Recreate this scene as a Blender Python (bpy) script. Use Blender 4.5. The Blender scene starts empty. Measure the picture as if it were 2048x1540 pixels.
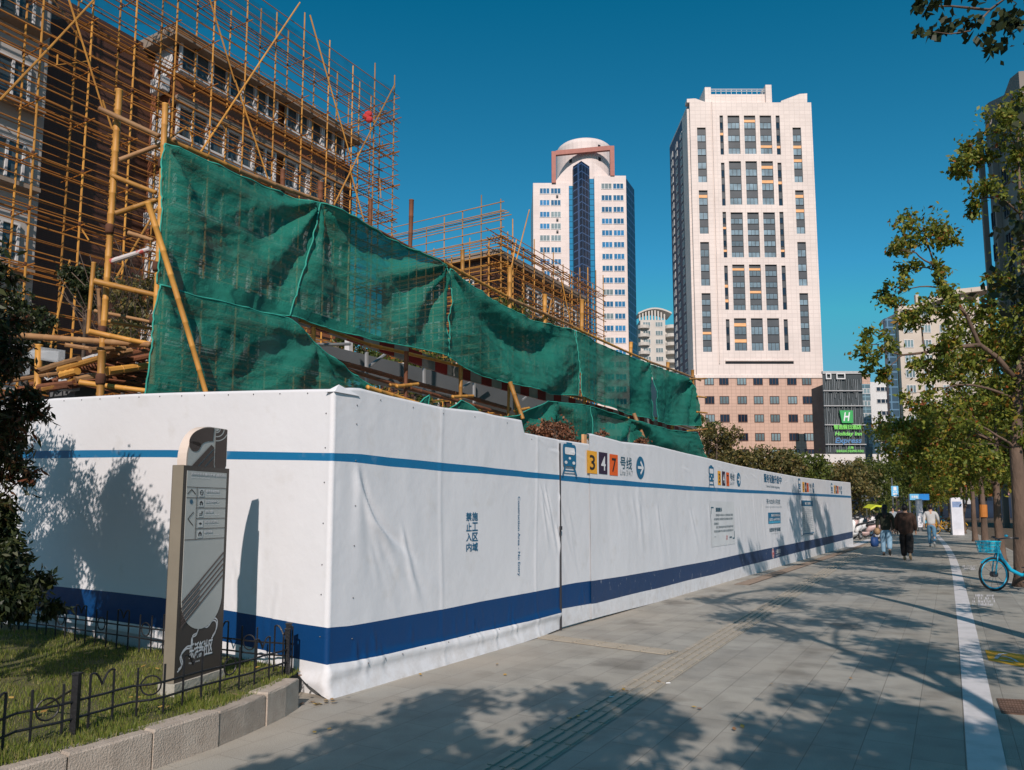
import bpy, math, random
import numpy as np
from mathutils import Vector, Matrix, noise

R = math.radians
SC = bpy.context.scene
COL = SC.collection

# ------------------------------------------------------------------ camera
F, CX, CY, EYE = 1550.0, 1024.0, 847.0, 1.57
TH = math.atan(0.1105)
cd = bpy.data.cameras.new('camera')
cam = bpy.data.objects.new('camera', cd)
COL.objects.link(cam)
cam.location = (0, 0, EYE)
cam.rotation_euler = (R(90) + TH, 0, 0)
cd.sensor_width = 36.0
cd.lens = F / 2048 * 36
cd.shift_y = (CY - 770) / 2048
cd.clip_start = 0.1
cd.clip_end = 4000
SC.camera = cam

# ------------------------------------------------------------------ light
SUN_TRAVEL = Vector((0.04, 1.0, 0)).normalized()
SUN_ELEV = 36.0
w = bpy.data.worlds.new('World')
SC.world = w
w.use_nodes = True
nt = w.node_tree
bg = nt.nodes['Background']
sky = nt.nodes.new('ShaderNodeTexSky')
sky.sky_type = 'NISHITA'
sky.sun_disc = False
sky.sun_elevation = R(SUN_ELEV)
sdir = -SUN_TRAVEL
sky.sun_rotation = math.atan2(sdir.x, sdir.y)
sky.altitude = 0
sky.air_density = 1.0
sky.dust_density = 0.3
sky.ozone_density = 3.0
# deepen the Nishita blue the way the photograph's clear autumn sky has it
gm = nt.nodes.new('ShaderNodeGamma')
gm.inputs[1].default_value = 1.25
sep = nt.nodes.new('ShaderNodeSeparateColor')
cmb = nt.nodes.new('ShaderNodeCombineColor')
nt.links.new(sky.outputs[0], gm.inputs[0])
nt.links.new(gm.outputs[0], sep.inputs[0])
for ch, (mul, add) in enumerate(((0.34, -0.26), (0.82, 0.0), (0.76, 0.0))):
    ma = nt.nodes.new('ShaderNodeMath')
    ma.operation = 'MULTIPLY_ADD'
    ma.use_clamp = False
    ma.inputs[1].default_value = mul
    ma.inputs[2].default_value = add
    nt.links.new(sep.outputs[ch], ma.inputs[0])
    mx_ = nt.nodes.new('ShaderNodeMath')
    mx_.operation = 'MAXIMUM'
    mx_.inputs[1].default_value = 0.0
    nt.links.new(ma.outputs[0], mx_.inputs[0])
    mn_ = nt.nodes.new('ShaderNodeMath')
    mn_.operation = 'MINIMUM'
    mn_.inputs[1].default_value = (3.6, 4.6, 6.4)[ch]
    nt.links.new(mx_.outputs[0], mn_.inputs[0])
    nt.links.new(mn_.outputs[0], cmb.inputs[ch])
nt.links.new(cmb.outputs[0], bg.inputs[0])
bg.inputs[1].default_value = 0.09
sd = bpy.data.lights.new('sun', 'SUN')
sd.energy = 4.5
sd.angle = R(0.5)
sd.color = (1.0, 0.87, 0.79)
sun = bpy.data.objects.new('sun', sd)
COL.objects.link(sun)
tdir = Vector((SUN_TRAVEL.x * math.cos(R(SUN_ELEV)), SUN_TRAVEL.y * math.cos(R(SUN_ELEV)), -math.sin(R(SUN_ELEV))))
sun.rotation_euler = tdir.to_track_quat('-Z', 'Y').to_euler()
SC.view_settings.view_transform = 'Standard'
SC.view_settings.look = 'None'
SC.view_settings.exposure = 0.0
SC.view_settings.gamma = 1.0
SC.view_settings.use_curve_mapping = False
SC.cycles.max_bounces = 6
SC.cycles.transparent_max_bounces = 16
SC.cycles.diffuse_bounces = 3
SC.cycles.use_adaptive_sampling = True

# ------------------------------------------------------------------ photograph pixel -> world
def ray(px, py):
    a = (px - CX) / F
    b = (CY - py) / F
    return Vector((a, math.cos(TH) - b * math.sin(TH), math.sin(TH) + b * math.cos(TH)))

CAMP = Vector((0, 0, EYE))

def hit(px, py, P, N):
    d = ray(px, py)
    t = (Vector(P) - CAMP).dot(N) / d.dot(N)
    return CAMP + d * t

def gnd(px, py, z=0.0):
    return hit(px, py, Vector((0, 0, z)), Vector((0, 0, 1)))

def dep(px, py, Y):
    return hit(px, py, Vector((0, Y, 0)), Vector((0, 1, 0)))

WC = gnd(652, 1397)
WE = gnd(1702, 1091)
WC.z = WE.z = 0
WD = (WE - WC).normalized()
WN = Vector((WD.y, -WD.x, 0))
WLEN = (WE - WC).length
LDIR = Vector((-WD.y, WD.x, 0)).normalized()
Z = Vector((0, 0, 1))

def wp(s, d, z):
    return WC + WD * s + WN * d + Z * z

def wsz(px, py, d=0.0):
    p = hit(px, py, WC + WN * d, WN)
    return (p - WC).dot(WD), p.z

# ------------------------------------------------------------------ mesh helpers
class MB:
    def __init__(self):
        self.v = []
        self.f = []
        self.m = []

    def poly(self, pts, m=0):
        i = len(self.v)
        self.v += [Vector(p) for p in pts]
        self.f.append(tuple(range(i, i + len(pts))))
        self.m.append(m)

    def box(self, lo, hi, m=0, T=None):
        x0, y0, z0 = lo
        x1, y1, z1 = hi
        p = [Vector(q) for q in ((x0, y0, z0), (x1, y0, z0), (x1, y1, z0), (x0, y1, z0), (x0, y0, z1), (x1, y0, z1), (x1, y1, z1), (x0, y1, z1))]
        if T is not None:
            p = [T @ q for q in p]
        i = len(self.v)
        self.v += p
        for q in ((0, 3, 2, 1), (4, 5, 6, 7), (0, 1, 5, 4), (1, 2, 6, 5), (2, 3, 7, 6), (3, 0, 4, 7)):
            self.f.append(tuple(i + k for k in q))
            self.m.append(m)

    def tube(self, pts, rad, n=8, m=0, cap=True, flat=1.0):
        pts = [Vector(p) for p in pts]
        if not isinstance(rad, (list, tuple)):
            rad = [rad] * len(pts)
        i0 = len(self.v)
        prev = None
        for k, p in enumerate(pts):
            t = (pts[min(k + 1, len(pts) - 1)] - pts[max(k - 1, 0)])
            if t.length < 1e-9:
                t = Vector((0, 0, 1))
            t.normalize()
            if prev is None:
                u = t.orthogonal().normalized()
            else:
                u = prev - t * prev.dot(t)
                if u.length < 1e-6:
                    u = t.orthogonal()
                u.normalize()
            prev = u
            b = t.cross(u)
            for j in range(n):
                a = 2 * math.pi * j / n
                self.v.append(p + (u * math.cos(a) + b * math.sin(a) * flat) * rad[k])
        for k in range(len(pts) - 1):
            for j in range(n):
                a = i0 + k * n + j
                b2 = i0 + k * n + (j + 1) % n
                self.f.append((a, b2, b2 + n, a + n))
                self.m.append(m)
        if cap:
            self.f.append(tuple(i0 + j for j in range(n))[::-1])
            self.m.append(m)
            e = i0 + (len(pts) - 1) * n
            self.f.append(tuple(e + j for j in range(n)))
            self.m.append(m)

    def ball(self, c, r, m=0, nu=10, nv=7):
        c = Vector(c)
        if not isinstance(r, (list, tuple)):
            r = (r, r, r)
        i0 = len(self.v)
        for a in range(nv + 1):
            th = math.pi * a / nv
            for b in range(nu):
                ph = 2 * math.pi * b / nu
                self.v.append(c + Vector((r[0] * math.sin(th) * math.cos(ph), r[1] * math.sin(th) * math.sin(ph), r[2] * math.cos(th))))
        for a in range(nv):
            for b in range(nu):
                p = i0 + a * nu + b
                q = i0 + a * nu + (b + 1) % nu
                self.f.append((p, p + nu, q + nu, q))
                self.m.append(m)

    def prism(self, pts, ext, m=0, cap=True):
        """pts: closed outline (world); ext: vector"""
        n = len(pts)
        i = len(self.v)
        ext = Vector(ext)
        self.v += [Vector(p) for p in pts] + [Vector(p) + ext for p in pts]
        for k in range(n):
            j = (k + 1) % n
            self.f.append((i + k, i + j, i + n + j, i + n + k))
            self.m.append(m)
        if cap:
            self.f.append(tuple(i + k for k in range(n))[::-1])
            self.f.append(tuple(i + n + k for k in range(n)))
            self.m += [m, m]

    def grid(self, rows, m=0, mf=None):
        """rows: list of equal-length point lists"""
        i = len(self.v)
        nc = len(rows[0])
        for r in rows:
            self.v += [Vector(p) for p in r]
        for a in range(len(rows) - 1):
            for b in range(nc - 1):
                self.f.append((i + a * nc + b, i + a * nc + b + 1, i + (a + 1) * nc + b + 1, i + (a + 1) * nc + b))
                self.m.append(mf(a, b) if mf else m)

    def mesh(self, name, mats, off=None, smooth=False):
        me = bpy.data.meshes.new(name)
        off = off or Vector((0, 0, 0))
        me.from_pydata([tuple(p - off) for p in self.v], [], self.f)
        for mt in mats:
            me.materials.append(mt)
        if len(mats) > 1:
            me.polygons.foreach_set('material_index', self.m)
        if smooth:
            me.polygons.foreach_set('use_smooth', [True] * len(self.f))
        me.update()
        return me

    def build(self, name, mats, parent=None, smooth=False, local=False):
        if not isinstance(mats, (list, tuple)):
            mats = [mats]
        off = Vector((0, 0, 0))
        if parent is not None and not local:
            off = origin(parent)
        me = self.mesh(name, mats, off, smooth)
        return link(name, me, parent)

def origin(o):
    p = Vector((0, 0, 0))
    while o is not None:
        p += Vector(o.location)
        o = o.parent
    return p

def link(name, me, parent=None):
    o = bpy.data.objects.new(name, me)
    COL.objects.link(o)
    if parent is not None:
        o.parent = parent
    return o

def tag(o, label=None, cat=None, group=None, kind=None):
    if label:
        o['label'] = label
    if cat:
        o['category'] = cat
    if group:
        o['group'] = group
    if kind:
        o['kind'] = kind
    return o

def thing(name, label, cat, loc=(0, 0, 0), rz=0.0, group=None, kind=None):
    o = bpy.data.objects.new(name, None)
    o.empty_display_size = 0.1
    COL.objects.link(o)
    o.location = loc
    o.rotation_euler = (0, 0, rz)
    return tag(o, label, cat, group, kind)

def dup(o, loc, rz=0.0, sc=1.0, label=None, group=None):
    c = o.copy()
    COL.objects.link(c)
    c.location = loc
    c.rotation_euler = (0, 0, rz)
    c.scale = (sc, sc, sc)
    if label:
        c['label'] = label
    if group:
        c['group'] = group
    def rec(a, b):
        for ch in list(a.children):
            d = ch.copy()
            COL.objects.link(d)
            d.parent = b
            rec(ch, d)
    rec(o, c)
    return c

class Parts:
    """many equal parts of one thing: the first `limit` as meshes of their own, the rest as one"""
    def __init__(self, root, name, mats, limit=99, smooth=False):
        self.root, self.name, self.mats, self.limit, self.smooth = root, name, mats, limit, smooth
        self.items = []

    def add(self, mb, key=None):
        self.items.append((key if key is not None else len(self.items), mb))

    def done(self):
        self.items.sort(key=lambda t: t[0])
        rest = MB()
        for k, (_, mb) in enumerate(self.items):
            if k < self.limit:
                mb.build(self.name, self.mats, self.root, self.smooth)
            else:
                i = len(rest.v)
                rest.v += mb.v
                rest.f += [tuple(i + a for a in f) for f in mb.f]
                rest.m += mb.m
        if rest.v:
            o = rest.build(self.name, self.mats, self.root, self.smooth)
            o['kind'] = 'stuff'

def split_build(mb, name, mats, root, limit=99, smooth=False):
    """build a mesh whose separate pieces each become a part of their own"""
    par = list(range(len(mb.v)))
    def find(a):
        while par[a] != a:
            par[a] = par[par[a]]
            a = par[a]
        return a
    for f in mb.f:
        for a in f[1:]:
            ra, rb = find(f[0]), find(a)
            if ra != rb:
                par[rb] = ra
    comp = {}
    for f, m_ in zip(mb.f, mb.m):
        comp.setdefault(find(f[0]), []).append((f, m_))
    P_ = Parts(root, name, mats if isinstance(mats, (list, tuple)) else [mats], limit, smooth)
    for fs in comp.values():
        q = MB()
        mp = {}
        for f, m_ in fs:
            g_ = []
            for a in f:
                if a not in mp:
                    mp[a] = len(q.v)
                    q.v.append(mb.v[a])
                g_.append(mp[a])
            q.f.append(tuple(g_))
            q.m.append(m_)
        P_.add(q, (q.v[0] - CAMP).length)
    P_.done()

# ------------------------------------------------------------------ materials
_mats = {}
def M(name, col, rough=0.7, var=0.12, scale=3.0, bump=0.0, bscale=30.0, metal=0.0, spec=0.4, alpha=1.0, col2=None, objrand=0.0, trans=0.0, isl=0.0, stretch=None, thr=None):
    if name in _mats:
        return _mats[name]
    m = bpy.data.materials.new(name)
    _mats[name] = m
    m.use_nodes = True
    n = m.node_tree.nodes
    l = m.node_tree.links
    b = n['Principled BSDF']
    b.inputs['Roughness'].default_value = rough
    b.inputs['Metallic'].default_value = metal
    b.inputs['Specular IOR Level'].default_value = spec
    tc = n.new('ShaderNodeTexCoord')
    src = tc.outputs['Object']
    if stretch:
        mp = n.new('ShaderNodeMapping')
        mp.inputs['Scale'].default_value = stretch
        l.new(src, mp.inputs[0])
        src = mp.outputs[0]
    nz = n.new('ShaderNodeTexNoise')
    nz.inputs['Scale'].default_value = scale
    nz.inputs['Detail'].default_value = 5
    nz.inputs['Roughness'].default_value = 0.6
    l.new(src, nz.inputs['Vector'])
    rp = n.new('ShaderNodeMapRange')
    lo, hi = thr or (0.3, 0.7)
    rp.inputs[1].default_value = lo
    rp.inputs[2].default_value = hi
    l.new(nz.outputs[0], rp.inputs[0])
    mx = n.new('ShaderNodeMix')
    mx.data_type = 'RGBA'
    c2 = col2 or [c * (1 + var) for c in col]
    c1 = col if col2 else [c * (1 - var) for c in col]
    mx.inputs[6].default_value = (*c1, 1)
    mx.inputs[7].default_value = (*c2, 1)
    l.new(rp.outputs[0], mx.inputs[0])
    out = mx.outputs[2]
    if objrand or isl:
        hv = n.new('ShaderNodeHueSaturation')
        if isl:
            g = n.new('ShaderNodeNewGeometry')
            rs = g.outputs['Random Per Island']
        else:
            oi = n.new('ShaderNodeObjectInfo')
            rs = oi.outputs['Random']
        mr = n.new('ShaderNodeMapRange')
        k = isl or objrand
        mr.inputs[3].default_value = 1 - k
        mr.inputs[4].default_value = 1 + k
        l.new(rs, mr.inputs[0])
        l.new(mr.outputs[0], hv.inputs['Value'])
        l.new(out, hv.inputs['Color'])
        out = hv.outputs[0]
    l.new(out, b.inputs['Base Color'])
    if bump:
        nb = n.new('ShaderNodeTexNoise')
        nb.inputs['Scale'].default_value = bscale
        nb.inputs['Detail'].default_value = 4
        l.new(src, nb.inputs['Vector'])
        bp = n.new('ShaderNodeBump')
        bp.inputs['Strength'].default_value = bump
        bp.inputs['Distance'].default_value = 0.02
        l.new(nb.outputs[0], bp.inputs['Height'])
        l.new(bp.outputs[0], b.inputs['Normal'])
    if alpha < 1:
        b.inputs['Alpha'].default_value = alpha
    if trans:
        tl = n.new('ShaderNodeBsdfTranslucent')
        l.new(out, tl.inputs[0])
        ms = n.new('ShaderNodeMixShader')
        ms.inputs[0].default_value = trans
        l.new(b.outputs[0], ms.inputs[1])
        l.new(tl.outputs[0], ms.inputs[2])
        l.new(ms.outputs[0], n['Material Output'].inputs[0])
    return m

def nodes_of(m):
    return m.node_tree.nodes, m.node_tree.links, m.node_tree.nodes['Principled BSDF']

def leafmat(name, cols, trans=0.35, rough=0.5):
    """leaf colour chosen per leaf from a short ramp"""
    m = bpy.data.materials.new(name)
    m.use_nodes = True
    n, l, b = nodes_of(m)
    b.inputs['Roughness'].default_value = rough
    b.inputs['Specular IOR Level'].default_value = 0.35
    g = n.new('ShaderNodeNewGeometry')
    cr = n.new('ShaderNodeValToRGB')
    cr.color_ramp.interpolation = 'LINEAR'
    el = cr.color_ramp.elements
    el[0].position = cols[0][0]
    el[0].color = (*cols[0][1], 1)
    el[1].position = cols[-1][0]
    el[1].color = (*cols[-1][1], 1)
    for p, c in cols[1:-1]:
        e = el.new(p)
        e.color = (*c, 1)
    l.new(g.outputs['Random Per Island'], cr.inputs[0])
    l.new(cr.outputs[0], b.inputs['Base Color'])
    tl = n.new('ShaderNodeBsdfTranslucent')
    l.new(cr.outputs[0], tl.inputs[0])
    ms = n.new('ShaderNodeMixShader')
    ms.inputs[0].default_value = trans
    l.new(b.outputs[0], ms.inputs[1])
    l.new(tl.outputs[0], ms.inputs[2])
    l.new(ms.outputs[0], n['Material Output'].inputs[0])
    return m

def glassmat(name, col, rough=0.08, spec=0.8, var=0.3):
    m = M(name, col, rough, 0.45, 0.35, spec=spec, objrand=0.35)
    return m

# ------------------------------------------------------------------ writing
_tc = {}
def text2d(s, bold=0.0, shear=0.0):
    """flat glyph mesh (verts scaled to the unit box, faces, aspect)"""
    key = (s, bold, shear)
    if key in _tc:
        return _tc[key]
    c = bpy.data.curves.new('text', 'FONT')
    c.body = s
    c.size = 1.0
    c.offset = bold
    c.shear = shear
    c.resolution_u = 3
    o = bpy.data.objects.new('text', c)
    COL.objects.link(o)
    dg = bpy.context.evaluated_depsgraph_get()
    dg.update()
    me = o.evaluated_get(dg).to_mesh()
    vs = [(v.co.x, v.co.y) for v in me.vertices]
    fs = [tuple(p.vertices) for p in me.polygons]
    o.evaluated_get(dg).to_mesh_clear()
    bpy.data.objects.remove(o)
    bpy.data.curves.remove(c)
    x0 = min(v[0] for v in vs); x1 = max(v[0] for v in vs)
    y0 = min(v[1] for v in vs); y1 = max(v[1] for v in vs)
    vs = [((v[0] - x0) / (x1 - x0), (v[1] - y0) / (y1 - y0)) for v in vs]
    _tc[key] = (vs, fs, (x1 - x0) / (y1 - y0))
    return _tc[key]

def put_text(mb, s, x0, x1, z0, z1, fn, m=0, bold=0.0, rot=0, shear=0.0):
    """write s into the box; fn maps (x, z) to a point; rot=90 turns it to read downwards"""
    if bold and any(ord(c) > 0x2e80 for c in s):
        # dense characters break when their outline is fattened: lay shifted copies instead
        cw = (x1 - x0) / max(1, len(s)) * bold * 0.9
        ch = (z1 - z0) * bold * 0.7
        xm, zm = (x0 + x1) / 2, (z0 + z1) / 2
        p = Vector(fn(xm, zm))
        nv = (Vector(fn(xm + .01, zm)) - p).cross(Vector(fn(xm, zm + .01)) - p).normalized()
        for k, (dx, dz) in enumerate(((-cw, -ch), (cw, -ch), (cw, ch), (-cw, ch))):
            put_text(mb, s, x0 + dx, x1 + dx, z0 + dz, z1 + dz, lambda a, b, k=k: Vector(fn(a, b)) + nv * (.0007 * k), m, 0.0, rot, shear)
        return
    vs, fs, _ = text2d(s, bold, shear)
    i = len(mb.v)
    for a, b in vs:
        if rot:
            a, b = b, 1 - a
        mb.v.append(Vector(fn(x0 + (x1 - x0) * a, z0 + (z1 - z0) * b)))
    for f in fs:
        mb.f.append(tuple(i + k for k in f))
        mb.m.append(m)

def shape(mb, pts, fn, m=0):
    mb.poly([fn(a, b) for a, b in pts], m)

def rrect(x0, x1, z0, z1, r, k=4):
    p = []
    for cx, cz, a0 in ((x1 - r, z0 + r, -90), (x1 - r, z1 - r, 0), (x0 + r, z1 - r, 90), (x0 + r, z0 + r, 180)):
        for j in range(k + 1):
            a = R(a0 + 90 * j / k)
            p.append((cx + r * math.cos(a), cz + r * math.sin(a)))
    return p

def ell(cx, cz, rx, rz, n=28, a0=0, a1=360):
    return [(cx + rx * math.cos(R(a0 + (a1 - a0) * k / n)), cz + rz * math.sin(R(a0 + (a1 - a0) * k / n))) for k in range(n + (0 if a1 - a0 == 360 else 1))]

def ring(mb, cx, cz, r0, r1, fn, m=0, n=24, a0=0, a1=360, sq=1.0):
    for k in range(n):
        a = R(a0 + (a1 - a0) * k / n)
        b = R(a0 + (a1 - a0) * (k + 1) / n)
        mb.poly([fn(cx + r0 * math.cos(a), cz + sq * r0 * math.sin(a)), fn(cx + r1 * math.cos(a), cz + sq * r1 * math.sin(a)),
                 fn(cx + r1 * math.cos(b), cz + sq * r1 * math.sin(b)), fn(cx + r0 * math.cos(b), cz + sq * r0 * math.sin(b))], m)

def stroke(mb, pts, wd, fn, m=0):
    for k in range(len(pts) - 1):
        a = Vector(pts[k]); b = Vector(pts[k + 1])
        d = (b - a)
        if d.length < 1e-9:
            continue
        d.normalize()
        nn = Vector((-d.y, d.x)) * wd / 2
        e = d * wd * 0.25
        mb.poly([fn(*(a - nn - e)), fn(*(b - nn + e)), fn(*(b + nn + e)), fn(*(a + nn - e))], m)
# ------------------------------------------------------------------ ground
def ground_mat():
    m = bpy.data.materials.new('paving_stone')
    m.use_nodes = True
    n, l, b = nodes_of(m)
    tc = n.new('ShaderNodeTexCoord')
    mp = n.new('ShaderNodeMapping')
    mp.inputs['Rotation'].default_value = (0, 0, -math.atan2(1.0, 0.562))
    l.new(tc.outputs['Object'], mp.inputs[0])
    br = n.new('ShaderNodeTexBrick')
    br.offset = 0.5
    br.inputs['Scale'].default_value = 1.0
    br.inputs['Brick Width'].default_value = 0.6
    br.inputs['Row Height'].default_value = 0.3
    br.inputs['Mortar Size'].default_value = 0.003
    br.inputs['Mortar Smooth'].default_value = 0.3
    br.inputs['Bias'].default_value = 0.0
    br.inputs['Color1'].default_value = (0.30, 0.285, 0.250, 1)
    br.inputs['Color2'].default_value = (0.36, 0.345, 0.302, 1)
    br.inputs['Mortar'].default_value = (0.17, 0.16, 0.14, 1)
    l.new(mp.outputs[0], br.inputs[0])
    def nz(sc, det=5, vec=None):
        t = n.new('ShaderNodeTexNoise')
        t.inputs['Scale'].default_value = sc
        t.inputs['Detail'].default_value = det
        l.new(vec or mp.outputs[0], t.inputs['Vector'])
        return t
    def mr(src, a, b_, c=0.0, d=1.0):
        t = n.new('ShaderNodeMapRange')
        t.inputs[1].default_value = a
        t.inputs[2].default_value = b_
        t.inputs[3].default_value = c
        t.inputs[4].default_value = d
        l.new(src, t.inputs[0])
        return t.outputs[0]
    def mix(mode, fac, a, c):
        t = n.new('ShaderNodeMix')
        t.data_type = 'RGBA'
        t.blend_type = mode
        if isinstance(fac, float):
            t.inputs[0].default_value = fac
        else:
            l.new(fac, t.inputs[0])
        l.new(a, t.inputs[6])
        if isinstance(c, tuple):
            t.inputs[7].default_value = c
        else:
            l.new(c, t.inputs[7])
        return t.outputs[2]
    big = nz(0.5)
    c1 = mix('MIX', mr(big.outputs[0], 0.45, 0.75, 0, 0.55), br.outputs[0], (0.38, 0.34, 0.27, 1))
    mid = nz(2.6, 8)
    c2 = mix('MULTIPLY', mr(mid.outputs[0], 0.42, 0.70, 0, 0.62), c1, (0.55, 0.55, 0.55, 1))
    # dusty stripe by the hoarding, dark stains elsewhere
    sx = n.new('ShaderNodeSeparateXYZ')
    l.new(mp.outputs[0], sx.inputs[0])
    yb = WC.dot(WN) - 0.6
    d1 = n.new('ShaderNodeMath')
    d1.operation = 'ADD'
    l.new(sx.outputs[1], d1.inputs[0])
    d1.inputs[1].default_value = yb
    dust = mr(d1.outputs[0], -1.9, 0.2, 0, 1)
    dn = nz(1.3, 6)
    dm = n.new('ShaderNodeMath')
    dm.operation = 'MULTIPLY'
    l.new(dust, dm.inputs[0])
    l.new(mr(dn.outputs[0], 0.38, 0.62, 0, 0.9), dm.inputs[1])
    c3 = mix('MIX', dm.outputs[0], c2, (0.50, 0.44, 0.36, 1))
    st = nz(1.1, 3)
    c4 = mix('MULTIPLY', mr(st.outputs[0], 0.60, 0.70, 0, 0.6), c3, (0.5, 0.47, 0.44, 1))
    fine = nz(160, 2)
    c5 = mix('MULTIPLY', 1.0, c4, mr(fine.outputs[0], 0.3, 0.7, 0.72, 1.25))
    l.new(c5, b.inputs['Base Color'])
    b.inputs['Roughness'].default_value = 0.62
    b.inputs['Specular IOR Level'].default_value = 0.35
    bp = n.new('ShaderNodeBump')
    bp.inputs['Strength'].default_value = 0.5
    bp.inputs['Distance'].default_value = 0.004
    ad = n.new('ShaderNodeMath')
    ad.operation = 'SUBTRACT'
    l.new(mid.outputs[0], ad.inputs[0])
    l.new(br.outputs['Fac'], ad.inputs[1])
    l.new(ad.outputs[0], bp.inputs['Height'])
    l.new(bp.outputs[0], b.inputs['Normal'])
    return m

paving = ground_mat()
asphalt = M('asphalt', (0.050, 0.052, 0.056), 0.85, 0.25, 1.5, 0.4, 80)
white_paint = M('road_paint', (0.66, 0.66, 0.66), 0.6, 0.1, 6, col2=(0.50, 0.50, 0.49), thr=(0.5, 0.75))
earth = M('earth', (0.10, 0.075, 0.05), 0.95, 0.3, 2, 0.6, 10)

g = MB()
g.box((-900, -300, -0.5), (900, 1500, -0.03))
tag(g.build('ground', earth), kind='structure')
def wq(s0, s1, d0, d1, z):
    return [wp(s0, d0, z), wp(s0, d1, z), wp(s1, d1, z), wp(s1, d0, z)]
# street frame: the kerb line; s runs along the street, d to the right of the kerb
KO = Vector((11.6, 15.8, 0))
KV = Vector((0.53, 1, 0)).normalized()
KN = Vector((KV.y, -KV.x, 0))
def kp(s_, d, z=0.0):
    return KO + KV * s_ + KN * d + Z * z
def kq(s0, s1, d0, d1, z):
    return [kp(s0, d0, z), kp(s0, d1, z), kp(s1, d1, z), kp(s1, d0, z)]
g = MB()
g.prism(kq(-60, 95, -30, -0.14, -0.13), (0, 0, 0.13))
tag(g.build('pavement', paving), kind='structure')
g = MB()
g.prism(kq(-60, 95, -0.138, 0, -0.13), (0, 0, 0.136))
tag(g.build('road_kerb', M('kerb_granite', (0.30, 0.28, 0.25), 0.8, 0.15, 6)), kind='structure')
g = MB()
g.prism(kq(-60, 94.9, 0.004, 60, -0.13), (0, 0, 0.012))
tag(g.build('road', asphalt), kind='structure')
g = MB()
g.prism(kq(-20, 80, 2.2, 2.35, -0.116), (0, 0, 0.004))
tag(g.build('road_marking', white_paint), kind='structure')
g = MB()
g.prism(kq(95.1, 400, -200, 200, -0.13), (0, 0, 0.012))
tag(g.build('cross_road', asphalt), kind='structure')

# white cycle-lane line on the pavement
LP = [(1975, 1540), (1955, 1400), (1935, 1262), (1915, 1150), (1905, 1115), (1893, 1092), (1872, 1068)]
pts = [gnd(a, b) for a, b in LP]
first = pts[0] - (pts[1] - pts[0]) * 3.0
pts = [first] + pts
g = MB()
fine = []
for k in range(len(pts) - 1):
    for j in range(6):
        fine.append(pts[k].lerp(pts[k + 1], j / 6))
fine.append(pts[-1])
sm = fine[:]
for _ in range(6):
    sm = [sm[0]] + [(sm[k - 1] + sm[k] * 2 + sm[k + 1]) / 4 for k in range(1, len(sm) - 1)] + [sm[-1]]
fine = sm
for k in range(len(fine) - 1):
    g.poly([fine[k] - WN * 0.105 + Z * 0.004, fine[k] + WN * 0.105 + Z * 0.004, fine[k + 1] + WN * 0.105 + Z * 0.004, fine[k + 1] - WN * 0.105 + Z * 0.004])
lm = M('lane_paint', (0.62, 0.60, 0.60), 0.6, 0.1, 5, col2=(0.50, 0.49, 0.48), thr=(0.45, 0.7))
tag(g.build('lane_line', lm), kind='structure')
# small worn white marks beside the line
g = MB()
random.seed(4)
for (x0, x1, y0, y1) in ((1945, 1990, 1188, 1212), (1925, 1953, 1131, 1140)):
    a = gnd(x0, y1); b = gnd(x1, y1); c = gnd(x1, y0); d = gnd(x0, y0)
    for i in range(16):
        for j in range(4):
            if random.random() < 0.72:
                u0, v0 = i / 16, j / 4
                u1, v1 = u0 + random.uniform(.03, .062), v0 + random.uniform(.12, .24)
                f = lambda u, v: a.lerp(b, u).lerp(d.lerp(c, u), v) + Z * 0.004
                g.poly([f(u0, v0), f(u1, v0), f(u1, v1), f(u0, v1)])
tag(g.build('pavement_marking', lm), kind='structure')
g = MB()
for (xa, ya, xb, yb2, wd) in ((1928, 1155, 2048, 1169, 0.06), (1925, 1118, 2048, 1123, 0.05), (1700, 1095, 1742, 1078, 0.16)):
    p, q = gnd(xa, ya), gnd(xb, yb2)
    t = (q - p).normalized().cross(Z) * wd
    g.poly([p - t + Z * 0.004, q - t + Z * 0.004, q + t + Z * 0.004, p + t + Z * 0.004])
tag(g.build('thin_marking', lm), kind='structure')
# yellow patch with the white bicycle-parking mark
g = MB()
q = [gnd(1970, 1300), gnd(1977, 1321), gnd(2160, 1358), gnd(2140, 1322)]
g.poly([p + Z * 0.004 for p in q], 0)
f = lambda u, v: q[1].lerp(q[2], u).lerp(q[0].lerp(q[3], u), v) + Z * 0.008
for seg in ([(0.10, .25), (.18, .75), (.26, .85)], [(.16, .2), (.3, .25)], [(.22, .62), (.33, .45), (.36, .3)], [(.12, .55), (.3, .55)]):
    stroke(g, seg, 0.045, f, 1)
tag(g.build('parking_marking', [M('yellow_paint', (0.62, 0.33, 0.015), 0.6, 0.12, 6), lm]), kind='structure')
# manhole-like iron cover in the pavement
mc = [gnd(1993, 1398), gnd(2003, 1427), gnd(2150, 1440), gnd(2130, 1405)]
g = MB()
g.prism([p + Z * 0.001 for p in mc], (0, 0, 0.006), 0)
f = lambda u, v: mc[0].lerp(mc[3], u).lerp(mc[1].lerp(mc[2], u), v) + Z * 0.011
for i in range(22):
    for j in range(6):
        u, v = 0.02 + i / 22.5, 0.05 + j / 6.4
        g.poly([f(u, v), f(u + .03, v), f(u + .03, v + .10), f(u, v + .10)], 1)
tag(g.build('manhole_cover', [M('rust_iron', (0.13, 0.075, 0.05), 0.8, 0.3, 8), M('rust_iron_light', (0.2, 0.12, 0.085), 0.7, 0.3, 8)]),
    'rusty rectangular iron cover set in the pavement beside the white line', 'manhole cover')

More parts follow.
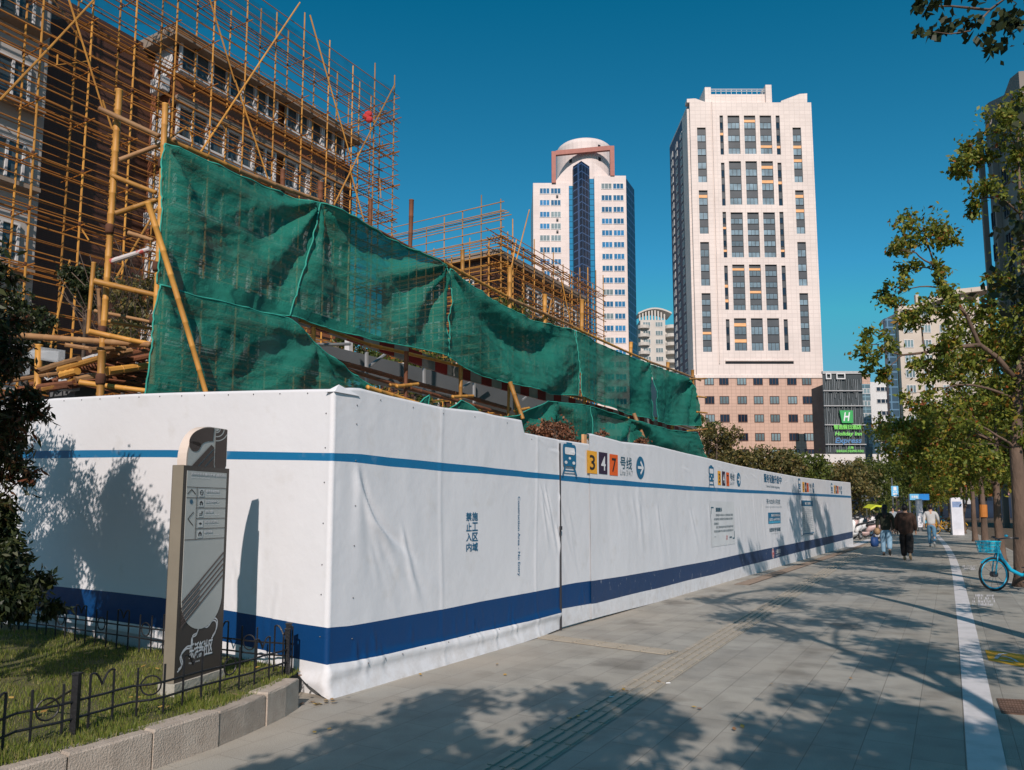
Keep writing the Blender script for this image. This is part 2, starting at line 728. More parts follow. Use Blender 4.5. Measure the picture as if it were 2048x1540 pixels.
# tactile paving
tact = M('tactile_tile', (0.31, 0.275, 0.22), 0.6, 0.1, 3, col2=(0.37, 0.335, 0.275), bump=0.2, bscale=60)
def tactile(P, Q, wd, name):
    d = (Q - P)
    L = d.length
    d.normalize()
    nn = Vector((d.y, -d.x, 0))
    mb = MB()
    mb.poly([P - nn * wd / 2 + Z * 0.004, P + nn * wd / 2 + Z * 0.004, Q + nn * wd / 2 + Z * 0.004, Q - nn * wd / 2 + Z * 0.004])
    nb = 4
    k = 0
    random.seed(9)
    while k * 0.3 < L:
        a0, a1 = k * 0.3 + 0.012, min(k * 0.3 + 0.288, L)
        dz = random.uniform(0, 0.0015)
        for j in range(nb):
            c = (-0.5 + (j + 0.5) / nb) * wd
            T = Matrix.Translation(P + Z * (0.004)) @ Matrix(((d.x, nn.x, 0, 0), (d.y, nn.y, 0, 0), (0, 0, 1, 0), (0, 0, 0, 1)))
            mb.prism([T @ Vector((a0, c - 0.022, 0)), T @ Vector((a1, c - 0.022, 0)), T @ Vector((a1, c + 0.022, 0)), T @ Vector((a0, c + 0.022, 0))], (0, 0, 0.009 + dz))
        k += 1
    return tag(mb.build(name, tact), kind='structure')
t0 = gnd(1015, 1540); t1 = gnd(1565, 1198)
td = (t1 - t0).normalized()
tactile(t0 - td * 3, t1 + td * 26, 0.34, 'tactile_path')
tactile(gnd(1040, 1268), gnd(1345, 1307), 0.30, 'tactile_branch')

# iron drain grate strip along the far hoarding foot
g = MB()
dA, _ = wsz(1440, 1176)
dB = WLEN + 2
g.prism(wq(dA, dB, 0.30, 0.62, 0.001), (0, 0, 0.004), 0)
k = dA
while k < dB:
    g.prism([wp(k, 0.32, 0.004), wp(k, 0.60, 0.004), wp(k + 0.05, 0.60, 0.004), wp(k + 0.05, 0.32, 0.004)], (0, 0, 0.008), 1)
    k += 0.12
tag(g.build('drain_channel', [M('drain_dark', (0.07, 0.05, 0.04), 0.8), M('drain_bar', (0.24, 0.19, 0.15), 0.7, 0.2, 5)]), kind='structure')

# ------------------------------------------------------------------ hoarding
def interp(tab, x, c):
    if x <= tab[0][0]:
        a, b = tab[0], tab[1]
    elif x >= tab[-1][0]:
        a, b = tab[-2], tab[-1]
    else:
        for a, b in zip(tab, tab[1:]):
            if a[0] <= x <= b[0]:
                break
    t = (x - a[0]) / (b[0] - a[0])
    return a[c] + (b[c] - a[c]) * t

# s along the long face ; columns: s, z of: bottom, navy bottom, navy top, blue bottom, blue top, top
def station(px, ys, plane_p, plane_n, axis):
    zs = []
    s = None
    for y in ys:
        p = hit(px, y, plane_p, plane_n)
        zs.append(p.z)
        s = (p - WC).dot(axis)
    s = (hit(px, (ys[0] + ys[-1]) / 2, plane_p, plane_n) - WC).dot(axis)
    return [s] + zs

LONG1 = [(660, (1397, 1328, 1255, 922, 906, 780)), (698, (1389, 1322, 1251, 924, 907, 776)), (717, (1384, 1318, 1248, 926, 908, 777)),
         (776, (1368, 1306, 1238, 933, 915, 792)), (840, (1348, 1291, 1226, 938, 921, 806)), (886, (1333, 1281, 1218, 943, 926, 816)),
         (960, (1308, 1263, 1203, 947, 933, 824)), (993, (1299, 1256, 1197, 950, 937, 832)), (1042, (1283, 1244, 1188, 954, 942, 841)),
         (1048, (1281, 1243, 1187, 955, 943, 866)), (1117, (1258, 1225, 1174, 960, 950, 880))]
LONG2 = [(1118, (1252, 1219, 1172, 961, 950, 881)), (1150, (1246, 1213, 1166, 964, 953, 885)), (1179, (1238, 1208, 1162, 967, 956, 889))]
LONG3 = [(1179, (1238, 1208, 1162, 967, 956, 869)), (1188, (1236, 1207, 1161, 968, 957, 869)), (1247, (1221, 1192, 1152, 972, 961, 885)), (1276, (1214, 1185, 1147, 974, 964, 888)),
         (1312, (1205, 1177, 1141, 976, 967, 892)), (1377, (1190, 1160, 1129, 981, 972, 908)), (1422, (1178, 1150, 1121, 983, 975, 918)),
         (1480, (1160, 1134, 1108, 986, 979, 932)), (1540, (1142, 1119, 1096, 988, 982, 944)), (1600, (1124, 1103, 1084, 991, 986, 955)),
         (1660, (1105, 1087, 1072, 994, 989, 962)), (1703, (1091, 1076, 1063, 996, 992, 966))]
LEFT = [(40, (1225, 1215, 1165, 918, 903, 806)), (90, (1236, 1222, 1170, 917, 902, 800)), (161, (1247, 1231, 1177, 916, 901, 796)), (250, (1262, 1244, 1186, 915, 900.5, 791)),
        (334, (1279, 1257, 1196, 915, 900.5, 788)), (445, (1306, 1281, 1218, 919, 902.5, 785)), (520, (1325, 1297, 1231, 920, 904, 783)),
        (604, (1342, 1318, 1247, 921, 905.5, 781)), (655, (1397, 1328, 1254, 922.5, 906.5, 779))]
S1 = [station(p, y, WC, WN, WD) for p, y in LONG1]
S2 = [station(p, y, WC, WN, WD) for p, y in LONG2]
S3 = [station(p, y, WC, WN, WD) for p, y in LONG3]
SL = [station(p, y, WC, WD, LDIR) for p, y in LEFT]   # left face: t along LDIR, plane normal = WD
SL.sort()
for T_ in (S1, S2, S3):
    T_.sort()
S1[0][0] = 0.0
SL[0][0] = 0.0
for c in range(1, 7):
    m_ = 0.5 * (S1[0][c] + SL[0][c])
    S1[0][c] = SL[0][c] = m_
S1[0][1] = SL[0][1] = 0.0
for T_ in (S1, S2, S3):
    for row in T_:
        row[1] = max(0.0, min(0.03, row[1]))
SL.append([SL[-1][0] + 4.0] + SL[-1][1:])

def crease(x, z, x0, z0, ang, wd, amp, ln):
    """one soft fold leaving (x0, z0) in direction ang, fading over ln"""
    dx, dz = x - x0, z - z0
    c, s_ = math.cos(R(ang)), math.sin(R(ang))
    a = dx * c + dz * s_
    b = -dx * s_ + dz * c
    if a < -0.05 or a > ln:
        return 0.0
    f = max(0.0, min(1.0, (a + 0.05) / 0.15)) * (1 - a / ln)
    ww = wd * (0.5 + 1.0 * a / ln)
    return 1.9 * amp * f * (math.exp(-(b / ww) ** 2) - 0.6 * math.exp(-((b - ww * 1.6) / ww) ** 2))

random.seed(21)
CREASES = []
for k in range(11):      # fan of folds below the stripe near the corner
    CREASES.append((0.30 + .02 * k, 1.95 - .05 * k, -86 + 5.2 * k + random.uniform(-2, 2), random.uniform(.05, .075), random.uniform(.004, .008), random.uniform(1.0, 1.7)))
for k in range(5):
    CREASES.append((random.uniform(.3, 1.2), random.uniform(.95, 1.4), random.uniform(-80, -60), random.uniform(.03, .05), random.uniform(.004, .008), random.uniform(.5, .9)))
for k in range(26):     # short creases at the foot
    CREASES.append((random.uniform(0.2, 5.5), random.uniform(0.28, 0.5), random.uniform(-100, -70), random.uniform(.02, .035), random.uniform(.005, .010), random.uniform(.2, .4)))
for k in range(8):      # before the joint of the first cloth
    CREASES.append((random.uniform(3.6, 4.6), random.uniform(1.3, 1.9), random.uniform(-80, -55), random.uniform(.02, .04), random.uniform(.005, .012), random.uniform(.6, 1.2)))
for k in range(30):     # second and third cloths
    CREASES.append((random.uniform(5.4, 26), random.uniform(1.5, 2.0), random.uniform(-88, -60), random.uniform(.05, .09), random.uniform(.005, .011), random.uniform(.6, 1.5)))
for k in range(16):     # under the top edge
    CREASES.append((random.uniform(0.3, 20), random.uniform(2.3, 2.55), random.uniform(-30, 10), random.uniform(.015, .03), random.uniform(.003, .008), random.uniform(.4, .9)))

_ta, _tb = wsz(922, 1065), wsz(1044, 1065)
TZ = (_ta[0], _tb[0], wsz(980, 1165)[1], wsz(980, 985)[1])
def fab(s, z):
    """how far the cloth stands proud of its plane"""
    if TZ[0] - .2 < s < TZ[1] + .12 and TZ[2] - .2 < z < TZ[3] + .2:
        e = min(1, (s - TZ[0] + .2) / .2, (TZ[1] + .12 - s) / .12, (z - TZ[2] + .2) / .2, (TZ[3] + .2 - z) / .2)
        flat = 0.012 + 0.010 * noise.noise(Vector((s * 1.1, z * 0.7, 3.1)))
        return flat * e + fab_(s, z) * (1 - e)
    return fab_(s, z)

def fab_(s, z):
    d = 0.012 + 0.010 * noise.noise(Vector((s * 1.1, z * 0.7, 3.1))) + 0.004 * noise.noise(Vector((s * 5, z * 2.2, 7.7)))
    for c in CREASES:
        if abs(s - c[0]) < 1.6:
            d += crease(s, z, *c)
    # loose pleat hanging along the foot of the first cloth
    if s < S1[-1][0] + .01:
        d += 0.035 * math.exp(-((z - 0.20 - 0.02 * math.sin(s * 2)) / 0.045) ** 2)
        if z < 0.2:
            d += 0.045 * (0.2 - z) / 0.2 * min(1, (S1[-1][0] + .01 - s) / .5)
    for s0_ in (1.6, 3.62, 4.22):
        d += .006 * math.exp(-((s - s0_ - .03 * math.sin(z * 1.7 + s0_)) / .022) ** 2)
    return d

def fabL(t, z):
    d = 0.012 + 0.006 * noise.noise(Vector((t * 1.3, z * 0.8, 13.1)))
    d += 0.03 * math.exp(-((z - 0.12) / 0.06) ** 2) * (1 if t < 1.5 else 0.4)
    for k, (t0_, z0_, a_) in enumerate(((0.9, 1.3, -95), (1.15, 1.1, -100), (0.6, 0.9, -84), (0.45, 0.6, -70), (0.75, 0.6, -100))):
        d += crease(t, z, t0_, z0_, a_, .03, .009, .8)
    return d

def cloth_rows(tab, s0, s1, ds, pos, prof, soft=None):
    """grid of cloth between s0 and s1; bands follow the table"""
    n = max(2, int((s1 - s0) / ds))
    rows = []
    bands = []
    sub = [3, 6, 22, 2, 10]
    sub = [7, 14, 56, 3, 26]
    cols = [s0 + (s1 - s0) * k / n for k in range(n + 1)]
    zt = []
    for s in cols:
        zt.append([interp(tab, s, c) for c in range(1, 7)])
    mats = []
    for b in range(5):
        for j in range(sub[b]):
            t = j / sub[b]
            rows.append([pos(s, prof(s, zt[i][b] + (zt[i][b + 1] - zt[i][b]) * t), zt[i][b] + (zt[i][b + 1] - zt[i][b]) * t) for i, s in enumerate(cols)])
            mats.append((0, 2, 0, 1, 0)[b])
    rows.append([pos(s, prof(s, zt[i][5]), zt[i][5]) for i, s in enumerate(cols)])
    # fold over the top
    rows.append([pos(s, -0.03, zt[i][5] + 0.012) for i, s in enumerate(cols)])
    rows.append([pos(s, -0.06, zt[i][5] - 0.03) for i, s in enumerate(cols)])
    mats += [0, 0, 0]
    return rows, mats

def cloth_mat(name, col, rough, wear=None):
    m = bpy.data.materials.new(name)
    m.use_nodes = True
    n, l, b = nodes_of(m)
    tc = n.new('ShaderNodeTexCoord')
    nz = n.new('ShaderNodeTexNoise')
    nz.inputs['Scale'].default_value = 1.4
    nz.inputs['Detail'].default_value = 6
    l.new(tc.outputs['Object'], nz.inputs[0])
    mx = n.new('ShaderNodeMix')
    mx.data_type = 'RGBA'
    mx.inputs[6].default_value = (*[c * 0.93 for c in col], 1)
    mx.inputs[7].default_value = (*[c * 1.04 for c in col], 1)
    l.new(nz.outputs[0], mx.inputs[0])
    out = mx.outputs[2]
    if wear:
        nw = n.new('ShaderNodeTexNoise')
        nw.inputs['Scale'].default_value = 7
        nw.inputs['Detail'].default_value = 8
        nw.inputs['Roughness'].default_value = 0.75
        mp = n.new('ShaderNodeMapping')
        mp.inputs['Scale'].default_value = (2.5, 2.5, 0.8)
        l.new(tc.outputs['Object'], mp.inputs[0])
        l.new(mp.outputs[0], nw.inputs[0])
        mr = n.new('ShaderNodeMapRange')
        mr.inputs[1].default_value = wear
        mr.inputs[2].default_value = wear + 0.03
        l.new(nw.outputs[0], mr.inputs[0])
        m2 = n.new('ShaderNodeMix')
        m2.data_type = 'RGBA'
        m2.inputs[7].default_value = (0.6, 0.6, 0.6, 1)
        l.new(mr.outputs[0], m2.inputs[0])
        l.new(out, m2.inputs[6])
        out = m2.outputs[2]
    else:
        # grime rising from the foot
        nd = n.new('ShaderNodeTexNoise')
        nd.inputs['Scale'].default_value = 3.5
        nd.inputs['Detail'].default_value = 7
        l.new(tc.outputs['Object'], nd.inputs[0])
        mr = n.new('ShaderNodeMapRange')
        mr.inputs[1].default_value = 0.60
        mr.inputs[2].default_value = 0.78
        mr.inputs[4].default_value = 0.35
        l.new(nd.outputs[0], mr.inputs[0])
        m2 = n.new('ShaderNodeMix')
        m2.data_type = 'RGBA'
        m2.inputs[7].default_value = (0.5, 0.48, 0.44, 1)
        l.new(mr.outputs[0], m2.inputs[0])
        l.new(out, m2.inputs[6])
        out = m2.outputs[2]
        # mud splashed up from the pavement
        sz = n.new('ShaderNodeSeparateXYZ')
        l.new(tc.outputs['Object'], sz.inputs[0])
        mz = n.new('ShaderNodeMapRange')
        mz.inputs[1].default_value = 0.42
        mz.inputs[2].default_value = 0.0
        mz.inputs[4].default_value = 1.0
        l.new(sz.outputs[2], mz.inputs[0])
        ns = n.new('ShaderNodeTexNoise')
        ns.inputs['Scale'].default_value = 6
        ns.inputs['Detail'].default_value = 9
        ns.inputs['Roughness'].default_value = 0.7
        l.new(tc.outputs['Object'], ns.inputs[0])
        mn = n.new('ShaderNodeMapRange')
        mn.inputs[1].default_value = 0.42
        mn.inputs[2].default_value = 0.66
        mn.inputs[4].default_value = 0.45
        l.new(ns.outputs[0], mn.inputs[0])
        mm = n.new('ShaderNodeMath')
        mm.operation = 'MULTIPLY'
        l.new(mz.outputs[0], mm.inputs[0])
        l.new(mn.outputs[0], mm.inputs[1])
        m3 = n.new('ShaderNodeMix')
        m3.data_type = 'RGBA'
        m3.inputs[7].default_value = (0.36, 0.32, 0.27, 1)
        l.new(mm.outputs[0], m3.inputs[0])
        l.new(out, m3.inputs[6])
        out = m3.outputs[2]
    l.new(out, b.inputs['Base Color'])
    b.inputs['Roughness'].default_value = rough
    b.inputs['Specular IOR Level'].default_value = 0.3
    n2 = n.new('ShaderNodeTexNoise')
    n2.inputs['Scale'].default_value = 9
    n2.inputs['Detail'].default_value = 5
    l.new(tc.outputs['Object'], n2.inputs[0])
    bp = n.new('ShaderNodeBump')
    bp.inputs['Strength'].default_value = 0.35
    bp.inputs['Distance'].default_value = 0.01
    l.new(n2.outputs[0], bp.inputs['Height'])
    l.new(bp.outputs[0], b.inputs['Normal'])
    return m

CW = cloth_mat('white_tarpaulin', (0.70, 0.71, 0.735), 0.55)
CB = cloth_mat('blue_print', (0.012, 0.155, 0.33), 0.45)
CN = cloth_mat('navy_print', (0.004, 0.046, 0.155), 0.40, 0.69)
CN3 = cloth_mat('faded_navy_print', (0.022, 0.050, 0.125), 0.5, 0.625)

posL = lambda t, d, z: WC + LDIR * t - WD * d + Z * z
posW = lambda s, d, z: wp(s, d, z)

h1 = thing('site_hoarding', 'white tarpaulin wrapped hoarding wall turning the corner by the lawn, with vertical warning text', 'hoarding', WC)
mb = MB()
rows, ms = cloth_rows(SL, 0.0, SL[-1][0], 0.035, posL, fabL)
# join: left face columns reversed so the sheet is continuous with the long face
rowsW, _ = cloth_rows(S1, 0.0, S1[-1][0], 0.024, posW, fab)
# round the corner
full = []
for ra, rb in zip(rows, rowsW):
    a = list(reversed(ra))[:-1]
    c0 = ra[0]; c1 = rb[0]
    mid = (c0 + c1) / 2 + (WN - WD) * 0.012
    full.append(a + [mid] + rb[1:])
mb.grid(full, mf=lambda a, b: ms[min(a, len(ms) - 1)])
cl1 = mb.build('tarpaulin', [CW, CB, CN], h1, smooth=True)
# foot skirt flare at the corner
h2 = thing('gate_hoarding', 'narrow white hoarding panel with train emblem beside the open joint', 'hoarding', wp(S2[0][0], 0, 0))
mb = MB()
off2 = -0.10
rows, ms = cloth_rows(S2, S2[0][0] + 0.022, S2[-1][0] + 0.03, 0.03, lambda s, d, z: wp(s, d * 0.6 - 0.01, z), fab)
mb.grid(rows, mf=lambda a, b: ms[min(a, len(ms) - 1)])
mb.build('tarpaulin', [CW, CB, CN], h2, smooth=True)
h3 = thing('long_hoarding', 'long white hoarding with line numbers, notices and faded navy band running to the far end', 'hoarding', wp(S3[0][0], 0, 0))
mb = MB()
rows, ms = cloth_rows(S3, S3[0][0], S3[-1][0], 0.05, posW, fab)
mb.grid(rows, mf=lambda a, b: ms[min(a, len(ms) - 1)])
mb.build('tarpaulin', [CW, CB, CN3], h3, smooth=True)
# boards and posts behind the cloth
brd = M('hoarding_board', (0.55, 0.56, 0.57), 0.7, 0.05, 3)
steel = M('grey_steel', (0.30, 0.31, 0.32), 0.5, 0.12, 4, metal=0.3)
for hh, T_, lab in ((h1, S1, 0), (h2, S2, 0), (h3, S3, 0)):
    mb = MB()
    s = T_[0][0] + 0.03
    while s < T_[-1][0] - 0.05:
        e = min(s + 1.0, T_[-1][0] - 0.01)
        zz = min(interp(T_, s, 6), interp(T_, e, 6)) - 0.05
        mb.prism([wp(s, -0.05, 0), wp(e - .004, -0.05, 0), wp(e - .004, -0.09, 0), wp(s, -0.09, 0)], (0, 0, zz))
        s = e
    mb.build('backing_board', brd, hh)
mb = MB()
t = 0.1
while t < SL[-1][0]:
    e = t + 1.0
    zz = min(interp(SL, t, 6), interp(SL, e, 6)) - 0.05
    mb.prism([WC + LDIR * t + WD * .06, WC + LDIR * (e - .004) + WD * .06, WC + LDIR * (e - .004) + WD * .1, WC + LDIR * t + WD * .1], (0, 0, zz))
    t = e
mb.build('backing_board', brd, h1)
# far end cap
mb = MB()
se = S3[-1][0]
mb.prism([wp(se + .004, 0.02, 0), wp(se + .03, 0.02, 0), wp(se + .03, -0.12, 0), wp(se + .004, -0.12, 0)], (0, 0, S3[-1][6]))
mb.build('end_post', steel, h3)
# timber post poking up at the step
sp, _ = wsz(1176, 880)
zt = wsz(1176, 869)[1]
mb = MB()
mb.prism([wp(sp - .07, -.03, 2.0), wp(sp + .02, -.03, 2.0), wp(sp + .02, -.07, 2.0), wp(sp - .07, -.07, 2.0)], (0, 0, zt - 2.0))
mb.build('timber_post', M('raw_timber', (0.55, 0.30, 0.14), 0.8, 0.2, 6), h3)
# crumpled tuft at the top of the corner
mb = MB()
random.seed(3)
cz = S1[0][6]
base = [wp(-0.02, 0.03, cz - 0.02), wp(0.30, 0.03, cz - 0.02), wp(0.30, -0.06, cz - 0.02), wp(-0.05, -0.06, cz - 0.02)]
tip = wp(0.06, 0.0, cz + 0.055)
mb.poly([base[0], base[1], tip]); mb.poly([base[1], base[2], tip]); mb.poly([base[2], base[3], tip]); mb.poly([base[3], base[0], tip])
mb.build('crumpled_tip', CW, h1)
# dark gap post and small hinge at the joint
mb = MB()
sj = S1[-1][0]
mb.prism([wp(sj + .002, .034, 0.01), wp(sj + .018, .034, 0.01), wp(sj + .018, -.03, 0.01), wp(sj + .002, -.03, 0.01)], (0, 0, S2[0][6] - .05))
mb.box((0, 0, 0), (.045, .02, .05), 0, Matrix.Translation(wp(sj - .03, .03, wsz(1113, 1060)[1])) @ Matrix(((WD.x, WN.x, 0, 0), (WD.y, WN.y, 0, 0), (0, 0, 1, 0), (0, 0, 0, 1))))
mb.build('joint_post', M('dark_joint', (0.03, 0.03, 0.035), 0.6), h1)
# fixing screws
scr = M('screw_metal', (0.12, 0.12, 0.13), 0.5, metal=0.4)
mb = MB()
random.seed(8)
def stud(fn, d):
    mb.ball(fn, .0065, 0, 6, 4)
for s_, zz in [(0.28, z) for z in (0.45, 0.8, 1.25, 1.6, 2.0, 2.33, 2.5)] + [(s, interp(S1, s, 6) - .06) for s in (.6, 1.1, 1.6, 2.2, 2.9, 3.5)] + [(s, interp(S1, s, 1) + .22) for s in (.45, .7, .95, 1.3, 1.7, 2.1, 2.7)]:
    stud(wp(s_, fab(s_, zz) + .003, zz), 0)
for tt in (0.07,):
    for zz in (0.5, 0.85, 1.1, 1.45, 1.8, 2.1, 2.4):
        stud(posL(tt, fabL(tt, zz) + .003, zz), 0)
for k in range(14):
    tt = 0.3 + k * .35
    zz = interp(SL, tt, 6) - .03
    stud(posL(tt, fabL(tt, zz) + .003, zz), 0)
split_build(mb, 'screw', scr, h1)

# ---- printing on the cloth (each mark its own part)
ink_blue = M('ink_blue', (0.012, 0.13, 0.25), 0.5, 0.05)
ink_teal = M('ink_teal', (0.012, 0.10, 0.16), 0.5, 0.05)
ink_white = M('ink_white', (0.72, 0.73, 0.74), 0.5, 0.05)
ink_yel = M('ink_yellow', (0.85, 0.40, 0.035), 0.5, 0.05)
ink_pur = M('ink_purple', (0.035, 0.018, 0.045), 0.5, 0.05)
ink_ora = M('ink_orange', (0.75, 0.115, 0.015), 0.5, 0.05)
ink_blk = M('ink_black', (0.02, 0.02, 0.02), 0.5, 0.05)
ink_red = M('ink_red', (0.5, 0.03, 0.03), 0.5, 0.05)
ink_grey = M('ink_grey', (0.28, 0.34, 0.37), 0.5, 0.05)
paper = M('notice_paper', (0.62, 0.64, 0.65), 0.6, 0.06, 2)
skyink = M('ink_light_blue', (0.05, 0.32, 0.50), 0.5)
INK = [ink_blue, ink_teal, ink_white, ink_yel, ink_pur, ink_ora, ink_blk, ink_red, ink_grey, paper, skyink]

def onw(d):
    return lambda s, z: wp(s, fab(s, z) + d, z)

def pxbox(x0, x1, y0, y1):
    """pixel box on the long face -> s0, s1, z0, z1"""
    ym = (y0 + y1) / 2
    xm = (x0 + x1) / 2
    return wsz(x0, ym)[0], wsz(x1, ym)[0], wsz(xm, y1)[1], wsz(xm, y0)[1]

def grid_fill(mb, s0, s1, z0, z1, fn, m, st=0.05):
    n = max(1, int(math.ceil((s1 - s0) / st)))
    k = max(1, int(math.ceil((z1 - z0) / st)))
    mb.grid([[fn(s0 + (s1 - s0) * i / n, z0 + (z1 - z0) * j / k) for i in range(n + 1)] for j in range(k + 1)], m)

# warning text in two columns
mb = MB()
for col, x0, x1 in (('禁止入内', 930, 940.5), ('施工区域', 942, 953)):
    for i, ch in enumerate(col):
        y0 = 1025 + i * 20.3 - (0 if x0 < 935 else 0.6)
        s0, s1, z0, z1 = pxbox(x0, x1, y0, y0 + 16.5)
        put_text(mb, ch, s0, s1, z0, z1, onw(0.004), 0, bold=0.024)
mb.build('warning_text', INK, h1)
mb = MB()
s0, s1, z0, z1 = pxbox(1033, 1038.5, 993, 1152)
put_text(mb, 'Construction Area - No Entry', s0 - .002, s1 + .004, z0, z1, onw(0.004), 0, bold=0.012, rot=90)
mb.build('english_warning', INK, h1)

def train_icon(mb, s0, s1, z0, z1, fn):
    def q(a, b):
        return fn(s0 + (s1 - s0) * a, z0 + (z1 - z0) * b)
    def rr(x0, x1, y0, y1, r, m, k=3):
        pts = rrect(x0, x1, y0, y1, r, k)
        c = ((x0 + x1) / 2, (y0 + y1) / 2)
        for i in range(len(pts)):
            mb.poly([q(*c), q(*pts[i]), q(*pts[(i + 1) % len(pts)])], m)
    rr(.05, .95, .27, .93, .11, 0)
    rr(.30, .70, .925, .985, .02, 0)
    return q, rr

def line_sign(x0, x1, y0, y1, parent, parts):
    """parts: px boxes for badge etc. in the photograph"""
    fn = onw(0.006)
    fn2 = onw(0.0105)
    fn3 = onw(0.015)
    mb = MB()
    s0, s1, z0, z1 = pxbox(*parts['train'])
    q, rr = train_icon(mb, s0, s1, z0, z1, fn)
    mbq = lambda a, b: fn2(s0 + (s1 - s0) * a, z0 + (z1 - z0) * b)
    for (a0, a1, b0, b1, r) in ((.17, .83, .62, .83, .05),):
        pts = rrect(a0, a1, b0, b1, r, 3)
        for i in range(len(pts)):
            mb.poly([mbq((a0 + a1) / 2, (b0 + b1) / 2), mbq(*pts[i]), mbq(*pts[(i + 1) % len(pts)])], 2)
    for cx in (.24, .76):
        pts = ell(cx, .38, .10, .05, 10)
        mb.poly([mbq(*p) for p in pts], 2)
    pts = ell(.5, .51, .075, .04, 10)
    mb.poly([mbq(*p) for p in pts], 2)
    stroke(mb, [(.20, .27), (.02, 0)], .075, lambda a, b: fn(s0 + (s1 - s0) * a, z0 + (z1 - z0) * b), 0)
    stroke(mb, [(.80, .27), (.98, 0)], .075, lambda a, b: fn(s0 + (s1 - s0) * a, z0 + (z1 - z0) * b), 0)
    stroke(mb, [(.10, .13), (.90, .13)], .05, lambda a, b: fn(s0 + (s1 - s0) * a, z0 + (z1 - z0) * b), 0)
    mb.build('train_emblem', INK, parent)
    for ch, key, mi, ti in (('3', 'b3', 3, 6), ('4', 'b4', 4, 2), ('7', 'b7', 5, 6)):
        mb = MB()
        s0, s1, z0, z1 = pxbox(*parts[key])
        grid_fill(mb, s0, s1, z0, z1, fn, mi)
        w_, h_ = s1 - s0, z1 - z0
        put_text(mb, ch, s0 + w_ * .24, s1 - w_ * .24, z0 + h_ * .16, z1 - h_ * .18, fn2, ti, bold=0.01)
        mb.build('line_badge', INK, parent)
    mb = MB()
    s0, s1, z0, z1 = pxbox(*parts['hx'])
    put_text(mb, '号线', s0, s1, z0, z1, fn, 1, bold=0.004)
    s0, s1, z0, z1 = pxbox(*parts['en'])
    put_text(mb, 'Line 3/4/7', s0, s1, z0, z1, fn, 8)
    mb.build('line_text', INK, parent)
    mb = MB()
    s0, s1, z0, z1 = pxbox(*parts['arrow'])
    cx, cz, rx, rz = (s0 + s1) / 2, (z0 + z1) / 2, (s1 - s0) / 2, (z1 - z0) / 2
    rr_ = (rx + rz) / 2
    for i, p in enumerate(ell(cx, cz, rr_, rr_, 30)):
        p2 = ell(cx, cz, rr_, rr_, 30)[(i + 1) % 30]
        mb.poly([fn(cx, cz), fn(*p), fn(*p2)], 0)
    stroke(mb, [(cx - rr_ * .6, cz), (cx + rr_ * .52, cz)], rr_ * .24, fn2, 2)
    stroke(mb, [(cx + rr_ * .02, cz + rr_ * .5), (cx + rr_ * .6, cz), (cx + rr_ * .02, cz - rr_ * .5)], rr_ * .24, fn2, 2)
    mb.build('arrow_emblem', INK, parent)

line_sign(0, 0, 0, 0, h3, dict(train=(1122, 1151, 884, 951), b3=(1172, 1192.5, 902, 947), b4=(1196, 1213, 905, 948), b7=(1217.5, 1233.5, 909, 951),
                               hx=(1238, 1262, 914, 938), en=(1238, 1264, 940, 951), arrow=(1270.5, 1288, 914, 957)))
line_sign(0, 0, 0, 0, h3, dict(train=(1416, 1427, 930, 975), b3=(1434, 1440, 942, 970), b4=(1442.5, 1448.5, 943, 971), b7=(1451, 1457, 945, 972),
                               hx=(1459, 1468, 947, 961), en=(1459, 1468, 963, 970), arrow=(1473, 1480, 945, 974)))
line_sign(0, 0, 0, 0, h3, dict(train=(1595, 1600, 956, 986), b3=(1603.5, 1607.5, 964, 984), b4=(1608.5, 1612, 965, 984), b7=(1612.7, 1616.5, 966, 984),
                               hx=(1618, 1622, 967, 976), en=(1618, 1622, 978, 982), arrow=(1624, 1628, 966, 986)))
line_sign(0, 0, 0, 0, h3, dict(train=(1661, 1664.5, 966, 988), b3=(1667, 1670, 971, 987), b4=(1670.8, 1673, 971, 987), b7=(1673.6, 1676, 972, 987),
                               hx=(1677, 1679.5, 973, 980), en=(1677, 1679.5, 981, 984), arrow=(1680.5, 1683.3, 973, 988)))
def txt(x0, x1, y0, y1, s, parent, name, m=1, bold=0.01, d=0.006):
    mb = MB()
    a = pxbox(x0, x1, y0, y1)
    put_text(mb, s, *a, onw(d), m, bold=bold)
    return mb.build(name, INK, parent)
txt(1526.5, 1561, 950, 966, '服务设施升级中', h3, 'heading_text', 0, 0.025)
txt(1532, 1558, 971, 977, 'Service Facilities Upgrading', h3, 'small_text', 1, 0)
txt(1532, 1559, 998, 1008.5, '预计2025年11月完成', h3, 'date_text', 1, 0)
txt(1530, 1562, 1012, 1016, 'Expected to be completed in November 2025', h3, 'small_text', 8, 0)
txt(1537.5, 1560, 1055, 1063, '给您带来不便 敬请谅解', h3, 'apology_text', 1, 0.01)
txt(1542, 1556.5, 1065.5, 1068, 'Sorry for the inconvenience', h3, 'small_text', 8, 0)
# phone box
mb = MB()
a = pxbox(1535, 1560, 1025, 1047)
grid_fill(mb, *a, onw(0.006), 0)
a = pxbox(1535.7, 1559.5, 1042, 1046.5)
grid_fill(mb, *a, onw(0.009), 10)
a = pxbox(1541, 1558, 1028, 1033)
put_text(mb, '服务热线电话', *a, onw(0.010), 2, bold=.01)
a = pxbox(1541, 1558, 1036, 1041)
put_text(mb, '021-64370000', *a, onw(0.010), 2, bold=.01)
a = pxbox(1537, 1540, 1036, 1042)
put_text(mb, '☎', *a, onw(0.010), 2)
mb.build('hotline_panel', INK, h3)
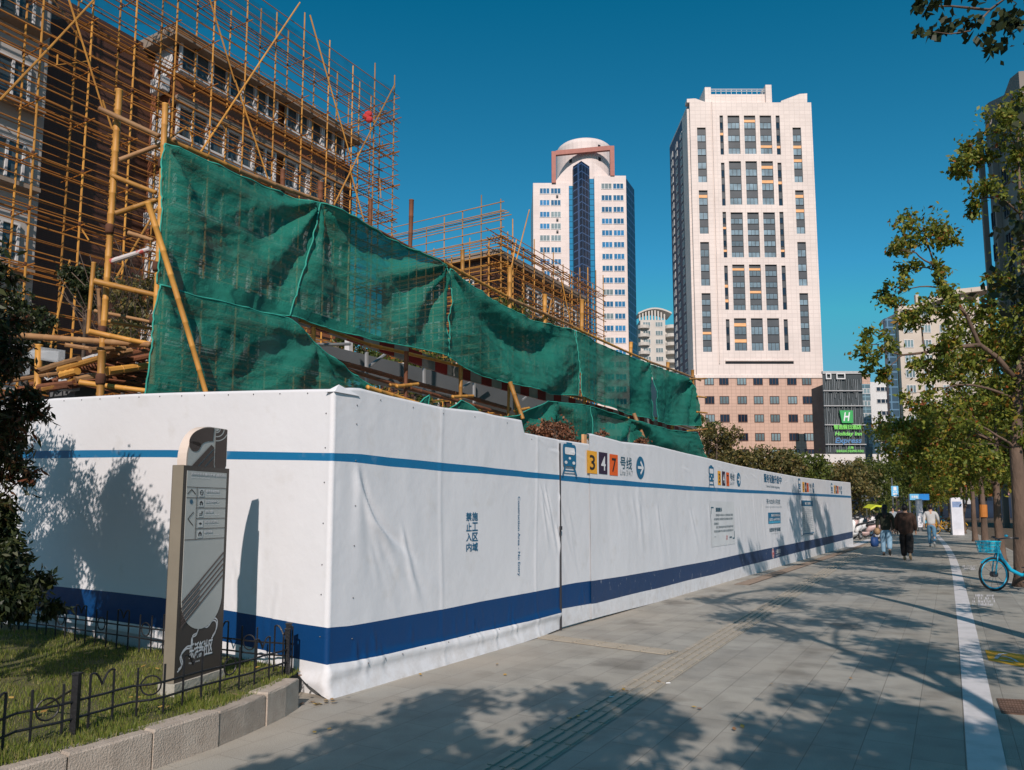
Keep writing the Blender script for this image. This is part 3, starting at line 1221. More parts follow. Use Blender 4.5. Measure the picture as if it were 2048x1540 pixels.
# metro logo on the navy band
mb = MB()
s0, s1, z0, z1 = pxbox(1541, 1548, 1096, 1117)
cx, cz = (s0 + s1) / 2, (z0 + z1) / 2
rr_ = (z1 - z0) / 2
fn = onw(0.006)
for k in range(24):
    p, p2 = ell(cx, cz, rr_, rr_, 24)[k], ell(cx, cz, rr_, rr_, 24)[(k + 1) % 24]
    mb.poly([fn(cx, cz), fn(*p), fn(*p2)], 2)
ring(mb, cx, cz, rr_ * .62, rr_ * .86, onw(0.009), 7)
stroke(mb, [(cx - rr_ * .42, cz - rr_ * .6), (cx - rr_ * .25, cz + rr_ * .25), (cx, cz - rr_ * .2), (cx + rr_ * .25, cz + rr_ * .25), (cx + rr_ * .42, cz - rr_ * .6)], rr_ * .2, onw(0.010), 7)
mb.build('red_logo', INK, h3)
txt(1549.5, 1560, 1098, 1107, '上海地铁', h3, 'logo_text', 2, .02)
txt(1550, 1560, 1109, 1112, 'Shanghai Metro', h3, 'logo_text', 2, 0)
# pale notice with corner brackets
nb_ = thing('reminder_notice', 'pale reminder notice with dark corner brackets and lines of text stuck on the long hoarding', 'notice', wp(wsz(1445, 1045)[0], 0.03, wsz(1445, 1045)[1]))
mb = MB()
a = pxbox(1420, 1468, 1003, 1091)
grid_fill(mb, *a, onw(0.006), 9, .08)
mb.build('sheet', INK, nb_)
mb = MB()
s0, s1, z0, z1 = a
fn = onw(0.011)
stroke(mb, [(s0 + .06, z0 + (z1 - z0) * .72), (s0 + .06, z1 - (z1 - z0) * .14), (s0 + .22, z1 - (z1 - z0) * .14)], .025, fn, 1)
stroke(mb, [(s1 - .06, z0 + (z1 - z0) * .30), (s1 - .06, z0 + (z1 - z0) * .14), (s1 - .22, z0 + (z1 - z0) * .14)], .025, fn, 1)
mb.build('bracket', INK, nb_)
mb = MB()
def inb(u0, u1, v0, v1, s, m, b=0.0):
    put_text(mb, s, s0 + (s1 - s0) * u0, s0 + (s1 - s0) * u1, z0 + (z1 - z0) * v0, z0 + (z1 - z0) * v1, fn, m, bold=b)
inb(.20, .44, .77, .86, '温馨提示', 1, .03)
for (u0, u1, v, s) in ((.20, .92, .67, '因地铁车站出入口改造施工需要'), (.12, .92, .58, '本围挡区域暂时封闭请绕行通行'), (.12, .30, .48, '感谢配合'), (.20, .92, .40, '施工期间给您出行带来的不便'), (.12, .92, .31, '敬请谅解并注意安全谢谢合作'), (.12, .18, .21, '。')):
    inb(u0, u1, v, v + (.05 if len(s) > 1 else .015), s, 8, .01)
inb(.72, .84, .15, .19, '上海地铁', 1, .02)
mb.build('lettering', INK, nb_)
mb = MB()
ring(mb, s0 + (s1 - s0) * .62, z0 + (z1 - z0) * .17, .03, .05, fn, 7, 16)
mb.build('small_logo', INK, nb_)
# construction board with blue header
ib_ = thing('site_information_board', 'white list board with blue header fixed to the hoarding near its far end', 'notice board', wp(wsz(1612, 1035)[0], 0.04, wsz(1612, 1035)[1]))
mb = MB()
a = pxbox(1600.5, 1623.5, 1001, 1068)
s0, s1, z0, z1 = a
mb.prism([wp(s0, .02, z0), wp(s1, .02, z0), wp(s1, .045, z0), wp(s0, .045, z0)], (0, 0, z1 - z0), 2)
mb.build('board', INK, ib_)
mb = MB()
pl = lambda s, z: wp(s, .052, z)
shape(mb, [(s0, z1 - (z1 - z0) * .17), (s1, z1 - (z1 - z0) * .17), (s1, z1), (s0, z1)], pl, 0)
shape(mb, [(s0 + .05, z0), (s1, z0), (s1, z0 + (z1 - z0) * .035), (s0 + .05, z0 + (z1 - z0) * .035)], pl, 0)
put_text(mb, '施工铭牌', s0 + (s1 - s0) * .28, s0 + (s1 - s0) * .76, z1 - (z1 - z0) * .125, z1 - (z1 - z0) * .05, lambda s, z: wp(s, .056, z), 2, bold=.03)
split_build(mb, 'header_print', INK, ib_)
mb = MB()
for k in range(14):
    zz = z0 + (z1 - z0) * (.07 + k * .055)
    stroke(mb, [(s0 + .04, zz), (s1 - .04, zz)], .008, pl, 8)
    if k < 13:
        put_text(mb, ('工程名称', '建设单位', '设计单位', '施工单位', '监理单位')[k % 5], s0 + (s1 - s0) * .07, s0 + (s1 - s0) * .26, zz + .02, zz + .05, pl, 8, bold=.01)
        put_text(mb, ('地铁车站改造工程', '轨道交通维护保障', '城市建设设计总院', '隧道工程有限公司', '建设监理有限公司')[k % 5], s0 + (s1 - s0) * .34, s0 + (s1 - s0) * (.7 + .05 * (k % 4)), zz + .02, zz + .05, pl, 8)
stroke(mb, [(s0 + (s1 - s0) * .30, z0 + .05), (s0 + (s1 - s0) * .30, z1 - (z1 - z0) * .2)], .006, pl, 8)
mb.build('table', INK, ib_)
# ------------------------------------------------------------------ distant buildings
class Face:
    def __init__(self, O, U, N=None):
        self.O = Vector(O); self.O.z = 0
        self.U = Vector(U).normalized()
        self.N = N or Vector((self.U.y, -self.U.x, 0))
        self.rz = math.atan2(self.U.y, self.U.x)

    def P(self, u, z, d=0.0):
        return self.O + self.U * u + Z * z + self.N * d

    def px(self, x, y, d=0.0):
        p = hit(x, y, self.O + self.N * d, self.N)
        return (p - self.O).dot(self.U), p.z

def fbox(mb, f, u0, u1, z0, z1, d0, d1, m=0):
    a = [f.P(u0, z0, d0), f.P(u1, z0, d0), f.P(u1, z0, d1), f.P(u0, z0, d1)]
    # keep the outline counter-clockwise seen from above
    mb.prism(a[::-1], (0, 0, z1 - z0), m)

_wc = {}
def win_mesh(w_, h_, nv, nh, glass, frame, fw=0.07, key=None, dpt=0.1):
    k = (round(w_, 2), round(h_, 2), nv, nh, glass.name, frame.name, fw)
    if k in _wc:
        return _wc[k]
    mb = MB()
    mb.poly([(-w_ / 2, -.02, 0), (w_ / 2, -.02, 0), (w_ / 2, -.02, h_), (-w_ / 2, -.02, h_)], 1)
    def b(x0, x1, z0, z1):
        mb.box((x0, -dpt, z0), (x1, 0, z1), 0)
    b(-w_ / 2, w_ / 2, 0, fw); b(-w_ / 2, w_ / 2, h_ - fw, h_)
    b(-w_ / 2, -w_ / 2 + fw, fw, h_ - fw); b(w_ / 2 - fw, w_ / 2, fw, h_ - fw)
    for i in range(1, nv):
        x = -w_ / 2 + w_ * i / nv
        b(x - fw / 2, x + fw / 2, fw, h_ - fw)
    for i in range(1, nh):
        z = h_ * (0.68 if nh == 2 else i / nh)
        b(-w_ / 2 + fw, w_ / 2 - fw, z - fw / 2, z + fw / 2)
    _wc[k] = mb.mesh('window', [frame, glass])
    return _wc[k]

class Wins:
    """windows of one thing: up to 96 as parts, the rest as one part"""
    def __init__(self, root, name='window', limit=96):
        self.root, self.name, self.limit = root, name, limit
        self.q = []

    def add(self, me, f, u, z, d=0.0):
        self.q.append((me, f.P(u, z, d), f.rz))

    def done(self):
        org = origin(self.root)
        self.q.sort(key=lambda t: (t[1] - CAMP).length)
        rest = {}
        for k, (me, p, rz) in enumerate(self.q):
            if k < self.limit:
                o = link(self.name, me, self.root)
                o.location = p - org
                o.rotation_euler = (0, 0, rz)
            else:
                rest.setdefault('x', []).append((me, p, rz))
        if rest:
            vs, fs, mi, mats = [], [], [], []
            for me, p, rz in rest['x']:
                T = Matrix.Translation(p - org) @ Matrix.Rotation(rz, 4, 'Z')
                i = len(vs)
                vs += [tuple(T @ v.co) for v in me.vertices]
                mm = []
                for mt in me.materials:
                    if mt not in mats:
                        mats.append(mt)
                    mm.append(mats.index(mt))
                for pl_ in me.polygons:
                    fs.append(tuple(i + a for a in pl_.vertices))
                    mi.append(mm[pl_.material_index])
            me = bpy.data.meshes.new(self.name)
            me.from_pydata(vs, [], fs)
            for mt in mats:
                me.materials.append(mt)
            me.polygons.foreach_set('material_index', mi)
            o = link(self.name, me, self.root)
            o['kind'] = 'stuff'

def tilemat(name, col, bw, bh, mort, rough=0.6, dark=0.75, spec=.5):
    m = bpy.data.materials.new(name)
    m.use_nodes = True
    n, l, b = nodes_of(m)
    tc = n.new('ShaderNodeTexCoord')
    sx = n.new('ShaderNodeSeparateXYZ')
    l.new(tc.outputs['Object'], sx.inputs[0])
    ad = n.new('ShaderNodeMath'); ad.operation = 'ADD'
    l.new(sx.outputs[0], ad.inputs[0]); l.new(sx.outputs[1], ad.inputs[1])
    cb = n.new('ShaderNodeCombineXYZ')
    l.new(ad.outputs[0], cb.inputs[0]); l.new(sx.outputs[2], cb.inputs[1])
    br = n.new('ShaderNodeTexBrick')
    br.offset = 0
    br.inputs['Scale'].default_value = 1
    br.inputs['Brick Width'].default_value = bw
    br.inputs['Row Height'].default_value = bh
    br.inputs['Mortar Size'].default_value = mort
    br.inputs['Color1'].default_value = (*col, 1)
    br.inputs['Color2'].default_value = (*[c * 0.93 for c in col], 1)
    br.inputs['Mortar'].default_value = (*[c * dark for c in col], 1)
    l.new(cb.outputs[0], br.inputs[0])
    nz = n.new('ShaderNodeTexNoise'); nz.inputs['Scale'].default_value = 0.12; nz.inputs['Detail'].default_value = 6
    l.new(tc.outputs['Object'], nz.inputs[0])
    mr = n.new('ShaderNodeMapRange'); mr.inputs[1].default_value = .3; mr.inputs[2].default_value = .7
    mr.inputs[3].default_value = .9; mr.inputs[4].default_value = 1.06
    l.new(nz.outputs[0], mr.inputs[0])
    mx = n.new('ShaderNodeMix'); mx.data_type = 'RGBA'; mx.blend_type = 'MULTIPLY'; mx.inputs[0].default_value = 1
    l.new(br.outputs[0], mx.inputs[6]); l.new(mr.outputs[0], mx.inputs[7])
    l.new(mx.outputs[2], b.inputs['Base Color'])
    b.inputs['Roughness'].default_value = rough
    b.inputs['Specular IOR Level'].default_value = spec
    return m

cream = tilemat('cream_cladding', (0.73, 0.63, 0.58), 1.2, 0.9, 0.05, dark=.8)
pinkst = tilemat('pink_stone', (0.56, 0.37, 0.285), 1.0, 0.75, 0.05, dark=.72)
tgrey = M('spandrel_grey', (0.065, 0.075, 0.085), 0.5, 0.15, 0.5)
torange = M('spandrel_orange', (0.78, 0.42, 0.19), 0.6, 0.1, 1)
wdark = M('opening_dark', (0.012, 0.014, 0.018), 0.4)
gl_grey = glassmat('tower_glass', (0.15, 0.21, 0.25), 0.25)
gl_blue = glassmat('blue_glass', (0.03, 0.17, 0.36), 0.12)
gl_dark = glassmat('dark_glass', (0.010, 0.018, 0.035), 0.1)
gl_pale = glassmat('pale_glass', (0.17, 0.24, 0.26), 0.2)
fr_dark = M('frame_dark', (0.05, 0.05, 0.055), 0.5)
fr_white = M('frame_white', (0.60, 0.60, 0.60), 0.5)
fr_brown = M('frame_brown', (0.09, 0.04, 0.03), 0.5)
navyw = M('navy_cladding', (0.035, 0.06, 0.11), 0.5, 0.1, 0.5)

# ---- tower with the orange spandrels
D2 = 170.0
f2 = Face((0, D2, 0), (1, 0, 0))
tw2 = thing('office_tower', 'tall cream tower with grey and orange window panels above a pink stone base', 'tower', dep(1525, 1018, D2).xy.to_3d())
def X2(px, py=760):
    return dep(px, py, D2).x
def Z2(py, px=1500):
    return dep(px, py, D2).z
xl, xr = X2(1392, 752), X2(1644.5)
zb = Z2(752)
zr = Z2(208)
T2D = 22.0
mb = MB()
mb.box((xl, D2, zb), (xr, D2 + T2D, zr), 0)
cen0, cen1 = dep(1436, 390, D2).x, dep(1569, 390, D2).x
mb.build('core', navyw, tw2)
# cream skin as piers and bands leaving recesses
mb = MB()
cols = [(1396, 1413.5, 's'), (1442, 1449, 'n'), (1458, 1482, 'w'), (1491, 1514, 'w'), (1522.6, 1546, 'w'), (1555, 1563, 'n'), (1588, 1605, 's')]
cx = [(dep(a, 387, D2).x, dep(b, 387, D2).x, k) for a, b, k in cols]
blocks = {'w': [(234, 310.5), (325, 411.5), (427, 516.6), (531, 622), (638, 702.5)],
          'n': [(234, 312), (328, 413.5), (426, 517), (533, 621), (640, 702)],
          's': [(258, 367), (383, 469.5), (486, 573), (588, 705)]}
zrng = {k: [(Z2(b, 1500), Z2(a, 1500)) for a, b in v] for k, v in blocks.items()}
xe = [xl] + [q for a, b, _ in cx for q in (a, b)] + [xr]
DP = 0.7
for i in range(0, len(xe), 2):      # piers
    fbox(mb, f2, xe[i], xe[i + 1], zb, zr, 0, DP)
for a, b, k in cx:                  # bands between blocks
    rr_ = sorted(zrng[k])
    z0 = zb
    for lo, hi in rr_:
        fbox(mb, f2, a, b, z0, lo, 0, DP - 0.004)
        z0 = hi
    fbox(mb, f2, a, b, z0, zr, 0, DP - 0.004)
# cap walls with sloped shoulders
mb.box((xl, D2 + .3, zr), (xr, D2 + T2D - .3, zr + .5), 0)
def prof(pts, d0, d1):
    p = [dep(x, y, D2) for x, y in pts]
    mb.prism([Vector((q.x, D2 - d1, q.z)) for q in p], (0, d1 - d0, 0))
prof([(1372.5, 207.9), (1409, 207.9), (1409, 207), (1389, 200), (1372.5, 201)], -1.2, DP)
prof([(1560, 207.9), (1612, 207.9), (1612, 190), (1597, 191), (1560, 205)], -1.2, DP)
mb.build('cream_facade', cream, tw2)
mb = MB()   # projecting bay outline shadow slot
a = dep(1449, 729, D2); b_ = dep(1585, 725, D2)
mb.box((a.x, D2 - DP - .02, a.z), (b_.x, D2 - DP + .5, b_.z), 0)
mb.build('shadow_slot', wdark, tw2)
mb = MB()
a0, a1 = dep(1430, 500, D2).x, dep(1431.2, 500, D2).x
fbox(mb, f2, a0, a1, Z2(728), Z2(208), DP, DP + .35)
fbox(mb, f2, dep(1449, 725, D2).x, dep(1585, 725, D2).x, Z2(724), Z2(722), DP, DP + .4)
mb.build('trim', cream, tw2)
# crown
mb = MB()
c0, c1 = dep(1411, 190, D2).x, dep(1545, 190, D2).x
zc = Z2(172)
mb.box((c0, D2 + .5, zr), (c0 + 1.4, D2 + 8, zc), 0)
mb.box((c1 - 1.4, D2 + .5, zr), (c1, D2 + 8, zc + .6), 0)
mb.box((c0 + 1.4, D2 + 1.2, zr), (c1 - 1.4, D2 + 8, Z2(183)), 0)
mb.build('crown_block', cream, tw2)
mb = MB()
k = 0
while c0 + 1.5 + k * 1.2 < c1 - 1.5:
    x = c0 + 1.5 + k * 1.2
    mb.box((x, D2 + 1.2, Z2(183)), (x + .1, D2 + 1.3, zc - .1), 0)
    k += 1
for z in (zc - .2, (zc + Z2(183)) / 2):
    mb.box((c0 + 1.4, D2 + 1.1, z), (c1 - 1.4, D2 + 1.19, z + .12), 0)
mb.build('roof_railing', fr_white, tw2)
# windows of the front
ws = Wins(tw2)
spg, spo = MB(), MB()
random.seed(5)
gap = 0.35
for a, b, k in cx:
    for lo, hi in zrng[k]:
        nfl = max(2, round((hi - lo) / 2.95))
        h = (hi - lo) / nfl
        wd = b - a
        for j in range(nfl):
            z = lo + j * h
            if k == 'n':
                me = win_mesh(wd, h * .52, 1, 1, gl_dark, fr_dark, .08)
                ws.add(me, f2, (a + b) / 2, z + .02, gap)
            else:
                me = win_mesh(wd, h * .50, 3 if k == 'w' else 2, 1, gl_grey, fr_dark, .07)
                ws.add(me, f2, (a + b) / 2, z + .02, gap)
            tgt = spo if random.random() < (.17 if k != 'n' else .2) else spg
            if tgt is spo:
                fbox(spo, f2, a, b, z + h * .52, z + h * .72, 0, gap - .02)
                fbox(spg, f2, a, b, z + h * .725, z + h * .995, 0, gap - .03)
            else:
                fbox(spg, f2, a, b, z + h * .52, z + h * .995, 0, gap - .03)
split_build(spg, 'spandrel', tgrey, tw2)
split_build(spo, 'orange_spandrel', torange, tw2)
# left side face: cream edge then navy cladding with small white windows
fl = Face((xl, D2 + T2D, 0), (0, -1, 0))
mb = MB()
fbox(mb, fl, T2D - 5.2, T2D, zb, zr - 1.2, 0.01, 0.5)
mb.build('corner_strip', cream, tw2)
for r_ in range(27):
    z = zb + 1 + r_ * (zr - zb - 3) / 27
    for c_ in range(3):
        ws.add(win_mesh(2.0, 1.5, 2, 1, gl_pale, fr_white, .22), fl, 3.0 + c_ * 5.2, z, .03)
# base
bx0, bx1 = xl - .3, X2(1645.5, 830)
mb = MB()
fb = Face((0, D2 - .8, 0), (1, 0, 0))
mb.box((bx0, D2 - .8, -.03), (bx1, D2 + T2D + 4, zb - .004), 0)
mb.build('stone_base', pinkst, tw2)
mb = MB()
mb.box((bx0 - .15, D2 - 1.0, zb - .6), (bx1 + .15, D2 + T2D + 4.1, zb + .1), 0)
mb.build('cornice', cream, tw2)
bc = [(1410, 1430), (1440, 1459), (1475.5, 1495), (1508, 1528), (1540, 1560), (1576, 1596), (1606, 1626)]
br_ = [(757, 770), (791.5, 808), (829, 844.5), (865.6, 882), (903, 914), (936, 948), (968, 980)]
for x0, x1 in bc:
    for y0, y1 in br_:
        p0, p1 = hit(x0, y1, fb.O, fb.N), hit(x1, y0, fb.O, fb.N)
        p0x = hit(x0, 830, fb.O, fb.N).x; p1x = hit(x1, 830, fb.O, fb.N).x
        ws.add(win_mesh(2.1, 1.75, 3, 1, gl_pale if random.random() < .7 else gl_dark, fr_brown, .12), fb, (p0x + p1x) / 2, p0.z, .02)
ws.done()

# ---- twin-faced tower with the round top
D1 = 210.0
tw1 = thing('round_top_tower', 'white tower with blue glass prow, drum top and reddish roof frame', 'tower', Vector((dep(1170, 1018, D1).x, D1, 0)))
whitec = tilemat('white_cladding', (0.72, 0.62, 0.585), 1.5, 1.05, 0.04, dark=.85)
blueg = tilemat('curtain_glass', (0.012, 0.024, 0.05), 2.2, 2.2, 0.16, rough=.35, dark=5, spec=.2)
brightg = tilemat('bright_glass', (0.02, 0.22, 0.42), 3.0, 1.6, 0.1, rough=.15, dark=.3)
def X1(px, py=500):
    return dep(px, py, D1).x
def Z1(py, px=1160):
    return dep(px, py, D1).z
a0, a1, a2, a3, a4 = X1(1066.5), X1(1138.5), X1(1147), X1(1180), X1(1190)
a5, a6 = X1(1254), X1(1280)
zt1, zt2 = Z1(366, 1100), Z1(352, 1220)
mb = MB()
mb.box((a0, D1, 0), (a1, D1 + 24, zt1), 0)
mb.box((a4, D1 - .2, 0), (a5, D1 + 22, zt2), 0)
mb.box((a1, D1 + 3, 0), (a4, D1 + 24, zt2 + 1), 0)
mb.build('white_wing', whitec, tw1)
mb = MB()
mb.prism([Vector((a5 + .01, D1, 0)), Vector((a5 + .01, D1 + 22, 0)), Vector((a6 + 1.4, D1 + 22, 0)), Vector((a6, D1 + 8, 0))], (0, 0, Z1(356, 1270)))
mb.build('glass_side', blueg, tw1)
mb = MB()
zp = Z1(336)
xm = X1(1161.5)
pr = [Vector((a2, D1 + 2, 0)), Vector((a3, D1 + 2, 0)), Vector((a3, D1 - 1.0, 0)), Vector((xm, D1 - 4.5, 0)), Vector((a2, D1 - 1.0, 0))][::-1]
mb.prism(pr, (0, 0, zp))
apex = Vector((xm, D1 + 1, Z1(325)))
top = [p + Z * (zp + .01) for p in pr]
for i in range(5):
    mb.poly([top[i], top[(i + 1) % 5], apex])
mb.build('glass_prow', blueg, tw1)
mb = MB()
mb.box((a1 + .01, D1 - .4, 0), (a2 - .01, D1 + 2, zt1 - 1), 0)
mb.box((a3 + .01, D1 - .4, 0), (a4 - .01, D1 + 2, zt2 - 1), 0)
mb.build('bright_glass_strip', brightg, tw1)
mb = MB()
rd = (X1(1225, 320) - X1(1112, 320)) / 2 * 1.04
dyc = D1 + rd + 1.2
cxm = dep(1168.5, 320, dyc).x
zz0, zz1 = zt1 - 2, dep(1168, 283, D1 + 1.2).z
mb.tube([(cxm, dyc, zz0), (cxm, dyc, zz1)], rd, 40)
N_ = 7
for k in range(N_):
    t0_, t1_ = k / N_, (k + 1) / N_
    hh = 2.6
    f_ = lambda t: (rd * math.cos(t * math.pi / 2) ** .5 if t < 1 else .3)
    mb.tube([(cxm, dyc, zz1 + .003 + hh * math.sin(t0_ * math.pi / 2)), (cxm, dyc, zz1 + .003 + hh * math.sin(t1_ * math.pi / 2))], [f_(t0_), f_(t1_)], 40, cap=False)
mb.build('drum', whitec, tw1, smooth=False)
mb = MB()
# curved gable in front of the drum
g0, g1, gz = X1(1100, 350), X1(1238, 350), zt1
gp = [Vector((g0, D1 + 1.5, gz - 2)), Vector((g1, D1 + 1.5, gz - 2))] 
arc = []
for k in range(13):
    t = k / 12
    arc.append(Vector((g1 + (g0 - g1) * t, D1 + 1.5, gz - 2 + (Z1(316) - gz + 2) * max(0.15, math.sin(math.pi * t)) ** .8)))
mb.prism((gp + arc), (0, 6, 0))
mb.build('curved_gable', whitec, tw1)
mb = MB()
red = M('red_frame', (0.36, 0.13, 0.10), 0.6, 0.1, 1)
fy = D1 - .5
b0, b1 = X1(1103, 310), X1(1224, 310)
mb.box((b0, fy, zt1 - .1), (b0 + 1.2, fy + 1.2, Z1(304, 1103)), 0)
mb.box((b1 - .6, fy, zt2 - .1), (b1 + .6, fy + 1.2, Z1(293, 1224)), 0)
zA, zB = Z1(311, 1110), Z1(301, 1216)
mb.prism([Vector((b0 + 1.2, fy + .1, zA)), Vector((b1 - .6, fy + .1, zB)), Vector((b1 - .6, fy + .1, zB + 1.3)), Vector((b0 + 1.2, fy + .1, zA + 1.3))], (0, 1, 0))
mb.build('red_frame', red, tw1)
mb = MB()
for x in (1134, 1197):
    q = dep(x, 275, D1)
    mb.tube([(q.x, dyc, q.z - 2), (q.x, dyc, q.z + 1.6)], .12, 6)
mb.build('antenna', fr_dark, tw1)
mb = MB()
for x, y, r in ((1127, 296, 0), (1199, 291, 0), (1142, 318, 0), (1200, 316, 0)):
    q = hit(x, y, Vector((0, dyc - rd, 0)), Vector((0, 1, 0)))
    an_ = math.asin(max(-.95, min(.95, (q.x - cxm) / rd)))
    pc_ = Vector((cxm + rd * math.sin(an_), dyc - rd * math.cos(an_), q.z))
    T_ = Matrix.Translation(pc_) @ Matrix.Rotation(an_, 4, 'Z')
    mb.box((-.4, -.06, -.5), (.4, .3, .6), 0, T_)
mb.build('drum_opening', wdark, tw1)
ws = Wins(tw1)
f1 = Face((0, D1, 0), (1, 0, 0)); f1b = Face((0, D1 - .2, 0), (1, 0, 0))
random.seed(11)
for r_ in range(34):
    zL = Z1(382, 1100) - r_ * (Z1(382, 1100) - Z1(405.4, 1100)) - .9
    zR = Z1(373, 1225) - r_ * (Z1(373, 1225) - Z1(396.2, 1225)) - .9
    for f_, xa, xb, z in ((f1, X1(1079.5), X1(1122.5), zL), (f1b, X1(1203.5), X1(1249), zR)):
        if z < 3:
            continue
        wd = (xb - xa) * .48
        gm = gl_blue if random.random() < .75 else gl_pale
        ws.add(win_mesh(wd, 1.75, 3, 1, gm, fr_white, .14), f_, xa + wd / 2, z, .02)
        gm = gl_blue if random.random() < .75 else gl_pale
        ws.add(win_mesh(wd, 1.75, 3, 1, gm, fr_white, .14), f_, xb - wd / 2, z, .02)
ws.done()
mb = MB()
for r_ in range(30):
    z = Z1(392, 1117) - r_ * (Z1(382, 1100) - Z1(405.4, 1100))
    if z > 3 and random.random() < .8:
        mb.box((X1(1115) - .3, D1 - .5, z - .35), (X1(1115) + .3, D1 - .01, z + .1), 0)
mb.build('air_conditioner', fr_dark, tw1)

# ---- generic block of flats
def block(name, label, x0p, x1p, ytop, D, dpt, wallm, glassm, flh, ww, wh, stepx, base_y=1018, framem=None, side=None, limit=96, cat='apartment block', ref=None, yaw=0.0):
    ref = ref or (ytop + 900) / 2
    xa, xb = dep(x0p, ref, D).x, dep(x1p, ref, D).x
    zt_ = dep((x0p + x1p) / 2, ytop, D).z
    r = thing(name, label, cat, Vector(((xa + xb) / 2, D, 0)))
    mb = MB()
    mb.box((xa, D, 0), (xb, D + dpt, zt_), 0)
    mb.build('wall', wallm, r)
    f = Face((0, D, 0), (1, 0, 0))
    ws = Wins(r, limit=limit)
    nx = max(1, int((xb - xa) / stepx))
    z = zt_ - flh
    while z > 2:
        for i in range(nx):
            u = xa + (i + .5) * (xb - xa) / nx
            ws.add(win_mesh(ww, wh, 3, 1, glassm, framem or fr_white, .12), f, u, z + .6, .02)
        z -= flh
    if side:
        fs_ = Face((xa, D + dpt, 0), (0, -1, 0)) if side < 0 else Face((xb, D, 0), (0, 1, 0))
        ny = max(1, int(dpt / stepx))
        z = zt_ - flh
        while z > 2:
            for i in range(ny):
                ws.add(win_mesh(ww, wh, 2, 1, glassm, framem or fr_white, .12), fs_, (i + .5) * dpt / ny, z + .6, .02)
            z -= flh
    ws.done()
    return r, xa, xb, zt_

offw = M('offwhite_render', (0.55, 0.52, 0.48), 0.8, 0.1, 0.2)
beige = M('beige_render', (0.52, 0.45, 0.38), 0.8, 0.1, 0.2)
apt, xa, xb, zt_ = block('apartment_block', 'grey white apartment block with curved roof crown between the two towers', 1283, 1333, 640, 260.0, 30, offw, gl_pale, 3.0, 2.6, 1.7, 4.2)
mb = MB()
bal = MB()
z = zt_ - 3.0
while z > 3:      # rounded balconies on the left and right of the front
    for xx in (xa + 1.2, xb + 2.0):
        bal.tube([(xx, 260.5, z), (xx, 260.5, z + 1.1)], 2.0, 12)
    z -= 3.0
split_build(bal, 'balcony', offw, apt)
mb.box((xb, 261, 0), (dep(1357, 760, 260).x, 288, zt_ - 1.5), 0)
mb.build('wing', offw, apt)
mb = MB()
for k in range(9):
    t = k / 8
    x = xa + (xb - xa) * t
    h = 1.2 + 2.6 * math.sin(math.pi * (0.15 + .7 * t))
    mb.box((x - .25, 261, zt_), (x + .25, 261.6, zt_ + h), 0)
pts = [Vector((xa - .5 + (xb - xa + 3) * k / 12, 260.6, zt_ + 1.2 + 2.8 * math.sin(math.pi * (0.12 + .75 * k / 12)))) for k in range(13)]
mb.prism(pts + [p + Z * .55 for p in reversed(pts)], (0, 9, 0))
mb.build('roof_crown', offw, apt)

aptR, xa, xb, zt_ = block('curved_apartment_tower', 'beige apartment tower with flat roof slab behind the street trees', 1803, 1985, 612, 150.0, 1.5, beige, gl_pale, 3.0, 1.9, 1.6, 3.0, framem=fr_white)
mb = MB()
p = [dep(1800, 622, 150), dep(1900, 584, 150), dep(1985, 575, 150), dep(1985, 583, 150), dep(1900, 593, 150), dep(1800, 631, 150)]
mb.prism([Vector((q.x, 148, q.z)) for q in p], (0, 10, 0))
for px in (1830, 1860, 1890, 1920, 1950, 1975):
    q = dep(px, 612, 150)
    mb.box((q.x - .3, 149, q.z - 1), (q.x + .3, 149.6, dep(px, 592, 150).z), 0)
mb.build('roof_slab', beige, aptR)
mb = MB()
q0, q1 = dep(1784, 800, 150).x, dep(1802.5, 800, 150).x
mb.box((q0, 151, 0), (q1, 152, dep(1790, 634, 150).z), 0)
mb.build('glass_corner', tilemat('apartment_glass', (0.05, 0.09, 0.13), 1.6, 1.5, .12, rough=.2, dark=2.5), aptR)

# white flats beyond the hotel
apw, xa, xb, zt_ = block('white_flats', 'white apartment block with dark recessed balconies right of the hotel', 1743, 1792, 764, 190.0, 2, fr_white, gl_dark, 3.0, 3.2, 1.2, 5.0, ref=830)
apg, xa, xb, zt_ = block('glass_flats', 'narrow blue grey glass building squeezed beside the hotel', 1722, 1742.5, 768, 185.0, 2, tilemat('teal_glass', (0.10, 0.16, 0.19), 1.5, 1.5, .1, rough=.2, dark=2), gl_pale, 3.0, 2.4, 1.3, 4.0, ref=830)
mb = MB()
q0, q1 = dep(1725, 760, 185).x, dep(1741, 760, 185).x
mb.box((q0, 185.2, zt_), (q1, 186.8, dep(1730, 748, 185).z), 0)
mb.build('brick_penthouse', pinkst, apg)

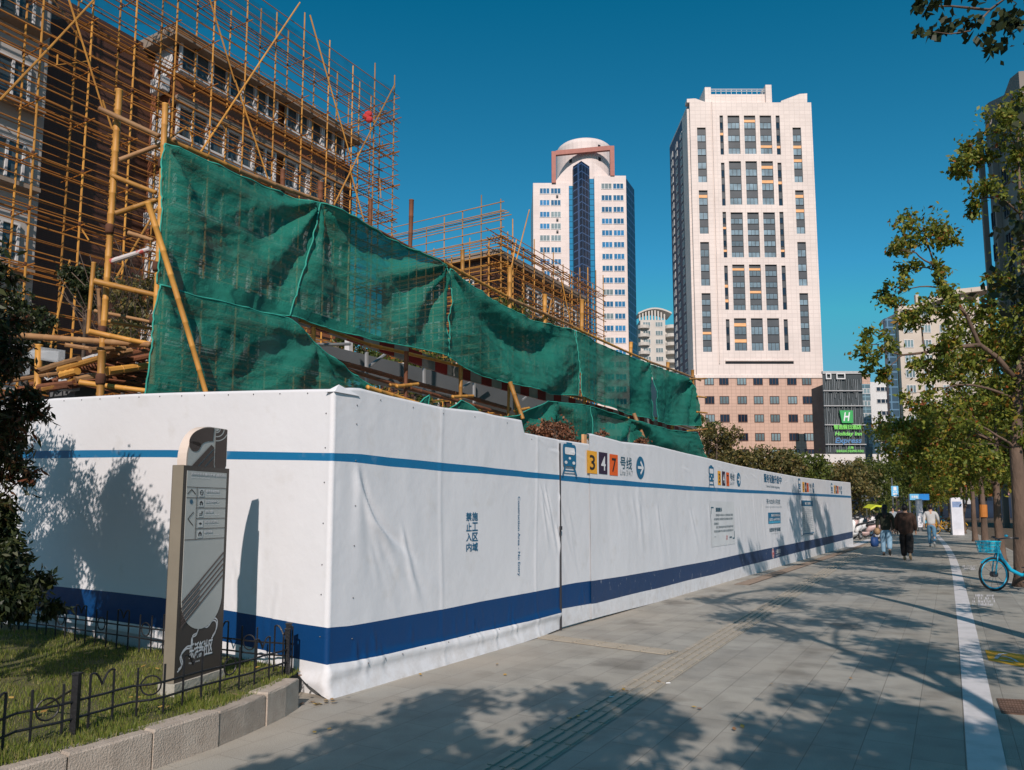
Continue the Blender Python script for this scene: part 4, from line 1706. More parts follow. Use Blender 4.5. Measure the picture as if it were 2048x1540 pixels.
# ---- hotel with fins and green lettering
DH = 140.0
fh = Face((0, DH, 0), (1, 0, 0))
xh0, xh1 = dep(1648, 830, DH).x, dep(1727, 830, DH).x
xhs = dep(1640.5, 830, DH + 14).x
zh = dep(1690, 748, DH).z
hot = thing('hotel_building', 'dark glass hotel with thin white fins and big green lettering', 'hotel', Vector(((xh0 + xh1) / 2, DH, 0)))
mb = MB()
mb.prism([Vector((xh0, DH, 0)), Vector((xh1, DH, 0)), Vector((xh1, DH + 18, 0)), Vector((xhs, DH + 18, 0)), Vector((xhs, DH + 12, 0))], (0, 0, zh))
mb.build('glass_wall', M('hotel_glass', (0.06, 0.072, 0.078), 0.5, 0.3, 0.3, spec=.15), hot)
random.seed(6)
fin = MB()
x = xh0 + .1
while x < xh1 - .1:
    zz = dep(1690, 905, DH).z
    while zz < zh - 1:
        if random.random() < .55:
            hgt = random.uniform(1.5, 4)
            hgt = min(hgt, zh - 1 - zz)
            fin.box((x, DH - .25, zz), (x + random.uniform(.05, .12), DH - .01, zz + hgt), 0)
            zz += hgt
        else:
            zz += 2
    x += .32
fin.build('fins', M('fin_grey', (0.19, 0.21, 0.22), 0.5), hot)
mb = MB()
for y in (781, 811, 849, 888):
    q = dep(1690, y, DH).z
    mb.box((xh0 - .1, DH - .45, q - .18), (xh1 + .1, DH - .26, q - .02), 0)
mb.box((xh0, DH - .2, zh + .01), (xh1, DH + .3, zh + .5), 0)
mb.build('white_band', M('band_grey', (0.40, 0.40, 0.40), .6), hot)
mb = MB()
for (a, b_) in ((1650, 1661), (1671, 1689)):
    q0, q1 = dep(a, 753, DH), dep(b_, 753, DH)
    z0, z1 = dep(a, 759, DH).z, dep(a, 749, DH).z
    mb.box((q0.x, DH - .4, z0), (q1.x, DH - .27, z0 + .2), 0)
    mb.box((q0.x, DH - .4, z1), (q1.x, DH - .27, z1 + .2), 0)
    mb.box((q0.x, DH - .4, z0 + .2), (q0.x + .2, DH - .27, z1), 0)
    mb.box((q1.x - .2, DH - .4, z0 + .2), (q1.x, DH - .27, z1), 0)
mb.build('roof_frame', fr_white, hot)
sgreen = M('sign_green', (0.05, 0.36, 0.10), 0.5, 0.05)
slime = M('sign_lime', (0.20, 0.62, 0.12), 0.5, 0.05)
sblue = M('sign_blue', (0.09, 0.22, 0.42), 0.5, 0.05)
def hpos(d):
    return lambda x, z: Vector((x, DH - d, z))
def hb(x0, x1, y0, y1):
    return dep(x0, 850, DH).x, dep(x1, 850, DH).x, dep(1690, y1, DH).z, dep(1690, y0, DH).z
mb = MB()
a = hb(1676.5, 1702.5, 822, 847)
mb.prism([Vector((a[0] + .35, DH - .5, a[2])), Vector((a[1], DH - .5, a[2])), Vector((a[1], DH - .5, a[3])), Vector((a[0], DH - .5, a[3]))], (0, -.4, 0), 0)
put_text(mb, 'H', a[0] + (a[1] - a[0]) * .25, a[0] + (a[1] - a[0]) * .78, a[2] + .35, a[3] - .35, hpos(.93), 1, bold=.02, shear=.25)
mb.build('logo_sign', [sgreen, ink_white], hot)
for (x0, x1, y0, y1, s, mt, sh, bo) in ((1665, 1719, 850, 859, '智选假日酒店', slime, 0, .045), (1666, 1720, 864, 874, 'Holiday Inn', slime, .25, .03),
                                       (1666, 1719, 876, 890, 'Express', sblue, .25, .02), (1690, 1702, 893, 898, '上海', slime, 0, .04), (1668, 1722, 900, 905, 'SHANGHAI ZHENPING ROAD', slime, 0, .03)):
    mb = MB()
    put_text(mb, s, *hb(x0, x1, y0, y1), hpos(.6), 0, bold=bo, shear=sh)
    n0 = len(mb.v)
    vs = [v.copy() for v in mb.v]
    mb.build('lettering', mt, hot)

# low pale wall and podium behind the trees
mb = MB()
q0, q1 = dep(1480, 925, 120), dep(1800, 925, 120)
mb.box((q0.x, 120, dep(1700, 942, 120).z), (q1.x, 121, dep(1700, 908, 120).z), 0)
tag(mb.build('podium_wall', M('podium_white', (0.62, 0.57, 0.54), 0.7, .05, .3)), 'long plain pale podium wall behind the trees below the hotel lettering', 'wall')

# ---- tall shaded building at the right edge
DR = 62.0
sdw = Vector((0.20, 1, 0)).normalized()
Pn = dep(2037, 500, DR); Pn.z = 0
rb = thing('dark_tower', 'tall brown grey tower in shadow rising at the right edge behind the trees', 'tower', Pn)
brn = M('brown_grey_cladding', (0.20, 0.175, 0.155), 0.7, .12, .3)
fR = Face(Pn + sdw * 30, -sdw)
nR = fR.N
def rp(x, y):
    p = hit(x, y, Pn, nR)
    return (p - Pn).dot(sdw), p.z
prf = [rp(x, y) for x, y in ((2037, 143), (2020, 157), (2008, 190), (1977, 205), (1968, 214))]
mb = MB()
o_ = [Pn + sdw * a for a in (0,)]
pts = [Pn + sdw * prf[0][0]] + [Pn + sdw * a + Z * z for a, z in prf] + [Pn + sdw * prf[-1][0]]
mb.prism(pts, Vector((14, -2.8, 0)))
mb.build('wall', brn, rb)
ws = Wins(rb)
for k in range(14):
    z = 3 + k * 2.9
    for a in (1.4, 4.0):
        if z < prf[-1][1] - 4:
            ws.add(win_mesh(1.0, 1.5, 2, 1, gl_dark, fr_dark, .08), fR, 30 - a, z, .02)
ws.done()
mb = MB()
for a in (2.7, 5.4):
    fbox(mb, fR, 30 - a - .15, 30 - a + .15, 0, prf[-1][1] - 2, .01, .45)
mb.build('pier', brn, rb)

# ---- dark shops facing the junction
DS = 117.0
xs0, xs1 = dep(1560, 1018, DS).x, dep(2160, 1018, DS).x
shop = thing('shop_row', 'low dark row of shops with grey fascia closing the street behind the tree trunks', 'shops', Vector(((xs0 + xs1) / 2, DS, 0)))
xm_ = dep(1800, 1018, DS).x
ztl, ztr = dep(1700, 943, DS).z, dep(1980, 926, DS).z
mb = MB()
mb.box((xs0, DS, -.1), (xm_, DS + 2.5, ztl))
mb.box((xm_ + .01, DS, -.1), (xs1, DS + 8, ztr))
mb.build('wall', M('shop_dark', (0.035, 0.035, 0.04), 0.6, .25, .3), shop)
mb = MB()
mb.box((xm_, DS - .8, dep(1980, 972, DS).z), (xs1, DS - .01, dep(1980, 962, DS).z))
mb.build('white_fascia', M('fascia_white', (0.5, 0.46, 0.42), .6), shop)
mb = MB()
mb.box((xm_, DS - .5, dep(1980, 950, DS).z), (xs1, DS - .01, dep(1980, 930, DS).z))
mb.build('grey_fascia', M('shop_fascia', (0.12, 0.13, 0.15), .5, .3, .3), shop)
random.seed(12)
x = xs0 + 1
while x < xs1 - 4:
    mb = MB()
    mb.box((x, DS - .08, .3), (x + 3.6, DS - .004, 3.3))
    mb.build('shop_window', gl_dark, shop)
    x += 4.3
for k, (px0, px1, y0, y1, nm, c) in enumerate(((1962, 1990, 992, 986, 'orange', (0.55, 0.16, 0.03)), (2000, 2040, 966, 950, 'blue', (0.02, 0.12, 0.30)), (1930, 1945, 1008, 995, 'white', (0.5, 0.5, 0.5)),
                                           (1845, 1860, 992, 986, 'red', (0.5, 0.03, 0.03)), (1722, 1738, 1012, 984, 'pale', (0.20, 0.22, 0.26)), (2008, 2018, 990, 975, 'rose', (0.4, 0.2, 0.2)))):
    a_, b__ = dep(px0, y0, DS - 1), dep(px1, y1, DS - 1)
    mb = MB()
    mb.box((a_.x, DS - 1.0, a_.z), (b__.x, DS - .81, b__.z))
    mb.build('sign_panel', M('shop_sign_' + nm, c, .5), shop)
# ------------------------------------------------------------------ bamboo
bam = M('bamboo', (0.54, 0.265, 0.05), 0.55, 0.25, 1.5, col2=(0.36, 0.165, 0.035), objrand=0.32, bump=.15, bscale=12)
bam2 = M('old_bamboo', (0.33, 0.19, 0.085), 0.65, 0.25, 2.0, col2=(0.23, 0.11, 0.045), objrand=0.25)
bamL = M('bamboo_ledger', (0.42, 0.17, 0.03), 0.6, 0.25, 1.5, col2=(0.27, 0.10, 0.02), objrand=0.22)
rustp = M('rusty_tube', (0.20, 0.070, 0.028), 0.75, 0.3, 5, col2=(0.12, 0.045, 0.022), bump=.3, bscale=60)
knot = M('binding', (0.09, 0.035, 0.018), 0.85, 0.3, 8)
rnd = random.Random(77)

def pole_mb(a, b, r=.045, n=6, bend=.012, nodes=False, m=0, taper=.82, ties=()):
    a, b = Vector(a), Vector(b)
    L = (b - a).length
    mb = MB()
    d = (b - a).normalized()
    u = d.orthogonal().normalized()
    v = d.cross(u)
    ph = rnd.uniform(0, 6.28)
    if nodes:
        k = max(3, int(L / .28))
        pts, rr_ = [], []
        for i in range(k + 1):
            t = i / k
            off = (u * math.cos(ph) + v * math.sin(ph)) * math.sin(math.pi * t) * bend * L
            r_ = r * (1 - (1 - taper) * t)
            for dt, kk in ((-.012 / L, 1.0), (0, 1.13), (.012 / L, 1.0)):
                if 0 <= t + dt <= 1:
                    pts.append(a + d * L * (t + dt) + off)
                    rr_.append(r_ * kk)
        mb.tube(pts, rr_, n, m)
    else:
        k = max(1, min(6, int(L / 1.5)))
        pts, rr_ = [], []
        for i in range(k + 1):
            t = i / k
            off = (u * math.cos(ph) + v * math.sin(ph)) * math.sin(math.pi * t) * bend * L * .6
            pts.append(a + d * L * t + off)
            rr_.append(r * (1 - (1 - taper) * t))
        mb.tube(pts, rr_, n, m)
    for t in ties:
        p = a + d * L * t
        mb.tube([p - d * r * 1.5, p - d * r * .8, p + d * r * .9, p + d * r * 1.4], [r * 1.12, r * 1.3, r * 1.24, r * 1.1], n, 1)
    return mb

def scaffold(name, label, O, U, N, nb, bay, z0, z1, lift, side_bays=0, group=None, braces=(), left_top=None, rr_=.045, extra=1.2, phase=0.0, group2=None, tops=None):
    """bamboo scaffold: outer row on the line O+U*s, inner row one metre behind (-N)"""
    root = thing(name, label, 'scaffold', O, group=group)
    std = Parts(root, 'standard', [bam, knot], 99)
    led = Parts(root, 'ledger', [bamL, knot], 99)
    tra = Parts(root, 'transom', [bamL, knot], 99)
    brc = Parts(root, 'brace', [bam, knot], 99)
    L = nb * bay
    zt = lambda i: (tops[min(i, len(tops) - 1)] if tops else z1)
    def dist(p):
        return (Vector(p) - CAMP).length
    depthw = 1.05
    for row, d in enumerate((0.0, -depthw)):
        for i in range(nb + 1):
            s = i * bay + phase
            top = z1 + rnd.uniform(-.25, extra) - (0 if row == 0 else .6)
            p = O + U * s + N * d
            lean = rnd.uniform(-.05, .05)
            ties = [(z - z0) / (top - z0) for z in np.arange(z0 + lift, z1, lift)]
            std.add(pole_mb(p + Z * z0, p + U * lean + Z * top, rr_, 6, .002, ties=ties), dist(p) + row * 30)
    nl = int((z1 - z0) / lift)
    for k in range(nl + 1):
        z = z0 + k * lift
        # main ledgers, guard rails and the deck bundle
        hs_ = [(0.0, 0.0), (lift * .24, 0.0), (lift * .47, 0.0), (lift * .73, 0.0), (0.0, -depthw), (lift * .33, -depthw), (lift * .66, -depthw)]
        for j in range(3):
            hs_.append((0.06, -.25 - j * .28))
        for dz, d in hs_:
            if z + dz > z1 + .3:
                continue
            a = O + U * (phase - rnd.uniform(.15, .5)) + N * (d + (.05 if d == 0 else 0)) + Z * (z + dz + rnd.uniform(-.09, .09))
            b = O + U * (L + phase + rnd.uniform(.15, .6)) + N * (d + (.05 if d == 0 else 0)) + Z * (z + dz + rnd.uniform(-.10, .10))
            led.add(pole_mb(a, b, rr_ * rnd.uniform(.45, .85), 5, .004), z + (0 if d == 0 else 40))
        for i in range(nb + 1):
            s = i * bay + phase
            a = O + U * (s + .04) + N * (rnd.uniform(.15, .5)) + Z * (z - .05)
            b = O + U * (s + .04) + N * (-depthw - rnd.uniform(.1, .4)) + Z * (z - .05 + rnd.uniform(-.03, .03))
            tra.add(pole_mb(a, b, rr_ * .62, 5, .003, m=0), dist(a))
    for q in range(nb * 3):       # odd short lengths left lashed on
        s = rnd.uniform(0, L); z = z0 + rnd.uniform(.1, .95) * (z1 - z0)
        a = O + U * s + N * rnd.uniform(-1.0, .12) + Z * z
        b = a + U * rnd.uniform(-1.6, 1.6) + Z * rnd.uniform(-1.3, 1.3) * (rnd.random() < .5) + N * rnd.uniform(-.2, .2)
        brc.add(pole_mb(a, b, rr_ * rnd.uniform(.5, .8), 5, .004), 500)
    for (s0_, za, s1_, zb_) in braces:
        a = O + U * s0_ + N * .12 + Z * za
        b = O + U * s1_ + N * .12 + Z * zb_
        brc.add(pole_mb(a, b, rr_ * .95, 6, .004))
    # return side
    if side_bays:
        O2 = O + U * (L + phase)
        for i in range(1, side_bays + 1):
            for off in (0, -1.0):
                p = O2 - N * (i * bay) + U * off
                top = z1 + rnd.uniform(-.3, extra) - (.4 if off else 0)
                std.add(pole_mb(p + Z * z0, p + Z * top, rr_, 6, .002), 200 + i)
        for k in range(nl + 1):
            z = z0 + k * lift
            for dz, off in ((0, 0), (lift * .3, 0), (lift * .62, 0), (0, -1.0), (.06, -.35), (.06, -.65)):
                if z + dz > z1 + .3:
                    continue
                a = O2 + N * rnd.uniform(.2, .5) + U * (off + .05) + Z * (z + dz)
                b = O2 - N * (side_bays * bay + .4) + U * (off + .05) + Z * (z + dz + rnd.uniform(-.05, .05))
                led.add(pole_mb(a, b, rr_ * .62, 5, .003), 100 + z)
            for i in range(side_bays + 1):
                a = O2 - N * (i * bay) + U * .45 + Z * (z - .05)
                b = O2 - N * (i * bay) - U * 1.35 + Z * (z - .05)
                tra.add(pole_mb(a, b, rr_ * .62, 5, .003), 200)
    for p_ in (std, led, tra, brc):
        p_.done()
    return root

# frame of the near building
A0 = dep(375, 1018, 31.0); A0.z = 0
AN = WN.copy()
U = WD.copy()
BAY = 1.72
# corner pole of the scaffold as seen at px 785
pc = hit(785, 400, A0, AN)
sc_end = (pc - A0).dot(U)
nb = 17
phase_s = sc_end - nb * BAY
ztopA = hit(785, 185, A0, AN).z
OA = A0 + U * phase_s
br_list = []
def bs(px, py, d=0.12):
    p = hit(px, py, OA + AN * d, AN)
    return (p - OA).dot(U), p.z
for (x0, y0, x1, y1) in ((0, 200, 192, -5), (135, -10, 205, 215), (205, 200, 225, 260), (392, 318, 600, 5), (420, 0, 470, 165), (470, 160, 540, 370), (620, 30, 700, 310),
                         (668, 410, 722, 300), (722, 300, 790, 168), (700, 340, 735, 470), (230, 560, 330, 390), (100, 700, 140, 520)):
    a_, b_ = bs(x0, y0), bs(x1, y1)
    br_list.append((a_[0], a_[1], b_[0], b_[1]))
scA = scaffold('bamboo_scaffold', 'tall golden bamboo scaffold wrapped round the near brick apartment building', OA, U, AN, nb, BAY, 0.0, ztopA, 1.95, side_bays=6, braces=br_list, rr_=.042)

# ---- near apartment building
bldA = thing('brick_apartments', 'brick apartment building with white framed window bands behind the tall bamboo scaffold', 'apartment building', A0 - AN * 1.5)
brick_o = tilemat('orange_brick', (0.27, 0.10, 0.045), .24, .075, .008, dark=.7)
brick_d = tilemat('brown_brick', (0.085, 0.036, 0.022), .24, .075, .008, dark=.6)
plaster = M('grey_plaster', (0.40, 0.375, 0.35), .85, .12, .6, bump=.1, bscale=10)
conc = M('eave_concrete', (0.24, 0.19, 0.15), .85, .15, .8)
gl_apt = glassmat('apartment_window_glass', (0.05, 0.07, 0.08), .12)
fA = Face(A0 - AN * 1.5, U, AN)
zroof = 21.4
su = lambda px, py=300: (hit(px, py, fA.O, AN) - fA.O).dot(U)
sL, sR = su(345, 200), su(690, 330)
s85 = su(84, 300)
mb = MB()
fbox(mb, fA, sL, sR, 0, zroof, -9, 0)
mb.build('main_wall', brick_o, bldA)
mb = MB()
fbox(mb, fA, s85 + .01, sL - .01, 0, zroof + .3, -9, -1.5)
fbox(mb, fA, sR + .01, sR + 1.9, 0, zroof - .4, -8.5, -1.2)
mb.build('recessed_wall', brick_d, bldA)
mb = MB()
fbox(mb, fA, s85 - 22, s85, 0, zroof + .5, -9, 0)
mb.build('plaster_wing', plaster, bldA)
mb = MB()
fbox(mb, fA, sL - .5, sR + .5, zroof + .01, zroof + .35, -9.2, .75)
fbox(mb, fA, sL - .2, sR + .2, zroof + .36, zroof + .8, -9, .2)
mb.build('eave', conc, bldA)
# storeys
ztop_w = hit(400, 108, fA.O, AN).z
pitch = 2.95
fl0 = [ztop_w - k * pitch for k in range(7)]
mbL = MB()
for zt_ in fl0:
    fbox(mbL, fA, sL - .12, sR + .02, zt_ + .01, zt_ + .28, .004, .55)
split_build(mbL, 'lintel_slab', conc, bldA)
ws = Wins(bldA, 'window', 95)
for k, zt_ in enumerate(fl0):
    h = 1.45
    s = sL + .05
    i = 0
    while s + 1.3 < sR - .3:
        wd = (1.55, .9, 1.55, 1.3)[i % 4]
        ws.add(win_mesh(wd, h, 2 if wd > 1 else 1, 1, gl_apt, fr_white, .09, dpt=.16), fA, s + wd / 2, zt_ - h, .20)
        s += wd + (.03 if i % 4 != 3 else .55)
        i += 1
    # glazed-in balcony box behind the windows
# left wing windows
for k in range(7):
    zt_ = zroof - 1.0 - k * pitch
    for s in (s85 - 1.5, s85 - 4.6, s85 - 7.7, s85 - 10.8):
        ws.add(win_mesh(1.8, 1.5, 3, 1, gl_apt, fr_white, .08), fA, s, zt_ - 1.5, .02)
ws.done()
mb = MB()
for k in range(7):
    zt_ = zroof - 1.0 - k * pitch
    fbox(mb, fA, s85 - 3.2, s85 - .2, zt_ - 1.75, zt_ - 1.6, .004, .5)
    fbox(mb, fA, s85 - 6.4, s85 - 3.4, zt_ - 1.75, zt_ - 1.6, .004, .5)
split_build(mb, 'sill', conc, bldA)
mb = MB()
for zt_ in fl0:
    fbox(mb, fA, sL, sR - .6, zt_ - 1.46 - .1, zt_ - 1.46, .004, .32)
split_build(mb, 'window_band_sill', fr_white, bldA)
for k, (px, py) in enumerate(((312, 160), (305, 285), (262, 440), (318, 395))):
    p = hit(px, py, A0 - AN * 2.2 + U * .0, U) if False else None
# air conditioners on the side wall of the main block
fS = Face(fA.P(sL, 0, -1.5), AN)
for k, zt_ in enumerate(fl0[:5]):
    mb = MB()
    P0 = fA.P(sL - .45, zt_ - 2.4, -.9)
    mb.box((0, 0, 0), (.35, .8, .6), 0, Matrix.Translation(P0) @ Matrix(((U.x, AN.x, 0, 0), (U.y, AN.y, 0, 0), (0, 0, 1, 0), (0, 0, 0, 1))))
    mb.build('air_conditioner', fr_white, bldA)
# white side windows of the bay
mb = MB()
for zt_ in fl0:
    mb.prism([fA.P(sL - .03, zt_ - 1.5, -1.3), fA.P(sL - .03, zt_ - 1.5, -.1), fA.P(sL - .002, zt_ - 1.5, -.1), fA.P(sL - .002, zt_ - 1.5, -1.3)][::-1], (0, 0, 1.5))
split_build(mb, 'side_window', fr_white, bldA)

# fine debris net fixed on the upper scaffold
def netmat(name, col, alpha, scale=1.2, hi=.25):
    m = bpy.data.materials.new(name)
    m.use_nodes = True
    n, l, b = nodes_of(m)
    tc = n.new('ShaderNodeTexCoord')
    nz = n.new('ShaderNodeTexNoise'); nz.inputs['Scale'].default_value = scale; nz.inputs['Detail'].default_value = 6
    mp = n.new('ShaderNodeMapping'); mp.inputs['Scale'].default_value = (1, 1, .35)
    l.new(tc.outputs['Object'], mp.inputs[0]); l.new(mp.outputs[0], nz.inputs[0])
    mx = n.new('ShaderNodeMix'); mx.data_type = 'RGBA'
    mx.inputs[6].default_value = (*[c * .6 for c in col], 1)
    mx.inputs[7].default_value = (*[min(1, c * 1.3) for c in col], 1)
    l.new(nz.outputs[0], mx.inputs[0])
    l.new(mx.outputs[2], b.inputs['Base Color'])
    b.inputs['Roughness'].default_value = .85
    b.inputs['Specular IOR Level'].default_value = .12
    tl = n.new('ShaderNodeBsdfTranslucent'); l.new(mx.outputs[2], tl.inputs[0])
    ms = n.new('ShaderNodeMixShader'); ms.inputs[0].default_value = .3
    l.new(b.outputs[0], ms.inputs[1]); l.new(tl.outputs[0], ms.inputs[2])
    tr = n.new('ShaderNodeBsdfTransparent')
    n2 = n.new('ShaderNodeTexNoise'); n2.inputs['Scale'].default_value = .9; n2.inputs['Detail'].default_value = 3
    l.new(tc.outputs['Object'], n2.inputs[0])
    mr = n.new('ShaderNodeMapRange'); mr.inputs[1].default_value = .35; mr.inputs[2].default_value = .7
    mr.inputs[3].default_value = alpha; mr.inputs[4].default_value = alpha - hi
    l.new(n2.outputs[0], mr.inputs[0])
    m3 = n.new('ShaderNodeMixShader')
    l.new(mr.outputs[0], m3.inputs[0])
    l.new(tr.outputs[0], m3.inputs[1]); l.new(ms.outputs[0], m3.inputs[2])
    l.new(m3.outputs[0], n['Material Output'].inputs[0])
    n3 = n.new('ShaderNodeTexNoise'); n3.inputs['Scale'].default_value = 6; n3.inputs['Detail'].default_value = 9; n3.inputs['Roughness'].default_value = .68
    l.new(tc.outputs['Object'], n3.inputs[0])
    bp = n.new('ShaderNodeBump'); bp.inputs['Strength'].default_value = .9; bp.inputs['Distance'].default_value = .05
    l.new(n3.outputs[0], bp.inputs['Height']); l.new(bp.outputs[0], b.inputs['Normal'])
    return m

thinnet = netmat('thin_blue_net', (0.02, 0.09, 0.13), .30, .6, .22)
def plane_net(name, label, P, n_, pts, mat, parent=None, amp=.15):
    mb = MB()
    a, b_, c, d = [hit(x, y, P, n_) for x, y in pts]
    NN = 14
    rows = []
    for j in range(NN + 1):
        row = []
        for i in range(NN * 2 + 1):
            u, v = i / (NN * 2), j / NN
            p = a.lerp(b_, u).lerp(d.lerp(c, u), v)
            p = p + n_ * (amp * noise.noise(p * .5))
            row.append(p)
        rows.append(row)
    mb.grid(rows)
    return mb
mb = plane_net('', '', OA - AN * .1, AN, [(455, -30), (786, 178), (786, 235), (455, 60)], thinnet)
o = mb.build('guard_net', thinnet, scA)
mb = plane_net('', '', OA - AN * .1, AN, [(-40, -120), (455, -30), (455, 60), (-40, 30)], thinnet)
o = mb.build('guard_net', thinnet, scA)
# a red work cloth on the scaffold
mb = MB()
p = hit(737, 228, OA + AN * .1, AN)
for i in range(3):
    mb.ball(p + Vector((rnd.uniform(-.2, .2), 0, -.15 * i)), (.22, .12, .18), 0, 8, 6)
tag(mb.build('red_cloth', M('red_rag', (0.45, 0.03, 0.03), .8)), 'small red cloth bundle hanging high on the right corner of the tall scaffold', 'cloth')

# ---- second building and scaffold farther on
DB = 55.0
B0 = dep(1001, 1018, DB); B0.z = 0
ztB = hit(1001, 462, B0, AN).z
b_end = (hit(1207, 620, B0, AN) - B0).dot(U)
nbB = 11
bayB = b_end / nbB
rnd.seed(5)
bl = []
for (x0, y0, x1, y1) in ((1030, 520, 1056, 420), (1100, 600, 1080, 700), (1120, 560, 1150, 700), (1010, 600, 1030, 480)):
    pa = hit(x0, y0, B0, AN); pb = hit(x1, y1, B0, AN)
    bl.append(((pa - B0).dot(U), pa.z, (pb - B0).dot(U), pb.z))
# long side
scB = scaffold('bamboo_scaffold', 'smaller distant bamboo scaffold on the second building, left of the round topped tower', B0, U, AN, nbB, bayB, 0.0, ztB, 1.95, side_bays=0, braces=bl, rr_=.055, extra=1.6)
# front side, poles continue on its left return
stdf = Parts(scB, 'standard', [bam, knot], 60)
ledf = Parts(scB, 'ledger', [bam, knot], 60)
for i in range(7):
    p = B0 - AN * (i * 1.7 + .02)
    stdf.add(pole_mb(p, p + Z * (ztB + rnd.uniform(1.0, 3.2)), .05, 6, .002))
    p = p + U * 1.0
    stdf.add(pole_mb(p, p + Z * (ztB + rnd.uniform(-1, .5)), .05, 6, .002))
for k in range(int(ztB / 1.95) + 2):
    z = k * 1.95
    for dz, off in ((0, -.05), (.65, -.05), (1.25, -.05), (0, 1.0), (.06, .3), (.06, .65)):
        if z + dz > ztB + 2.4:
            continue
        ledf.add(pole_mb(B0 + AN * .3 + U * off + Z * (z + dz), B0 - AN * 11.0 + U * off + Z * (z + dz), .04, 5, .003))
stdf.done(); ledf.done()
bldB = thing('pale_apartments', 'second apartment building with dark roof edge and pale windows behind its bamboo scaffold', 'apartment building', B0 - AN * 1.5)
fB = Face(B0 - AN * 1.5 + U * 1.5, U, AN)
zrB = hit(1003, 497, B0, AN).z
mb = MB()
fbox(mb, fB, 0, 4.8, 0, zrB, -11, 0)
mb.build('brick_block', brick_d, bldB)
mb = MB()
fbox(mb, fB, 4.81, b_end - 3, 0, zrB - .5, -11, -.2)
mb.build('plaster_block', plaster, bldB)
mb = MB()
fbox(mb, fB, -.4, b_end - 2.7, zrB + .01, zrB + .5, -11.3, .5)
mb.build('eave', conc, bldB)
ws = Wins(bldB)
for k in range(7):
    for s in (6.2, 8.6, 11.0, 13.4, 15.8):
        if s < b_end - 4.5:
            ws.add(win_mesh(1.7, 1.9, 2, 1, gl_apt, fr_white, .1), fB, s, zrB - 2.9 - k * 2.95, -.17)
fBf = Face(fB.P(0, 0, -11), AN, -U)
for k in range(7):
    for s in (2.0, 5.2, 8.4):
        ws.add(win_mesh(1.6, 1.5, 2, 1, gl_apt, fr_white, .1), fBf, s, zrB - 2.9 - k * 2.95, .02)
ws.done()

# ------------------------------------------------------------------ near net frame (runs parallel to the hoarding)
NETD = -3.9                     # distance behind the hoarding plane
NP = WC + WN * NETD
def npx(px, py, d=NETD):
    p = hit(px, py, WC + WN * d, WN)
    if (p - WC).dot(WD) < 0.35:       # keep everything behind the left face of the hoarding
        p = hit(px, py, WC + WD * 0.35, WD)
    return p
fr = thing('net_frame', 'bamboo frame carrying the green nets behind the white hoarding', 'frame', wp(2, NETD, 0))
def npole(x0, y0, x1, y1, r, d=NETD, d1=None, mats=None, name='pole', ties=(), par=None, old=False, toground=False):
    a = npx(x0, y0, d); b = npx(x1, y1, d if d1 is None else d1)
    if toground:
        dr = (b - a).normalized()
        if b.z > .02:
            b = b + dr * ((b.z) / max(.2, -dr.z))
    mb = pole_mb(a, b, r, 10, .004, nodes=True, ties=ties)
    return mb.build(name, mats or ([bam2, knot] if old else [bam, knot]), par or fr, smooth=True)
rnd.seed(9)
T3_ = (.08, .2, .36, .5, .62, .8)
npole(331, 208, 299, 790, .040, d=-3.95, ties=(.12, .32, .42, .55, .77, .9), toground=True)
npole(239, 180, 203, 690, .043, d=-4.6, ties=(.27, .46, .66, .8), toground=True)
npole(188, 525, 176, 668, .03, d=-4.9)
npole(198, 578, 202, 680, .028, d=-4.7, old=True)
npole(78, 690, 76, 810, .045, d=-3.9, ties=(.5,), old=False, toground=True)
npole(204, 702, 199, 800, .045, d=-3.7, ties=(.1,), toground=True)
# rungs
for (x0, y0, x1, y1, d, d1, r, old) in ((200, 218, 318, 272, -4.7, -4.0, .045, True), (240, 320, 352, 278, -4.5, -3.95, .04, True), (226, 352, 312, 385, -4.6, -4.0, .04, False),
                                (232, 427, 344, 389, -4.5, -3.9, .045, False), (258, 466, 305, 480, -4.3, -3.95, .035, True), (190, 563, 310, 590, -4.6, -4.0, .05, False),
                                (178, 663, 300, 688, -4.3, -3.95, .045, False), (0, 668, 300, 690, -4.6, -3.9, .055, True), (160, 765, 296, 782, -4.2, -3.85, .045, False),
                                (190, 622, 330, 650, -5.2, -4.3, .03, True), (200, 640, 345, 665, -5.0, -4.3, .03, False)):
    npole(x0, y0, x1, y1, r * .82, d, d1, name='rail', old=old)
mb = pole_mb(npx(222, 523, -4.5), npx(300, 498, -4.0), .035, 10, 0, nodes=False)
mb.build('striped_tube', M('striped_tube', (0.5, 0.08, 0.07), .6, .1, 3, col2=(0.55, 0.5, 0.48), thr=(.48, .52)), fr)
# struts in front of the net
npole(296, 405, 412, 786, .037, -3.50, -3.2, name='strut', toground=False)
npole(1020, 765, 1046, 838, .05, -3.6, -3.3, name='strut')
npole(1024, 766, 1034, 830, .04, -3.7, -3.6, name='strut')
npole(1268, 828, 1292, 886, .055, -3.6, -3.2, name='strut', old=True)
